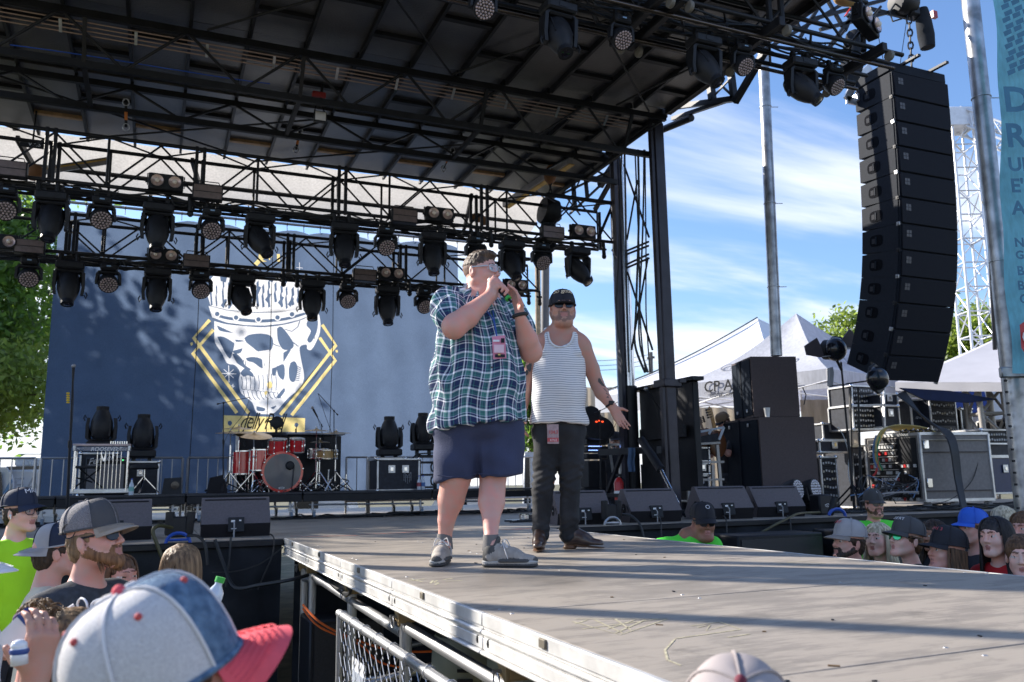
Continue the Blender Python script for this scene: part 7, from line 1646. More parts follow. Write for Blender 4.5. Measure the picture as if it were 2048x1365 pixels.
bagm=MB();a=atY(1845,25,7.5);bagm.path([a+Vector((0,0,.05)),a+Vector((.0,0,-.1)),a+Vector((.02,0,-.35)),a+Vector((.03,0,-.52))],.1,12,radii=[.07,.10,.11,.095]);bagm.build('chain_bag',M_CLOTHBLK,mt,smooth=40);MB().box(atY(1868,30,7.5),(.08,.05,.10)).build('tag_light',mat('red_lens',(.4,.02,.02),.3),mt)
for i,(a,b) in enumerate((((1750,40),(1768,128)),((1815,30),(1800,130)))):cable('steel_wire',['thin wire from the front truss to the speaker column','thin stay beside the hoist chain'][i],[atY(*a,7.4),atY(*b,7.4)],.005,M_BLACK,'wire')
t=thing('bumper_frame','white angled frame at the upper left of the speaker column','frame',atY(1705,170,7.8))
for a,b in (((1693,200),(1712,160)),((1693,200),(1712,204)),((1712,160),(1740,135)),((1712,204),(1712,190))):MB().bar(atY(*a,7.9),atY(*b,7.9),.03,.10).build('frame_bar',M_ALU,t)
t=thing('black_tarp_roll','black cloth wrapped motor left of the speaker column under the truss','bag',atY(1705,120,7.4));MB().path([atY(1712,70,7.4),atY(1708,110,7.4),atY(1700,150,7.4),atY(1696,168,7.4)],.13,10,radii=[.12,.15,.13,.09]).build('bag',M_CLOTHBLK,t)
# ---------------------------------------------------------------- subs
def cab(lab,x0,x1,y,d,z0,z1,split=2,m=M_WEDGE):
    t=thing('subwoofer',lab,'speaker',((x0+x1)/2,y,z0));MB().box(((x0+x1)/2,y+d/2,(z0+z1)/2),(x1-x0,d,z1-z0),bev=.012).build('cabinet',m,t)
    return t
SBY=9.45
a,b,c=atY(1452,838,10.35),atY(1530,828,9.5),atY(1640,838,9.5)
def quad_cab(lab,fl,fr,bl_,z0,z1,kx):
    """loudspeaker given by its front-left, front-right and back-left ground corners"""
    fl,fr,bl_=Vector((*fl,0)),Vector((*fr,0)),Vector((*bl_,0));br=fr+bl_-fl
    t=thing('subwoofer',lab,'speaker',(fl.x,fl.y,z0));P=[p+Vector((0,0,z0)) for p in (fl,fr,br,bl_)]
    MB().prism(P,(0,0,z1-z0)).build('cabinet',mat('brown_grey_speaker_paint',(.105,.085,.086),.75,0,.12,60,bump=.3,bscale=220,spec=.15),t)
    n=(fl-bl_).normalized();sdv=(fr-fl).normalized()
    L_=(fl-bl_).length;H2=z1-z0;nx=-sdv
    for k in range(2):
        u0,u1=(.03,L_*.485) if k==0 else (L_*.515,L_-.03)
        q=[bl_+n*u0+Vector((0,0,z0+.03)),bl_+n*u1+Vector((0,0,z0+.03)),bl_+n*u1+Vector((0,0,z1-.03)),bl_+n*u0+Vector((0,0,z1-.03))]
        MB().prism([p+nx*.002 for p in q],nx*.012).build('grille',mat('blue_black_grille_foam',(.012,.017,.026),.85,0,.3,90,bump=.2,bscale=250,spec=.1),t)
    MB().bar(bl_+n*L_/2+Vector((0,0,z0+.01))+nx*.01,bl_+n*L_/2+Vector((0,0,z1-.01))+nx*.01,.035,.02).build('centre_post',M_PA,t)
    for u in (.25,.75):
        p=bl_+n*L_*u+Vector((0,0,z0+.1 if kx else z1-.1))+nx*.016;MB().box(p,(.03,.03,.05),bev=.004).build('catch',M_STEEL,t)
    return t
F_=atY(1528,1000,9.6);Rr=atY(1640,1000,9.35);Bl=atY(1452,1000,10.6)
zt1=.47+(atY(1528,835,9.6).z-.47);zt2=atY(1510,714,9.7).z
quad_cab('tall lower subwoofer with dark left grille behind the right wedges',(F_.x,F_.y),(Rr.x,Rr.y),(Bl.x,Bl.y),0.0,zt1,0)
F2=atY(1508,830,9.7);R2_=atY(1600,830,9.5);B2=atY(1469,830,10.5)
quad_cab('upper subwoofer with white foam cup at its foot',(F2.x,F2.y),(R2_.x,R2_.y),(B2.x,B2.y),zt1+.012,zt2,1)
c=atY(1532,828,9.58);t=thing('foam_cup','white foam cup standing on the lower subwoofer','cup',(c.x,c.y,zt1));MB().lathe([(0,0),(.032,0),(.046,.13),(.048,.135),(.044,.135),(.03,.01),(0,.01)],(c.x+.02,c.y-.0,zt1),n=20,cap=False).build('cup_shell',mat('white_foam',(.8,.8,.8),.7),t)
MB().path([Vector((atY(1605,775,9.4).x,9.4,atY(1605,775,9.4).z)),atY(1612,790,9.4),atY(1608,810,9.4)],.008,6).build('speaker_lead',M_CBL,None);tag(bpy.data.objects['speaker_lead'],'short black lead at the right side of the upper subwoofer','cable')
# ---------------------------------------------------------------- amp racks, cases and follow lamps at right
def pcase(lab,x0,y0,x1,y1,Y,d=.6,name='equipment_rack',rows=0,m=None,latch=0,z0=None,casters=False,cat='equipment rack',trim=True):
    a,b=atY(x0,y0,Y),atY(x1,y1,Y);zb=b.z if z0 is None else z0
    t=road_case(name,lab,a.x,b.x,Y,d,zb,a.z,casters,m=m,latch=latch,cat=cat)
    if rows:
        rg=random.Random(int(x0));n=rows;h=(a.z-zb-.05)/n
        for k in range(n):
            zc=a.z-.03-h*(k+.5);MB().box(((a.x+b.x)/2,Y-.002,zc),(b.x-a.x-.05,.012,h*.82),bev=.002).build('rack_unit',rg.choice([M_BLK2,mat('dark_grey_panel',(.05,.052,.06),.4),M_BLACK]),t)
            mb=MB();cols=[mat('panel_connector_steel',(.35,.36,.4),.35,.5),mat('green_led',(.05,.4,.12),.3,emit=(.1,1,.3,.6)),mat('blue_plug',(.03,.2,.5),.4),mat('pale_knob',(.5,.45,.35),.5)]
            for j in range(int((b.x-a.x)/.055)):
                mb.mi(rg.choice([0,0,0,1,2,3,0]));mb.box((a.x+.04+j*.052,Y-.012,zc+rg.uniform(-.1,.1)*h),(.024,.012,min(.03,h*.4)))
            mb.build('panel_connectors',cols,t)['kind']='stuff'
    return t
gcase=thing('amplifier_case','large grey sided road case with open connector rack on its left side','road case',atY(1840,990,8.75))
M_GREYL=mat('grey_case_laminate',(.20,.185,.18),.6,0,.12,25,bump=.1)
fl,fr,bl_=atY(1850,997,8.8),atY(1969,990,8.7),atY(1760,990,9.55)
zt=atY(1845,868,8.8).z;zb=.13
fl,fr,bl_=Vector((fl.x,8.8,0)),Vector((fr.x,8.55,0)),Vector((bl_.x,9.75,0));br=fr+bl_-fl
MB().prism([p+Vector((0,0,zb)) for p in (fl,fr,br,bl_)],(0,0,zt-zb)).build('case_body',M_GREYL,gcase)
up_=Vector((0,0,1))
for p in (fl,fr,br,bl_):MB().box(p+up_*((zb+zt)/2),(.04,.04,zt-zb),bev=.006).build('edge_trim',M_ALU,gcase)
for z_ in (zb,zt):
    for p,q_ in ((fl,fr),(fr,br),(br,bl_),(bl_,fl)):MB().bar(p+up_*z_,q_+up_*z_,.04,.04).build('edge_trim',M_ALU,gcase)
e1=(fr-fl);e1n=e1.normalized();nfr=Vector((e1n.y,-e1n.x,0))
MB().bar(fl+e1*.02+up_*(zt-.09)+nfr*.004,fr-e1*.02+up_*(zt-.09)+nfr*.004,.05,.01).build('rivet_strip',mat('cream_rivet_strip',(.5,.45,.36),.5),gcase)
for f in (.36,.88):MB().bar(fl+e1*.03+up_*(zt-(zt-zb)*(.28 if f<.5 else .86))+nfr*.004,fr-e1*.03+up_*(zt-(zt-zb)*(.28 if f<.5 else .86))+nfr*.004,.035,.012).build('dark_batten',mat('dark_brown_batten',(.06,.05,.05),.6),gcase)
for f in (.16,.74):p=fl+e1*.08+up_*(zt-(zt-zb)*f)+nfr*.008;MB().box(p,(.10,.03,.13),bev=.006).build('butterfly_latch',M_CHROME,gcase)
e2=(bl_-fl);e2n=e2.normalized();nl=Vector((e2n.y,-e2n.x,0));nl=nl if nl.x<0 else -nl
MB().prism([fl+e2*.06+up_*(zb+.04)+nl*.001,fl+e2*.94+up_*(zb+.04)+nl*.001,fl+e2*.94+up_*(zt-.05)+nl*.001,fl+e2*.06+up_*(zt-.05)+nl*.001],nl*.006).build('rack_opening',M_BLACK,gcase)
rg=random.Random(21)
for k in range(9):
    zc=zt-.12-k*.095
    for u0,u1 in ((.40,.92),(.08,.36)):
        if u0<.2 and k<3:continue
        MB().bar(fl+e2*u0+up_*zc+nl*.012,fl+e2*u1+up_*zc+nl*.012,.018,.01).build('panel_strip',M_ALU if (k<6 and u0>.2) else M_BLK2,gcase)
        mb=MB()
        for j in range(9 if u0>.2 else 5):
            mb.mi(rg.choice([0,0,1,2,3,4,0]));p=fl+e2*(u0+(u1-u0)*(j+.5)/(9 if u0>.2 else 5))+up_*(zc-.045)+nl*.016;mb.box(p,(.02,.04,.045))
        mb.build('connector_row',[M_BLK2,mat('green_led'),mat('blue_plug'),mat('red_paint'),mat('panel_connector_steel')],gcase)['kind']='stuff'
for f in (.06,.45,.94):p=fl+e1*f+nfr*(-.05);MB().lathe([(.01,-.02),(.055,-.02),(.06,0),(.055,.02),(.01,.02)],p+up_*.06,(.7,.7,0),14).box(p+up_*.11,(.06,.07,.04)).build('caster',mat('grey_caster',(.25,.25,.26),.5),gcase)
M_YC=mat('yellow_cable_jacket',(.42,.34,.12),.5);M_GC=mat('green_cable_jacket',(.02,.28,.16),.4);M_BC=mat('blue_cable_jacket',(.10,.20,.38),.4);M_RC=mat('red_cable_jacket',(.5,.04,.03),.4)
rg=random.Random(3);tb=thing('cable_bundle','fan of yellow cables over the top of the large grey case','cables',atY(1800,865,9.3))
for k in range(12):
    o_=rg.uniform(-6,6);Y=9.1+k*.03;MB().path(catmull([atY(1752,905+o_*.3,Y-.05),atY(1752+k*.6,885+o_*.3,Y),atY(1762+k*1.2,862-k*.6,Y),atY(1790,851+k*.9,Y),atY(1830,852+k*1.2,Y),atY(1862+k,859+k*.6,Y)],5),.009,6).build('yellow_cable',M_YC,tb)
for k in range(14):a=atY(1800+k*5,862-k*.2,9.05);MB().tube(a,a+Vector((.05,.02,.02*(k % 3-1))),.013,8).build('cable_plug',(M_BLACK,M_CHROME)[k % 2],tb)
for i,(m_,dx_,lab) in enumerate(((M_BC,0,'blue grey cable curving down the left of the large grey case'),(M_GC,7,'green cable curving down beside the open rack'),(M_YC,4,'yellow cable curving down beside the open rack'),(M_RC,9,'red ended cable hanging at the open rack'))):
    P=[(1752+dx_,872),(1747+dx_,895),(1748+dx_,920),(1756+dx_*1.3,940)] if i != 3 else [(1756,915),(1755,930),(1752,945),(1746,952)]
    cable('coloured_cable',lab,[atY(x,y,9.2) for x,y in P],.015,m_)
cb_=thing('cable_bundle','thick bundle of black cables draped over the grey case down to the crowd','cables',atY(1900,880,8.5))
for k in range(8):
    o_=k*3.2-12;MB().path(catmull([atY(1795+k*2,790-k,9.3),atY(1850+o_*.3,838+o_*.4,8.9),atY(1893+o_*.6,865-o_*.1,8.6),atY(1908+o_*.6,895,8.45),atY(1917+o_*.5,960,8.4),atY(1928+o_*.4,1015,8.2),atY(1935+o_*.4,1045,7.95)],6),.016,6).build('black_cable',M_CBL,cb_)
for i,(P,lab,m_) in enumerate((([(1676,855),(1688,875),(1697,910),(1697,950),(1707,985)],'pale cable hanging between the racks',mat('pale_cable',(.5,.55,.6),.4)),([(1780,985),(1795,955),(1800,945),(1790,960)],'thin pale cable loop on the open rack',mat('pale_cable')),([(1845,1010),(1900,1000),(1945,960),(1960,900)],'thin black cable crossing the face of the grey case',M_CBL),([(1730,1005),(1760,990),(1800,985),(1835,985)],'grey flexible hose in front of the open rack',mat('grey_hose',(.2,.2,.22),.4)))):
    cable('loose_cable',lab,[atY(x,y,8.6 if i>1 else 9.0) for x,y in P],.006 if i != 3 else .014,m_)
rg=random.Random(77)
tg=thing('cable_tangle','tangle of thin cables at the bottom of the open rack','cables',atY(1790,990,8.9));mb=MB()
for k in range(34):
    a=atY(rg.uniform(1725,1850),rg.uniform(950,985),9.0-rg.random()*.2);b=atY(rg.uniform(1700,1850),rg.uniform(985,1008),8.8);mb.mi(rg.choice([0,0,0,0,0,1,2]));mb.path(catmull([a,a.lerp(b,.5)+Vector((rg.uniform(-.1,.1),-.05,rg.uniform(-.05,.08))),b],5),.007,5)
mb.build('cable_mass',[M_CBL,mat('grey_hose'),M_BC],tg)['kind']='stuff'
pcase('black rack with green lit display left of the large grey case',1702,893,1758,1003,9.9,.6,rows=5,z0=.02)
mb=MB();text_mb(mb,'CP AUDIO',atY(1716,919,9.88),(1,0,0),(0,0,1),.10,0,bold=.01);tag(mb.build('case_lettering',M_WHITE,None),'white CP AUDIO lettering on the black rack','lettering');bpy.data.objects['case_lettering'].parent=None
pcase('silver edged double rack with red and green plugs right of the subwoofers',1640,915,1678,1003,9.7,.5,rows=6,z0=.02)
pcase('silver trimmed case lying on the double rack',1638,882,1700,905,9.75,.5,'road_case',m=M_CASE,latch=1,cat='road case')
pcase('stacked black equipment case at the left behind the follow lamp poles',1645,848,1700,880,10.4,.5,'road_case',cat='road case')
pcase('small upper rack with silver latches below the speaker column',1762,788,1796,812,9.9,.5,'road_case',latch=1,cat='road case')
pcase('silver edged rack with blue latch under the speaker column',1764,812,1800,855,9.7,.5,'road_case',latch=1,cat='road case')
pcase('open black rack full of wires left of the silver edged rack',1704,812,1762,860,9.9,.5,rows=4)
pcase('black gear stack below the round lamp',1702,772,1750,812,10.2,.5,rows=3)
pcase('black case with small white lettering behind the large grey case',1820,800,1858,862,9.8,.6,'road_case',cat='road case')
pcase('open cabinet of equipment with white wires above the grey case',1858,798,1916,870,9.6,.6,rows=4)
pcase('dark monitor screen case right of the open cabinet',1920,818,1946,860,9.6,.2,'flat_monitor',m=M_BLK2,cat='monitor')
pcase('perforated black rack unit at the right beside the round speaker',1962,860,2020,888,8.6,.5,rows=2)
pcase('dark blue road case cut by the galvanized pole at the right',1964,915,2060,992,8.9,.6,'road_case',m=mat('deep_blue_laminate',(.012,.025,.085),.4,0,.1,10),latch=1,z0=.1,casters=True,cat='road case')
pcase('open case with grey parts above the dark blue case',1962,888,2035,912,8.9,.5,'road_case',cat='road case')
pcase('low black case at the very right edge behind the pole',2010,840,2075,860,9.2,.5,'road_case',cat='road case')
mb=MB();text_mb(mb,'CP AUDIO',atY(1832,838,9.78),(1,0,0),(0,0,1),.05,0);tag(mb.build('case_lettering',M_WHITE,None),'tiny white lettering on the black case behind the grey case','lettering')
c=atY(1937,835,9.3);
rs=thing('round_speaker','small black round-fronted speaker at the right on the perforated rack','speaker',atY(2013,845,8.5));c=atY(2013,843,8.5);MB().lathe([(.03,0),(.11,.0),(.12,.03),(.10,.12),(.03,.14)],c,(.2,-1,0),18).build('speaker_body',M_GLOSS,rs)
rk=thing('rack_shelf','tall dark shelf frame carrying the gear below the round lamp','shelf',atY(1735,1000,9.6))
for x in (1700,1766):MB().bar(atY(x+(0 if x<1720 else 2),775,9.62),atY(x+4,1003,9.62),.03,.03).build('shelf_post',M_STEEL if x>1750 else M_BLACK,rk)
for y in (812,860,893):MB().bar(atY(1700,y,9.62),atY(1768,y-2,9.62),.03,.03).build('shelf_rail',M_STEEL,rk)
def lamp_pole(lab,xb,xt,yt,Y):
    t=thing('lamp_stand',lab,'stand',(atY(xb,1000,Y).x,Y,0));a=atY(xb,1005,Y);a=Vector((a.x,Y,.02));b=atY(xt,yt,Y);m_=a.lerp(b,.5)
    MB().tube(a,m_,.02,8).build('lower_tube',M_BLK2,t);MB().tube(m_,b,.014,8).build('upper_tube',M_BLK2,t)
    for k in range(3):an=2.1*k;MB().tube(a+Vector((0,0,.35)),a+Vector((.35*math.cos(an),.35*math.sin(an),0)),.012,6).build('leg',M_BLK2,t)
    return t
lamp_pole('black pole carrying the barn door lamp',1708,1682,725,8.9);lamp_pole('black pole carrying the round dome lamp',1722,1716,775,8.9)
fl_=thing('follow_lamp','black dome lamp with two open barn doors in front of the speaker column','lamp',atY(1668,700,8.8));c=atY(1671,699,8.8)
MB().ball(c,(.155,.15,.165),24,16).build('lamp_dome',M_GLOSS,fl_,smooth=180);MB().lathe([(.05,0),(.14,.02),(.14,.10),(.12,.12)],c+Vector((-.02,.05,.0)),(-.3,1,.15),20).path([atY(1664,680,8.8),atY(1668,676,8.85),atY(1682,678,8.85),atY(1685,690,8.8)],.03,6).build('lamp_housing',M_BLK2,fl_)
for P in (((1610,692),(1634,676),(1641,690),(1648,712),(1641,715),(1614,710)),((1683,681),(1700,658),(1706,664),(1716,698),(1712,700),(1690,694))):
    V_=[atY(x,y,8.75) for x,y in P];MB().prism(V_,(0,.02,0)).build('barn_door',mat('barn_door_metal',(.07,.058,.062),.5,.3),fl_)
MB().bar(atY(1690,697,8.72),atY(1718,699,8.72),.02,.02).bar(atY(1645,714,8.72),atY(1660,712,8.72),.012,.012).build('door_hinge',M_ALU,fl_);MB().tube(c-Vector((0,0,.14)),atY(1683,740,8.85),.02,8).build('yoke_stem',M_BLK2,fl_)
f2_=thing('follow_lamp','round dome lamp with eight sided rim below the speaker column','lamp',atY(1757,757,7.2));c=atY(1755,757,7.2)
MB().lathe([(.0,.0),(.18,0),(.185,.015),(.17,.03),(0,.03)],c+Vector((.03,.06,0)),(.25,-1,.05),8).build('octagon_rim',M_BLK2,f2_,smooth=20);MB().ball(c,(.138,.11,.138),28,18).build('lamp_dome',M_GLOSS,f2_,smooth=180)
MB().bar(atY(1694,768,8.62),atY(1738,762,8.62),.02,.02).build('arm',M_BLK2,f2_);MB().prism([atY(x,y,8.6) for x,y in ((1660,736),(1666,734),(1668,746),(1666,774),(1660,772))],(0,.05,0)).build('side_paddle',mat('pale_grey_panel',(.3,.3,.32),.5),f2_);MB().bar(atY(1664,772,8.6),atY(1700,768,8.6),.014,.014).build('paddle_arm',M_BLK2,f2_)
# ---------------------------------------------------------------- tents
def tri_canopy(name,lab,corners,peak,par_z,val,m,legs=None,sagf=.12,text=None,frame=True,cat='tent',n=10):
    """pop-up canopy: four concave roof panels to a peak and hanging valances"""
    t=thing(name,lab,cat,tuple(sum((Vector(c) for c in corners),Vector())/len(corners)));pk=Vector(peak);K=len(corners)
    for i in range(K):
        a,b=Vector(corners[i]),Vector(corners[(i+1) % K]);P=[]
        for u in range(n+1):
            f=u/n;row=[]
            for v in range(n+1):
                g=v/n;e=a.lerp(b,g);p=e.lerp(pk,f);p.z -= sagf*math.sin(f*PI)*(pk.z-e.z)*(1+.5*math.sin(g*PI)) ;row.append(p)
            P.append(row)
        MB().grid(P).build('roof_panel',m,t,smooth=180)
        P=[]
        for v in range(13):
            g=v/12;e=a.lerp(b,g);nrm=(b-a).cross(ZU).normalized()
            P.append([e+nrm*.004*math.sin(g*30),e-Vector((0,0,val))+nrm*.012*math.sin(g*22+1)-Vector((0,0,.02*math.sin(g*PI)*0))])
        MB().grid(P).build('valance',m,t,smooth=180)
    if frame:
        for i in range(K):
            a,b=Vector(corners[i]),Vector(corners[(i+1) % K]);d=Vector((0,0,val*.6));mid=a.lerp(b,.5)
            for p,q_ in ((a-d,mid-d*2.2),(mid-d*2.2,b-d),(a-d*2.4,mid-d*.9),(mid-d*.9,b-d*2.4)):strut(t,p,q_,.012,M_ALU,'frame_bar',6)
            strut(t,a-d,pk-Vector((0,0,.25)),.014,M_ALU,'roof_strut',6)
    if legs is not None:
        for c in corners:strut(t,(c[0],c[1],legs),c,.022,M_ALU,'leg',8)
    return t
def DZ(x,y,D):return VPn(x,y,D)
c1_,c2c,c3_,c4_=DZ(1355,773,16.6),DZ(1655,735,14.4),DZ(1880,760,17.0),DZ(1600,765,19.5)
zc=(c1_.z+c2c.z)/2
M_TENT2=fabric_translucent('white_popup_canvas',(.58,.60,.66),.35,(.42,.44,.54),sc=20)
cs=[(c1_.x,c1_.y,zc),(c2c.x,c2c.y,zc),(c3_.x,c3_.y,zc),(c4_.x,c4_.y,zc)]
tp=tri_canopy('popup_tent','white pop-up tent printed with black company lettering behind the subwoofers',cs,(*DZ(1592,625,16.9)[:2],DZ(1592,627,16.9).z),0,.34,M_TENT2,legs=-.1)
a,b=Vector(cs[0]),Vector(cs[1]);d=(b-a).normalized();nrm=d.cross(ZU).normalized();nrm=nrm if nrm.y<0 else -nrm
mb=MB();o_=a+d*.62-ZU*.20+nrm*.03;text_mb(mb,'CP AUDIO',o_,d,ZU,.29,0,bold=.012,shear=.05);mb.build('valance_lettering',M_BLACK,tp)
mb=MB();mb.bar(a+d*.62-ZU*.215+nrm*.03,a+d*2.6-ZU*.215+nrm*.03,.012,.004);mb.build('valance_rule',M_BLACK,tp)
mb=MB();text_mb(mb,'BOISE, IDAHO • 208 941-2145',a+d*.75-ZU*.31+nrm*.03,d,ZU,.11,0);mb.build('valance_small_print',M_BLACK,tp)
pk=Vector((*DZ(1592,625,16.9)[:2],DZ(1592,627,16.9).z))
for (p,q_,sg_) in ((Vector(cs[0]),Vector(cs[1]),1),(Vector(cs[1]),Vector(cs[2]),1)):
    dd=(q_-p).normalized();mid=p.lerp(q_,.42);ct=mid.lerp(pk,.30);n2=dd.cross((pk-p.lerp(q_,.5)).normalized());n2=n2 if n2.y<0 else -n2;uu=(pk-p.lerp(q_,.5)).normalized()
    mb=MB();text_mb(mb,'CP AUDIO',ct-dd*.8-uu*.05+Vector((0,0,-.17))+n2*.03,dd,uu,.34,0,shear=.1);mb.build('roof_lettering',mat('grey_roof_print',(.15,.16,.2),.7),tp)
wt=tri_canopy('large_tent','large plain white tent rising behind the pop-up tent',[tuple(DZ(1190,792,24)),tuple(DZ(1560,765,20.5)),tuple(DZ(1900,790,27)),tuple(DZ(1500,780,31))],tuple(DZ(1515,637,25.5)),0,.5,M_TENT,legs=None,frame=False,n=8,sagf=.07)
a,b=DZ(1190,792,24),DZ(1515,637,25.4);MB().path([a.lerp(b,k/10)-Vector((0,-.0,.07*math.sin(k/10*PI)*(b.z-a.z)-.03)) for k in range(11)],.02,5).build('tent_seam',M_CBL,wt)
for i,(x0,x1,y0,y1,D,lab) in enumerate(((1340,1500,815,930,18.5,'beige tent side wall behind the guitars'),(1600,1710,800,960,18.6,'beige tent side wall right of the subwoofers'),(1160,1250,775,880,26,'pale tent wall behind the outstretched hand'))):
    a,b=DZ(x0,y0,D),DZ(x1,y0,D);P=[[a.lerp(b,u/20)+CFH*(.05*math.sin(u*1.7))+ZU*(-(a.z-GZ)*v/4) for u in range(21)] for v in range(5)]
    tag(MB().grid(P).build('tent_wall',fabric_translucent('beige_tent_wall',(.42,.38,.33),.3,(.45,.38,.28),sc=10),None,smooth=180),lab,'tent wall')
gt=tri_canopy('grey_tent','grey canopy with low slope behind the speaker column at right',[tuple(DZ(1790,765,13.5)),tuple(DZ(2120,765,11.8)),tuple(DZ(2150,700,17)),tuple(DZ(1850,740,18))],tuple(DZ(2040,655,14.5)),0,.14,mat('grey_canvas',(.42,.42,.46),.8,0,.06,3),legs=None,frame=False,n=6,sagf=.05)
MB().bar(DZ(1795,775,13.6),DZ(2110,773,12.0),.04,.04).build('eave_beam',M_BLACK,gt)
for i,(P,D,m_,lab) in enumerate((([(1640,700),(1740,730),(1870,752),(1870,720),(1860,712)],22,M_TENT,'white tent roof just right of the pop-up tent'),([(1870,735),(1930,715),(2010,740),(2010,760),(1870,762)],24,M_TENT,'white tent roof between speaker column and truss tower'),([(1780,770),(1900,742),(1960,745),(1980,830),(1790,830)],20,mat('royal_blue_tarp',(.012,.05,.28),.6),'royal blue tarpaulin behind the racks'),([(1955,770),(2080,765),(2080,900),(1955,900)],21,M_TENT,'white tent wall behind the truss legs at right'))):
    V_=[DZ(x,y,D) for x,y in P];o=MB().prism(V_,CFH*1.5).build('far_tent',m_,None);tag(o,lab,'tent')
t=thing('dark_umbrella_tarp','dark tarpaulin spread under the grey canopy above the racks','tarpaulin',DZ(1850,800,12.5));MB().prism([DZ(1800,776,12.6),DZ(1900,782,12.6),DZ(1995,799,12.6),DZ(1940,806,12.6),DZ(1850,800,12.6)],CFH*.05).build('tarp_flap',mat('navy_tarp',(.01,.02,.07),.8),t)
# ---------------------------------------------------------------- truss towers
def lattice_tower(lab,name,xa,ya_,yb_,D,w,m,n,lean=None,D2_=None,group=None,rr_=.03):
    a=DZ(xa[0],ya_,D);b=DZ(xa[1],yb_,D2_ or D);t=thing(name,lab,'truss tower',tuple(b),group);offs=[RH*(sx*w/2)+CFH*(sy*w/2) for sx,sy in ((-1,-1),(1,-1),(1,1),(-1,1))]
    for o_ in offs:strut(t,b+o_,a+o_,rr_,m,'chord',10)
    for k in range(n+1):
        p=b.lerp(a,k/n)
        for i in range(4):strut(t,p+offs[i],p+offs[(i+1) % 4],rr_*.55,m,'cross_tube',6)
        if k<n:
            q_=b.lerp(a,(k+1)/n)
            for i in range(4):strut(t,p+offs[i if k % 2 else (i+1) % 4],q_+offs[(i+1) % 4 if k % 2 else i],rr_*.5,m,'diagonal',6)
        if k % 5==0:
            for i in range(4):MB().bar(p+offs[i]-RH*.02,p+offs[(i+1) % 4],.07,.015).build('splice_plate',m,t)
    return t,a,b,offs
tw,ta,tbb,_=lattice_tower('tall white box truss tower leaning at the right','white_truss_tower',(1914,1957),252,725,17.5,.48,M_ALUW,10,rr_=.028)
MB().box(ta+ZU*.10,(.62,.62,.42),Matrix.Rotation(-_yaw,3,'Z'),bev=.01).build('corner_block',mat('bright_plate',(.8,.8,.82),.4,.3),tw)
a0=ta+ZU*.15;hb=DZ(2120,318,16.0);offs=[CFH*.2+ZU*.2,CFH*-.2+ZU*.2,CFH*-.2-ZU*.2,CFH*.2-ZU*.2]
for o_ in offs:strut(tw,a0+o_,hb+o_,.026,M_ALUW,'beam_chord',8)
for k in range(9):
    p,q_=a0.lerp(hb,k/9),a0.lerp(hb,(k+1)/9)
    for i in range(4):strut(tw,p+offs[i],q_+offs[(i+1) % 4],.014,M_ALUW,'beam_diagonal',6);strut(tw,p+offs[i],p+offs[(i+1) % 4],.014,M_ALUW,'beam_upright',6)
lattice_tower('short dull truss leg standing behind the racks at right','truss_leg',(1966,1980),778,880,13.0,.38,mat('dull_aluminium',(.38,.36,.34),.5,.4),2,rr_=.045)
M_GALV=mat('spangled_galvanized_pipe',(.36,.37,.39),.38,.75,.5,6,bump=.1,bscale=30)
def pole(lab,pts,D,r,col=None):
    t=thing('steel_pole',lab,'pole',tuple(DZ(*pts[-1],D)));a,b=DZ(*pts[0],D),DZ(*pts[-1],D);MB().tube(a,b,r,16).build('pole_tube',M_GALV,t,smooth=40)
    for f in (.25,.55,.8):p=a.lerp(b,f);MB().path([p+RH*(r+.004)*math.cos(k)+CFH*(r+.004)*math.sin(k) for k in np.linspace(0,6.28,15)]+[p+RH*(r+.10)],.006,5).build('wire_tie',M_STEEL,t)
    return t,a,b
pole('tall dark steel pole rising behind the subwoofers to the front truss',[(1524,60),(1553,712)],10.9,.075)
t,a,b=pole('thick galvanized pole leaning at the right edge beside the banner',[(1934,-60),(2058,1060)],7.9,.085)
MB().tube(DZ(2006,560,7.9),DZ(2060,1070,7.9),.105,20).build('lower_sleeve',M_GALV,t)
for k in range(14):p=DZ(2022,740,7.85).lerp(DZ(2052,1040,7.85),k/13);MB().box(p-RH*.085-CFH*.04,(.02,.02,.02)).build('punched_hole',M_BLACK,t)
MB().box(DZ(2032,745,7.8),(.30,.06,.10),Matrix.Rotation(-_yaw,3,'Z'),bev=.01).build('joint_collar',M_GALV,t)
wp_=thing('utility_pole','wooden utility pole with pair of posts between the two men','utility pole',tuple(DZ(1085,700,38)));MB().tube(DZ(1075,505,38),DZ(1078,900,38),.13,10).build('wooden_post',mat('weathered_pole_wood',(.30,.22,.14),.8,0,.3,6),wp_)
wq_=thing('steel_post','dark round post right next to the wooden utility pole','post',tuple(DZ(1092,700,20)));MB().tube(DZ(1091,470,20),DZ(1089,900,20),.10,12).build('post_tube',mat('dark_pole',(.13,.12,.12),.6),wq_)
up2=thing('utility_pole','small distant utility pole with crossarm left of the mast base','utility pole',tuple(DZ(1302,760,60)));MB().tube(DZ(1301,705,60),DZ(1303,800,60),.16,8).bar(DZ(1294,717,60),DZ(1309,715,60),.15,.15).build('post_and_crossarm',mat('dark_pole'),up2);
for i,y in enumerate((705,715,724)):cable('overhead_wire',['highest overhead wire left of the mast','middle overhead wire left of the mast','lowest overhead wire left of the mast'][i],sag(DZ(1100,y+12,50),DZ(1301,y+4,60),.3),.02,mat('pale_wire',(.25,.27,.3),.6),'wire',n=4,sm=1)
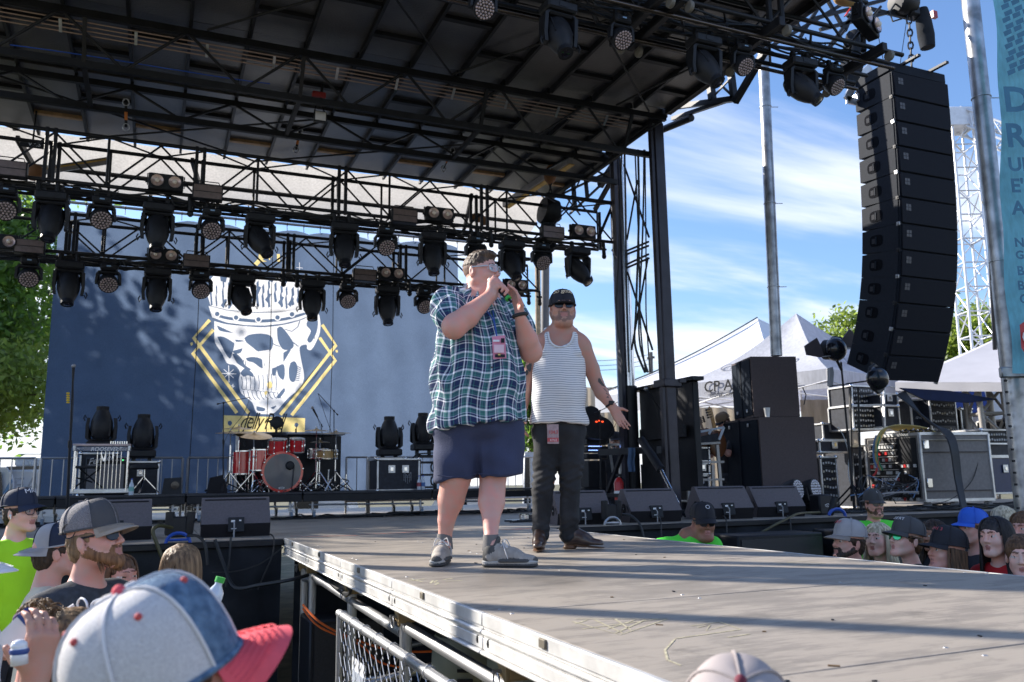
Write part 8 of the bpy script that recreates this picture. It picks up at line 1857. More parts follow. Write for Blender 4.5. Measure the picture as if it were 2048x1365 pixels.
# ---------------------------------------------------------------- banner
bn=thing('vinyl_banner','tall translucent teal banner with tyre tracks and shop lettering at the right edge','banner',tuple(DZ(2030,700,6.9)))
M_TEAL=fabric_translucent('teal_vinyl',(.16,.48,.58),.6,(.34,.78,.90),rough=.35,sc=40)
BD=7.0
def BP(x,y,o=0):return DZ(x,y,BD)-CFH*o
lx=lambda y:1986+(2022-1986)*(y/748)
P=[[BP(lx(y)+u*40,y,.03*math.sin(u*1.2+y*.01)+.02*math.sin(y*.03+u)) for u in range(6)] for y in np.linspace(-80,748,24)]
MB().grid(P).build('banner_sheet',M_TEAL,bn,smooth=180)
M_DTEAL=mat('dark_teal_ink',(.04,.17,.28),.5);M_LTEAL=mat('pale_teal_ink',(.30,.62,.68),.5)
mb=MB()
for r_ in range(12):
    for c_ in range(3):
        x=1994+c_*20+r_*1.2-(r_ % 2)*5;y=10+r_*13-c_*9
        mb.add([BP(x+a_,y+b_,.09) for a_,b_ in ((0,0),(15,-7),(17,2),(3,9))],[(0,1,2,3)])
mb.build('tyre_track_print',M_DTEAL,bn)['kind']='stuff'
for (tx,x,y,s_) in (("DO'",1996,232,.32),('RES',2000,302,.30),('UNE',2004,350,.17),("E'LL",2009,392,.17),('ARE',2012,436,.17),('NG',2016,500,.11),('GNM',2018,524,.10),('BATTE',2021,556,.11),('BRAKE',2022,585,.11),('O. CH',2026,612,.11)):
    mb=MB();p=BP(x,y,.10);text_mb(mb,tx,p,(BP(x+10,y,.10)-p).normalized(),ZU,s_,0,bold=.03);mb.build('banner_lettering',M_DTEAL,bn)
V_=[BP(x,y,.11) for x,y in ((2024,655),(2034,648),(2100,648),(2100,712),(2036,715),(2027,700))];MB().prism(V_,-CFH*.002).build('red_sign_print',mat('red_sign_ink',(.5,.05,.05),.5),bn)
mb=MB();text_mb(mb,'CO',BP(2028,693,.125),(BP(2040,690,.12)-BP(2030,690,.12)).normalized(),ZU,.17,0,bold=.03);mb.build('sign_lettering',M_WHITE,bn)
t=thing('antenna_mast','thin mast with three grey knobs left of the galvanized pole','mast',tuple(DZ(1990,700,12)))
for a,b in (((1975,385),(1990,700)),((1962,405),(1980,400)),((1972,378),(1976,392)),((1978,412),(1982,420))):MB().tube(DZ(*a,12),DZ(*b,12),.03,6).build('mast_rod',M_BLACK if a[1]==385 else M_ALU,t)
# ---------------------------------------------------------------- guitar boat area under the tent
wk=thing('work_trolley','aluminium frame trolley with black case and road case under the pop-up tent','trolley',tuple(DZ(1390,1000,12)))
for a,b in (((1372,890),(1378,1003)),((1434,890),(1444,1003)),((1366,890),(1440,886)),((1362,926),(1448,924)),((1362,961),(1448,959)),((1425,930),(1427,1003)),((1376,893),(1376,893))):
    if a != b:MB().bar(DZ(*a,12),DZ(*b,12),.045,.03).build('frame_tube',mat('dull_aluminium'),wk)
V_=[DZ(x,y,12.1) for x,y in ((1362,882),(1436,866),(1440,888),(1362,892))];MB().prism(V_,CFH*.4).build('console_wedge',M_CASE,wk)
for (x0,y0,x1,y1) in ((1368,870,1448,855),(1368,870,1360,886),(1395,865,1391,874),(1422,860,1418,869),(1448,855,1438,880)):MB().bar(DZ(x0,y0,12.0),DZ(x1,y1,12.0),.03,.03).build('guitar_rack_rail',mat('pale_blue_tube',(.45,.52,.6),.4),wk)
def dcase(lab,x0,y0,x1,y1,D,latch=1):
    a,b=DZ(x0,y0,D),DZ(x1,y1,D);return road_case('road_case',lab,a.x,b.x,a.y,.4,b.z,a.z,False,latch=latch)
dcase('slim silver edged case on the trolley shelf',1380,928,1430,948,12.1,2);dcase('black road case with oval emblem on the trolley',1376,952,1432,1002,12.1,0);dcase('plain black box on the upper shelf of the trolley',1380,896,1430,922,12.1,0)
c=DZ(1396,962,12.0);o=MB().path([c+RH*(.075*math.cos(k))+ZU*(.11*math.sin(k)) for k in np.linspace(0,6.28,19)],.006,4).build('oval_emblem',M_WHITE,None);tag(o,'white oval emblem on the black road case','emblem')
mb=MB();text_mb(mb,'ABUJ',c-RH*.085-ZU*.025,RH,ZU,.08,.01,bold=.01);tag(mb.build('emblem_lettering',M_WHITE,None),'white letters across the oval emblem','lettering')
M_GNECK=mat('maple_guitar_neck',(.50,.25,.07),.35,coat=.4);M_RNECK=mat('rosewood_guitar_neck',(.14,.05,.02),.35,coat=.3)
for i,(P,w_,m_,lab) in enumerate((([(1430,862),(1425,838),(1420,818)],.05,M_GNECK,'maple guitar neck with four dark tuners, rightmost of three'),([(1393,862),(1389,842),(1387,830)],.045,M_RNECK,'dark headstock guitar neck, leftmost of three'),([(1408,865),(1402,848),(1398,836)],.04,M_RNECK,'red brown guitar neck between the other two'))):
    t=thing('guitar',lab,'guitar',tuple(DZ(*P[0],12.3)),'guitars standing in the rack');V_=[DZ(*p,12.3) for p in P];MB().bar(V_[0]-(V_[1]-V_[0])*.6,V_[1],w_,.025).build('neck',m_,t)
    h=V_[2];d=(V_[2]-V_[1]).normalized();s_=d.cross(CFH).normalized();MB().prism([V_[1]-s_*.03,V_[1]+s_*.03,h+s_*.055,h+d*.04,h-s_*.03],CFH*.02).build('headstock',m_ if i != 1 else M_BLACK,t)
    for k in range(4):MB().ball(V_[1].lerp(h,.2+.25*k)-s_*.06*(-1 if i==0 else 1),.016,8,5).tube(V_[1].lerp(h,.2+.25*k),V_[1].lerp(h,.2+.25*k)-s_*.06*(-1 if i==0 else 1),.006,5).build('tuner',M_BLACK,t)
    c=V_[0]-(V_[1]-V_[0])*1.1;MB().ball(c,(.16,.03,.2),14,8).build('guitar_body',M_RNECK,t,smooth=180)
# ---------------------------------------------------------------- RV and trailers beyond the stage
M_RV=mat('white_rv_siding',(.66,.67,.70),.45,0,.05,4)
rv=thing('travel_trailer','white travel trailer with blue swoosh parked behind the stage at far left','trailer',(-3.5,27,GZ));RD=20.5
a,b=DZ(-60,934,RD),DZ(150,930,RD);zt=DZ(60,934,RD).z
MB().box(((a+b)/2).xy.to_3d()+Vector((0,1.2,(zt+GZ+.5)/2)),((b-a).length,2.3,zt-GZ-.5),Matrix.Rotation(-_yaw*.0,3,'Z'),bev=.12).build('trailer_body',M_RV,rv)
for k in range(14):z_=GZ+.7+k*.16;strut(rv,(DZ(28,950,RD).x,a.y-.02+.07,z_),(b.x-.1,a.y+.05,z_),.012,mat('siding_rib',(.5,.51,.54),.5),'siding_rib',6)
MB().prism([DZ(x,y,RD-.4) for x,y in ((-40,935),(12,935),(22,950),(28,985),(28,1010),(-40,1010))],(0,.3,0)).build('nose_cap',M_RV,rv);MB().prism([DZ(x,y,RD-.5) for x,y in ((6,985),(18,966),(24,958),(25,964),(14,985),(8,995))],(0,.03,0)).build('blue_swoosh',mat('blue_grey_swoosh',(.10,.22,.42),.5),rv);MB().prism([DZ(x,y,RD-.5) for x,y in ((-30,944),(2,944),(4,970),(4,1000),(-30,1000))],(0,.03,0)).build('window',M_GLOSS,rv)
mb=MB();text_mb(mb,'EAST',DZ(24,985,RD-.3),(1,0,0),(0,0,1),.50,.0);mb.build('side_lettering',mat('grey_lettering',(.35,.36,.4),.6),rv)
for k in range(3):MB().box(DZ(50+30*k,931,RD)+Vector((0,1.2,.1)),(.7,.5,.22),bev=.05).build('roof_unit',M_BLK2 if k==2 else M_RV,rv)
MB().bar(DZ(20,937,RD)-CFH*.1,DZ(148,935,RD)-CFH*.1,.10,.08).build('awning_rail',mat('brown_awning',(.15,.13,.11),.7),rv)
for i,(x0,x1,y0,D,lab) in enumerate(((330,470,975,30,'white van seen low behind the risers at left'),(560,700,988,30,'white car body seen under the drum riser'),(840,1010,975,28,'white vehicle behind the riser near the plaid man'),(1040,1075,905,24,'pale trailer seen between the two men'))):
    a,b=DZ(x0,y0,D),DZ(x1,y0,D);t=thing('parked_vehicle',lab,'vehicle',(a.x,a.y,GZ));c=(a+b)/2
    prof=[(0,GZ+.35),(0,GZ+1.0),(.12,GZ+1.12),(.28,a.z),(.92,a.z),(1,GZ+1.0),(1,GZ+.35)]
    MB().prism([Vector((a.x+(b.x-a.x)*u,a.y+(b.y-a.y)*u,z_)) for u,z_ in prof],CFH*1.8).build('vehicle_body',M_RV,t);
    for u in (.2,.8):MB().lathe([(0,-.1),(.32,-.1),(.34,0),(.32,.1),(0,.1)],a.lerp(b,u).xy.to_3d()+Vector((0,0,GZ+.34)),CFH,18).build('wheel',M_RUBBER,t)
    MB().prism([Vector((a.x+(b.x-a.x)*u,a.y+(b.y-a.y)*u,z_))-CFH*.02 for u,z_ in ((.20,GZ+1.1),(.30,a.z-.1),(.55,a.z-.1),(.55,GZ+1.1))],CFH*.03).build('window',M_GLOSS,t)
# ================================================================ trees
M_BARK=mat('bark',(.10,.075,.055),.9,0,.3,6,bump=.6,bscale=15)
def leafmat(name,col,tr):
    m=bpy.data.materials.new(name);m.use_nodes=True;N=m.node_tree.nodes;L=m.node_tree.links;b=N['Principled BSDF'];o=N['Material Output'];b.inputs['Roughness'].default_value=.5
    g=N.new('ShaderNodeNewGeometry');r=N.new('ShaderNodeValToRGB');r.color_ramp.elements[0].color=(*[c*.35 for c in col],1);r.color_ramp.elements[1].color=(*[min(1,c*1.5) for c in col],1);L.new(g.outputs['Random Per Island'],r.inputs[0]);L.new(r.outputs[0],b.inputs['Base Color'])
    t=N.new('ShaderNodeBsdfTranslucent');t.inputs[0].default_value=(*tr,1);x=N.new('ShaderNodeMixShader');x.inputs[0].default_value=.45;L.new(b.outputs[0],x.inputs[1]);L.new(t.outputs[0],x.inputs[2]);L.new(x.outputs[0],o.inputs[0]);return m
M_LEAF=leafmat('green_leaves',(.06,.12,.03),(.27,.46,.07));M_LEAF2=leafmat('yellow_green_leaves',(.10,.15,.03),(.42,.55,.10))
def tree(lab,base,h,crown_c,crown_r,n_clump,leaf,seed,m,n_leaf=110,trunk=.3,clump_r=.9):
    rg=np.random.RandomState(seed);t=thing('tree',lab,'tree',base);b=Vector(base);cc=Vector(crown_c)
    MB().path([b,b.lerp(cc,.35)+Vector((.2,0,0)),b.lerp(cc,.7),cc+Vector((0,0,crown_r[2]*.4))],trunk,10,radii=[trunk,trunk*.75,trunk*.5,trunk*.2]).build('trunk',M_BARK,t,smooth=60)
    C=[]
    for k in range(n_clump):
        v=rg.normal(size=3);v /= np.linalg.norm(v);C.append(np.array(crown_c)+v*np.array(crown_r)*rg.uniform(.45,1.0)**.6)
    lm=MB()
    for k in range(0,n_clump,3):c=Vector(C[k]);lm.path([cc.lerp(b,.3),cc.lerp(c,.5)+Vector((0,0,-.3)),c],.05,5,radii=[trunk*.35,trunk*.18,.02])
    lm.build('limbs',M_BARK,t)['kind']='stuff'
    N_=n_clump*n_leaf;ci=np.repeat(np.array(C),n_leaf,0);off=rg.normal(size=(N_,3))*clump_r*.48*np.array([1.25,1.25,.62]);P=ci+off
    u=rg.normal(size=(N_,3));u /= np.linalg.norm(u,axis=1)[:,None];w=rg.normal(size=(N_,3));v=np.cross(u,w);v /= np.linalg.norm(v,axis=1)[:,None];s_=leaf*rg.uniform(.6,1.3,(N_,1))
    V=np.stack([P-u*s_,P+v*s_*.5,P+u*s_,P-v*s_*.5],1).reshape(-1,3)-np.array(base)
    me=bpy.data.meshes.new('leaves');me.vertices.add(len(V));me.vertices.foreach_set('co',V.astype(np.float32).ravel());me.loops.add(N_*4);me.loops.foreach_set('vertex_index',np.arange(N_*4,dtype=np.int32));me.polygons.add(N_);me.polygons.foreach_set('loop_start',np.arange(0,N_*4,4,dtype=np.int32));me.materials.append(m);me.update(calc_edges=True)
    o=bpy.data.objects.new('crown',me);COL.objects.link(o);o.parent=t;o['kind']='stuff';return t
tree('large leafy green tree at the left edge behind the backdrop',(-7.4,30,GZ),12,(-7.2,30,6.1),(3.9,3.0,4.4),90,.13,1,M_LEAF,460,.4,1.45)
tree('leafy tree standing just outside the left edge that shades the backdrop',(-8.6,20.5,GZ),12,(-8.4,20.5,4.9),(3.3,2.4,3.2),70,.13,7,M_LEAF,420,.35,1.4)
tree('bright yellow green low tree under the big tree at the left edge',(-5.4,27,GZ),5,(-5.0,27,3.5),(2.5,2.0,1.4),40,.10,2,M_LEAF2,300,.2,1.1)
cR=DZ(1895,705,46);tree('bright green broadleaf tree behind the white truss tower',(cR.x,cR.y,GZ),12,(cR.x+.6,cR.y,cR.z-.4),(2.4,2.2,2.6),34,.15,3,M_LEAF2,260,.3,1.2)
cR=DZ(1955,690,44);tree('green tree behind the truss tower nearest the right edge',(cR.x,cR.y,GZ),12,(cR.x,cR.y,cR.z-.5),(1.9,2.0,2.6),30,.15,4,M_LEAF2,260,.3,1.2)
cR=DZ(1690,680,40);tree('small tree top showing left of the speaker column above the pop-up tent',(cR.x,cR.y,GZ),10,(cR.x,cR.y,cR.z-.3),(1.2,1.3,1.5),20,.14,5,M_LEAF2,240,.25,.9)
cR=DZ(1062,830,30);tree('narrow green tree seen between the two men',(cR.x,cR.y,GZ),6,(cR.x,cR.y,cR.z),(.7,.8,2.0),20,.12,6,M_LEAF,240,.2,.8)
# ================================================================ crowd
def dirv(deg,pitch=0):
    """0 looks at the viewer, 90 to picture right, 180 away"""
    a=rad(deg);v=RH*math.sin(a)-CFH*math.cos(a);return (v*math.cos(rad(pitch))+ZU*math.sin(rad(pitch))).normalized()
M_NEON=mat('neon_yellow_shirt',(.42,.85,.02),.8,0,.06,5,bump=.2,bscale=60);M_NGREEN=mat('neon_green_polo',(.10,.80,.06),.8,0,.06,5,bump=.2,bscale=60)
M_BROWF=skinmat('fine_eyebrow',(.22,.13,.09));M_PANTS=mat('dark_trousers',(.03,.033,.045),.9)
def crowd(label,x,y,D,face,pitch=0,skin=None,sc=1.0,fat=1.0,fem=False,beard=0,bm=None,shirt=None,body=None,hat=None,hair=None,hairf='short',res=.0058,shades=None,open_=0,arms='down',lean=0,low=True,sleeve=True,hairkw={},noff=None,build_=1.0):
    if 5<D<9 and x>1300:sc *= 1.07;y -= 3
    c=VPn(x,y,D);R=basis(dirv(face,pitch));p=person(label,(c.x,c.y,GZ));s=Sdf();bf=dirv(face if body is None else body);bs=bf.cross(ZU)
    nk=c-ZU*.165*sc-bf*.035+(noff or Vector())
    T=add_head(s,c,R,sc,fat,fem,beard,neck=nk,neck_r=.050 if fem else .058,open_=open_)
    w=(.155 if fem else .19)*build_;sh=nk-ZU*.065;RB=np.array(basis(bf))
    s.cap(sh-bs*w*.7,sh+bs*w*.7,.05,None,0,.05);s.ell(sh-ZU*.12,(w*.9,.10,.18),RB,0,.05)
    A=[]
    for q in (-1,1):
        a=sh+bs*q*w-ZU*.02
        if arms=='down':e,h=a-ZU*.28+bs*q*.05,a-ZU*.50+bf*.10+bs*q*.03
        elif arms=='up':e,h=a-ZU*.24+bf*.14+bs*q*.04,a+bf*.32-ZU*.06
        elif arms=='rest':e,h=a-ZU*.16+bf*.14+bs*q*.12,a-ZU*.10+bf*.34
        A.append((a,e));s.chain([a,e,e.lerp(h,.4),h],[.048*build_,.040*build_,.040*build_,.026],0,.02)
        hand(s,h,(h-e),-bs*q,ZU+bf*.2,curl=(.4,.5,.5,.6),L=.17)
    s.build('body',[skin or SKIN_A,M_LIP,M_EYEW,M_IRIS,bm or hair or H_DARK,M_BROWF],p,res)
    t=Sdf();t.cap(sh-bs*w*.72+ZU*.0,sh+bs*w*.72,.066,None,0,.05);t.ell(sh-ZU*.14,(w*1.02,.125*build_,.20),RB,0,.06);t.ell(sh-ZU*.42,(w*.95,.125*build_,.26),RB,0,.08)
    t.cap(nk-ZU*.015,nk-ZU*.05,.066 if not fem else .060,.075,0,.02)
    for a,e in A:t.cap(a,a.lerp(e,.62 if sleeve else .12),.068*build_,.062*build_,0,.03)
    t.plane(sh-ZU*.62,(0,0,-1));t.build('shirt',shirt,p,.013,cloth_disp(.006,abs(int(x)),26,14))
    hp=sh-ZU*.58;t=Sdf();t.ell(hp,(w*.9,.125,.13),RB,0,.05)
    for q in (-1,1):t.chain([hp+bs*q*.08,hp+bs*q*.10-ZU*.36,Vector((hp.x,hp.y,GZ+.08))+bs*q*.11],[.09,.07,.055],0,.03);t.cap(Vector((hp.x,hp.y,GZ+.05))+bs*q*.11,Vector((hp.x,hp.y,GZ+.04))+bs*q*.11+bf*.17,.05,.035,0,.02)
    t.build('trousers',M_PANTS,p,.02)
    if hair:
        if hairf=='short':hair_cap(p,T(0,0,0),R,hair,sc,grow=.006 if hat else .010,low=-.01,front=.045 if hat else .06,back=-.10,res=.008,hat=bool(hat),**hairkw)
        elif hairf=='curly':hair_cap(p,T(0,0,0),R,hair,sc,grow=.008 if hat else .018,low=-.03,front=.03,back=-.09,res=.008,bump=.004 if hat else .010,hat=bool(hat))
        elif hairf=='long':
            hair_cap(p,T(0,0,0),R,hair,sc,grow=.006,low=-.06,front=.045,back=-.10,res=.008,hat=bool(hat));long_hair(p,T(0,0,0),R,hair,**{**dict(hat=bool(hat),length=.34,n=110,sc=sc,seed=abs(int(x)),r=.009,face_open=.95),**hairkw})
    if hat:cap_hat(p,T(0,0,0),R,sc=sc*1.10,**{**dict(low=.047,height=.098,thin=D>5),**hat})
    if shades:sunglasses(p,T,shades,M_GLOSS if shades is not M_GLASS else M_BLACK,round_=False)
    return p,T,R,sh,bf
CB=mat('black_cap_cloth');CN=mat('navy_cap_cloth',(.014,.022,.05),.8,bump=.2);CG=mat('charcoal_cap_cloth',(.07,.07,.075),.85,bump=.3,bscale=200);CGM=mat('grey_cap_mesh',(.20,.19,.20),.8,0,.4,260,bump=.6,bscale=300);CLG=mat('light_grey_cap',(.36,.35,.36),.8,bump=.2);CTAN=mat('weathered_tan_brim',(.34,.29,.24),.85,bump=.3)
W_E=mat('white_embroidery',(.75,.75,.78),.7)
# --- left of the catwalk
p,T,R,sh,bf=crowd('young man in neon yellow t-shirt, black cap and thin glasses at the left edge',42,1027,5.5,78,2,SKIN_D,.98,hair=H_DARK,hairf='curly',shirt=M_NEON,hat=dict(m_front=CN,m_back=CN,m_brim=CN,logo_m=W_E,logo_txt='MAE',txt_size=.05,txt_w=.038,low=.048,height=.10,brimcurve=.6,tilt=-.08),shades=M_GLASS,res=.005,build_=1.0)
MB().ball(T(.088,.0,-.012),.008,8,6).tube(T(.09,-.004,-.014),T(.092,-.008,-.035),.003,6).build('ear_bud',M_WHITE,p)
MB().ball(T(-.088,.0,-.012),.008,8,6).tube(T(-.09,-.004,-.014),T(-.092,-.008,-.035),.003,6).build('ear_bud',M_WHITE,p)
p,T,R,sh,bf=crowd('man in cream shirt wearing a backwards grey and navy cap, head turned away',112,1107,4.5,128,3,SKIN_A,1.02,hair=H_DARK,shirt=mat('cream_tee',(.62,.55,.42),.85),hat=dict(m_front=CLG,m_back=CN,m_brim=CLG,backwards=True,low=.040,brimlen=.08,brimcurve=.5),res=.006,body=120)
mb=MB();text_mb(mb,'FUNK',sh-bf*.135-ZU*.22,-bf.cross(ZU)*-1,ZU,.10,0);mb.build('shirt_print',mat('blue_print',(.1,.25,.5),.7),p)
p,T,R,sh,bf=crowd('bearded man in charcoal cap with grey mesh and wraparound sunglasses',190,1083,3.6,84,12,SKIN_A,1.02,beard=.010,bm=H_RED,hair=H_LIGHT,shirt=mat('charcoal_heather_tee',(.045,.05,.06),.9,0,.3,40,bump=.2),hat=dict(m_front=CG,m_back=CGM,m_brim=CTAN,low=.048,brimlen=.076,brimcurve=.5,height=.104,mesh_back=CGM),shades=M_GLOSS,res=.0045,body=70,build_=1.05)
sgp=[T(-.087+.0*k,.050+.028*math.cos(a),.058+.028*math.sin(a)*1.05) for k in (0,) for a in np.linspace(0,2*PI,13)[:-1]]
MB().path(sgp+[sgp[0]],.0022,5).build('shield_patch',CB,p)
for k in range(60):
    if k==0:rgb=random.Random(9);bl=[]
    a=rgb.uniform(-1,1);q=T(a*.055,-.085+abs(a)*.055,-.075-rgb.random()*.03);bl.append([q,q+R@Vector((a*.01,-.012,-.014)),q+R@Vector((a*.016+rgb.uniform(-.006,.006),-.016,-.034-rgb.random()*.014))])
strands(p,bl,H_RED,r=.0022,name='beard_tuft')
crowd('girl with braided brown hair seen from behind near the skirt',363,1140,3.9,185,8,SKIN_A,.92,fem=True,hair=H_LIGHT,hairf='long',shirt=mat('dusty_pink_top',(.4,.2,.2),.85),res=.008,hairkw=dict(length=.2,n=170,face_open=.4,r=.006))
crowd('person with coppery hair just above the blue front of the big cap',345,1228,2.6,170,5,SKIN_A,.96,fem=True,hair=hairmat('copper_hair',(.30,.10,.03),(.55,.25,.08)),hairf='long',shirt=CB,res=.009,hairkw=dict(length=.2,n=120))
crowd('dark haired woman half hidden behind the bearded man\'s shoulder',236,1160,4.0,60,5,SKIN_A,.92,fem=True,hair=H_BROWN,hairf='long',shirt=CB,res=.008)
p,T,R,sh,bf=crowd('woman with highlighted brown hair in a bun tied with a purple scrunchie',145,1306,2.4,165,5,SKIN_A,.95,fem=True,hair=hairmat('highlighted_brown_hair',(.05,.025,.012),(.34,.20,.09)),hairf='long',shirt=mat('dark_top',(.03,.03,.04),.9),res=.006,hairkw=dict(length=.16,n=260,r=.003,face_open=.5,wave=.03))
bc=T(0,0,0)-RH*.075+ZU*.085-CFH*.04;rgb=random.Random(2);L_=[]
for k in range(240):
    a,b=rgb.uniform(0,6.28),rgb.uniform(-1,1);v=Vector((math.cos(a)*math.sqrt(1-b*b),math.sin(a)*math.sqrt(1-b*b),b));w=v.cross(Vector((rgb.gauss(0,1),rgb.gauss(0,1),rgb.gauss(0,1)))).normalized();L_.append([bc+v*.03,bc+v*.045+w*.02,bc+v*.048+w*.045,bc+v*.03+w*.055+v*rgb.uniform(-.01,.012)])
strands(p,L_,hairmat('highlighted_brown_hair',(0,0,0)),r=.0016,name='hair_bun')
MB().ball(bc,.044,14,10).build('bun_core',hairmat('highlighted_brown_hair',(0,0,0)),p,smooth=180)
MB().path([bc-RH*.02-CFH*.045+ZU*.01+RH*(.020*math.cos(a))+CFH*(.003*math.sin(a*7))+ZU*(.020*math.sin(a)) for a in np.linspace(0,6.28,40)],.009,7).build('scrunchie',mat('purple_velvet',(.05,.015,.10),.8,bump=.5),p,smooth=180)
sg_=thing('sunglasses','white framed sunglasses pushed up on the highlighted hair','sunglasses',T(0,0,.1));q0=T(.0,-.07,.105)
for q in (-1,1):MB().path([q0+R@Vector((q*.032+.026*math.cos(a),-.004-.01*math.cos(a)*q,.02*math.sin(a)+.01)) for a in np.linspace(0,6.28,17)],.003,6).bar(q0+R@Vector((q*.058,0,.012)),q0+R@Vector((q*.078,.07,-.02)),.004,.008).build('frame_half',M_WHITE,sg_)
hp=thing('person','person at the lower left corner, only a raised tanned hand and forearm showing','person',(VPn(-20,1500,2.2).x,VPn(-20,1500,2.2).y,GZ));s=Sdf();HD=2.15;w=VPn(72,1352,HD);el_=VPn(52,1470,HD-.02)
s.cap(el_,w,.042,.028,0,.02);hand(s,w,ZU*1.0+RH*.12,-RH*.75+CFH*.5,-RH*.5-CFH*.6,curl=(.45,.5,.5,.5),L=.185,spread=.10,thumb_out=1.2,r=.0095)
sh_=VPn(-40,1500,HD+.1);s.cap(el_,sh_,.045,.06,0,.02);s.build('body',SKIN_B,hp,.004)
t=Sdf();t.cap(sh_,VPn(-60,1720,HD+.15),.10,.15,0,.05);t.cap(VPn(-60,1720,HD+.15),Vector((sh_.x,sh_.y,GZ)),.15,.08,0,.05);t.build('shirt',mat('white_tee',(.7,.7,.7),.85),hp,.015)
ph=thing('phone','white handheld device with blue trim held in the tanned hand','phone',VPn(40,1290,2.2));a,b=VPn(14,1296,2.17),VPn(70,1240,2.17);MB().bar(a,b,.022,.07).build('device_body',mat('glossy_white_plastic',(.78,.78,.8),.2,coat=.5),ph);MB().bar(a.lerp(b,.78),b.lerp(a,-.06),.024,.072).build('blue_end',mat('navy_plastic',(.02,.06,.25),.3),ph);MB().ball(VPn(38,1292,2.08),(.019,.019,.015),14,8).tube(VPn(38,1296,2.08),VPn(39,1330,2.08),.019,14).build('nozzle',mat('glossy_white_plastic'),ph,smooth=180);MB().lathe([(.020,0),(.022,.006),(.020,.012)],VPn(38,1308,2.08),(0,0,1),16).build('blue_ring',mat('navy_plastic'),ph)
wh=crowd('person in white hat cut by the left edge below the neon shirt',-72,1152,3.0,90,0,SKIN_D,1.0,shirt=mat('white_tee'),hair=H_LIGHT,hat=dict(m_front=M_WHITE,m_back=M_WHITE,m_brim=M_WHITE,low=.04,brimlen=.07),res=.008)
t=thing('water_bottle','green capped clear bottle held up behind the big cap','bottle',VPn(424,1175,3.3));c=VPn(424,1183,3.3);MB().lathe([(0,0),(.03,0),(.032,.03),(.03,.05),(.014,.075),(.014,.085)],c-ZU*.05,(.3,0,1),14).build('bottle_body',mat('clear_bottle_plastic'),t);MB().lathe([(0,.085),(.018,.085),(.018,.105),(0,.105)],c-ZU*.05,(.3,0,1),12).build('bottle_cap',mat('green_plastic'),t)
# --- the big cap in the foreground
M_MESHW=bpy.data.materials.new('white_trucker_mesh');M_MESHW.use_nodes=True;N=M_MESHW.node_tree.nodes;L=M_MESHW.node_tree.links;b=N['Principled BSDF'];b.inputs['Roughness'].default_value=.75
tcx=N.new('ShaderNodeTexCoord');vo=N.new('ShaderNodeTexVoronoi');vo.inputs['Scale'].default_value=620;L.new(tcx.outputs['Object'],vo.inputs['Vector']);rp=N.new('ShaderNodeValToRGB');rp.color_ramp.elements[0].position=.25;rp.color_ramp.elements[0].color=(.42,.40,.41,1);rp.color_ramp.elements[1].position=.55;rp.color_ramp.elements[1].color=(.66,.64,.63,1);L.new(vo.outputs['Distance'],rp.inputs[0]);L.new(rp.outputs[0],b.inputs['Base Color']);bp_=N.new('ShaderNodeBump');bp_.inputs['Strength'].default_value=.6;bp_.inputs['Distance'].default_value=.002;L.new(vo.outputs['Distance'],bp_.inputs['Height']);L.new(bp_.outputs[0],b.inputs['Normal'])
M_DENIM=mat('faded_blue_denim',(.06,.13,.24),.9,0,.3,60,bump=.6,bscale=260,col2=(.16,.26,.38));M_PINK=mat('faded_coral_twill',(.72,.09,.12),.85,0,.10,30,bump=.12,bscale=400);M_WHC=mat('off_white_seam_tape',(.70,.68,.68),.8)
p,T,R,sh,bf=crowd('person right in front of the camera in a white mesh, blue denim and coral cap',346,1378,1.28,125,28,SKIN_A,1.0,hair=H_BROWN,shirt=mat('teal_patterned_top',(.02,.22,.25),.8,0,.6,30),res=.006)
cap_hat(p,T(0,0,0),R,M_DENIM,M_MESHW,M_PINK,1.13,low=.020,height=.122,brimlen=.070,brimcurve=.9,button=M_PINK,mesh_back=M_WHC,eyelets=mat('coral_eyelet',(.50,.07,.07),.7),tilt=.06)
# --- beige cap at the bottom right
p,T,R,sh,bf=crowd('person in a pale beige cap at the bottom of the picture before the catwalk',1478,1532,1.42,172,28,SKIN_A,1.0,hair=H_BROWN,shirt=mat('maroon_top',(.15,.02,.04),.8),res=.008,hat=dict(m_front=mat('pale_beige_cap',(.36,.315,.305),.85),m_back=mat('pale_beige_cap'),m_brim=mat('pale_beige_cap'),button=mat('maroon_top'),height=.11))
# --- right of the catwalk
crowd('security guard in green polo, black badge cap and round sunglasses at the catwalk edge',1407,1050,7.1,6,-4,SKIN_C,1.0,1.12,noff=-RH*.13+ZU*.075,shirt=M_NGREEN,hair=H_BLACK,hat=dict(m_front=CB,m_back=CB,m_brim=CB,logo_m=W_E,logo_txt='O',txt_size=.05,brimcurve=.6),shades=M_GLOSS,build_=1.15)
crowd('moustached security guard in green polo and dark cap below the racks',1748,1010,9.3,5,0,SKIN_A,1.03,1.1,beard=.003,bm=H_BROWN,shirt=M_NGREEN,hair=H_BROWN,hat=dict(m_front=CG,m_back=CG,m_brim=CG,logo_m=W_E,logo_txt='I',txt_size=.04),shades=M_GLOSS,arms='rest',build_=1.2)
crowd('bearded man in grey trucker cap with white front patch looking left',1697,1090,6.1,-72,8,SKIN_A,.98,beard=.004,bm=H_DARK,hair=H_DARK,hairf='curly',shirt=mat('light_blue_tee',(.15,.36,.5),.85),hat=dict(m_front=CLG,m_back=CLG,m_brim=mat('taupe_brim',(.25,.22,.20),.8),logo_m=mat('red_print'),logo_txt='SRF',txt_size=.04,txt_w=.028))
crowd('smiling woman with long blonde hair between two capped heads',1757,1084,6.3,-48,8,SKIN_D,.95,fem=True,hair=H_BLOND,hairf='long',shirt=M_NGREEN)
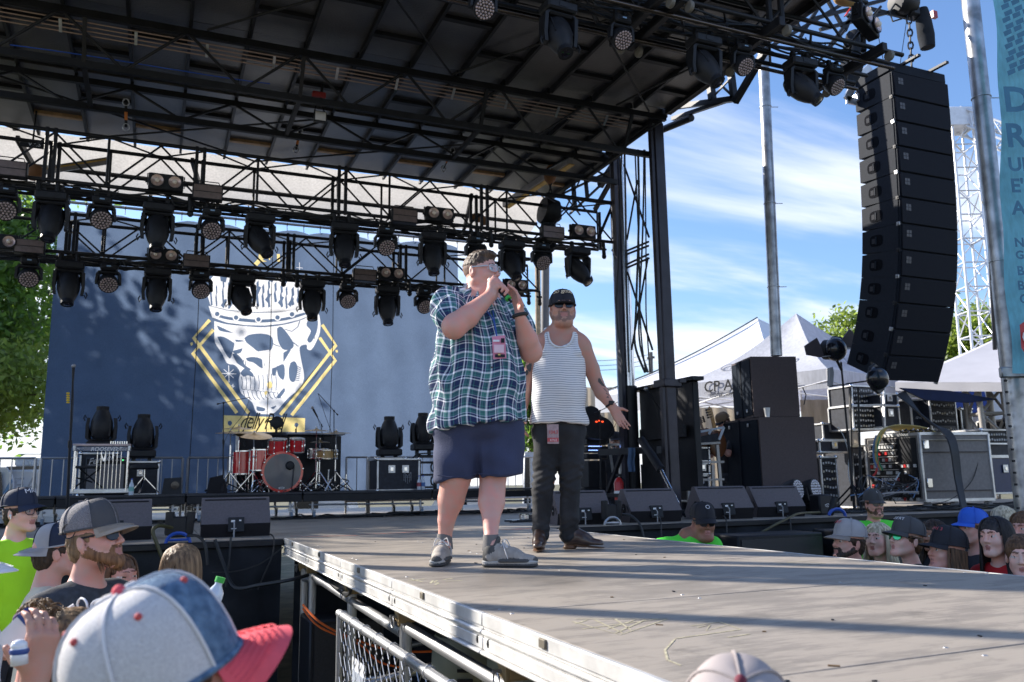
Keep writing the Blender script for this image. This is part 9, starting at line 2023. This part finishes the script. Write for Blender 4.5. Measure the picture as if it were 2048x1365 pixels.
crowd('woman in grey cap with mirrored green sunglasses looking up left',1812,1085,5.9,-75,14,SKIN_D,.95,fem=True,hair=H_BROWN,shirt=CB,hat=dict(m_front=CG,m_back=CG,m_brim=CG,logo_m=W_E,logo_txt='DESERT',txt_size=.032,txt_w=.020,brimlen=.072,height=.10),shades=mat('green_mirror_lens',(.03,.55,.15),.08,.6,coat=1),hairf='curly')
crowd('open mouthed person in black cap with red letters, curly hair',1893,1110,5.6,-80,12,SKIN_A,.98,fem=True,hair=H_BROWN,hairf='long',shirt=mat('dark_top'),hat=dict(m_front=CB,m_back=CB,m_brim=CB,logo_m=mat('red_print'),logo_txt='SRH13',txt_size=.036,txt_w=.026,height=.105),open_=1.2)
crowd('person in bright blue cap behind the black cap',1945,1062,6.8,-75,5,SKIN_A,.97,hair=H_BROWN,shirt=mat('dark_top'),hat=dict(m_front=mat('royal_blue_cap',(.02,.12,.62),.7),m_back=mat('royal_blue_cap'),m_brim=mat('royal_blue_cap')))
crowd('woman with long straight black hair and red lipstick in a red top',1992,1078,5.5,-60,2,SKIN_D,.97,fem=True,hair=H_BLACK,hairf='long',shirt=mat('bright_red_top',(.55,.015,.02),.8),hairkw=dict(length=.42,n=190,wave=.006,spread=.01))
crowd('woman with pulled back brown hair cut by the right edge at the bottom',2045,1118,5.1,-35,0,SKIN_D,.95,fem=True,hair=H_BROWN,shirt=CB)
crowd('blonde person behind the black haired woman below the blue case',2008,1048,6.9,170,0,SKIN_A,.95,fem=True,hair=H_BLOND,hairf='long',shirt=mat('dark_top'))
crowd('woman with auburn hair and raised glasses at the right edge behind the crowd',2050,1062,6.2,-60,0,SKIN_A,.95,fem=True,hair=H_BROWN,hairf='long',shirt=CB)
crowd('dark haired person hidden between the green glasses and the black cap',1868,1075,6.9,-60,0,SKIN_C,.95,fem=True,hair=H_DARK,hairf='long',shirt=CB,res=.009)
# --- crew under the tent
def crew(label,x,y,D,face,**k):
    global GZ
    g=GZ;GZ=VPn(x,y,D).z-1.62;o=crowd(label,x,y,D,face,**k);GZ=g;return o
crew('crew member with dark hair, beard and sunglasses sitting under the tent by the guitars',1368,866,12.8,70,skin=SKIN_B,hair=H_BLACK,beard=.006,bm=H_BLACK,shades=M_GLOSS,shirt=CB,res=.011)
crew('guitar technician in tan cap and black t-shirt bent over the guitars',1447,846,12.9,-70,pitch=-25,skin=SKIN_A,hair=H_BROWN,beard=.005,bm=H_BROWN,shirt=CB,hat=dict(m_front=mat('tan_cap',(.30,.20,.12),.8),m_back=mat('tan_cap'),m_brim=CB),arms='up',res=.011)
crew('man in dark cap seen in the gap between the hand and the mast',1231,884,13.5,0,skin=SKIN_B,hair=H_BLACK,beard=.003,bm=H_BLACK,shirt=CB,hat=dict(m_front=CB,m_back=CB,m_brim=CB),res=.012)
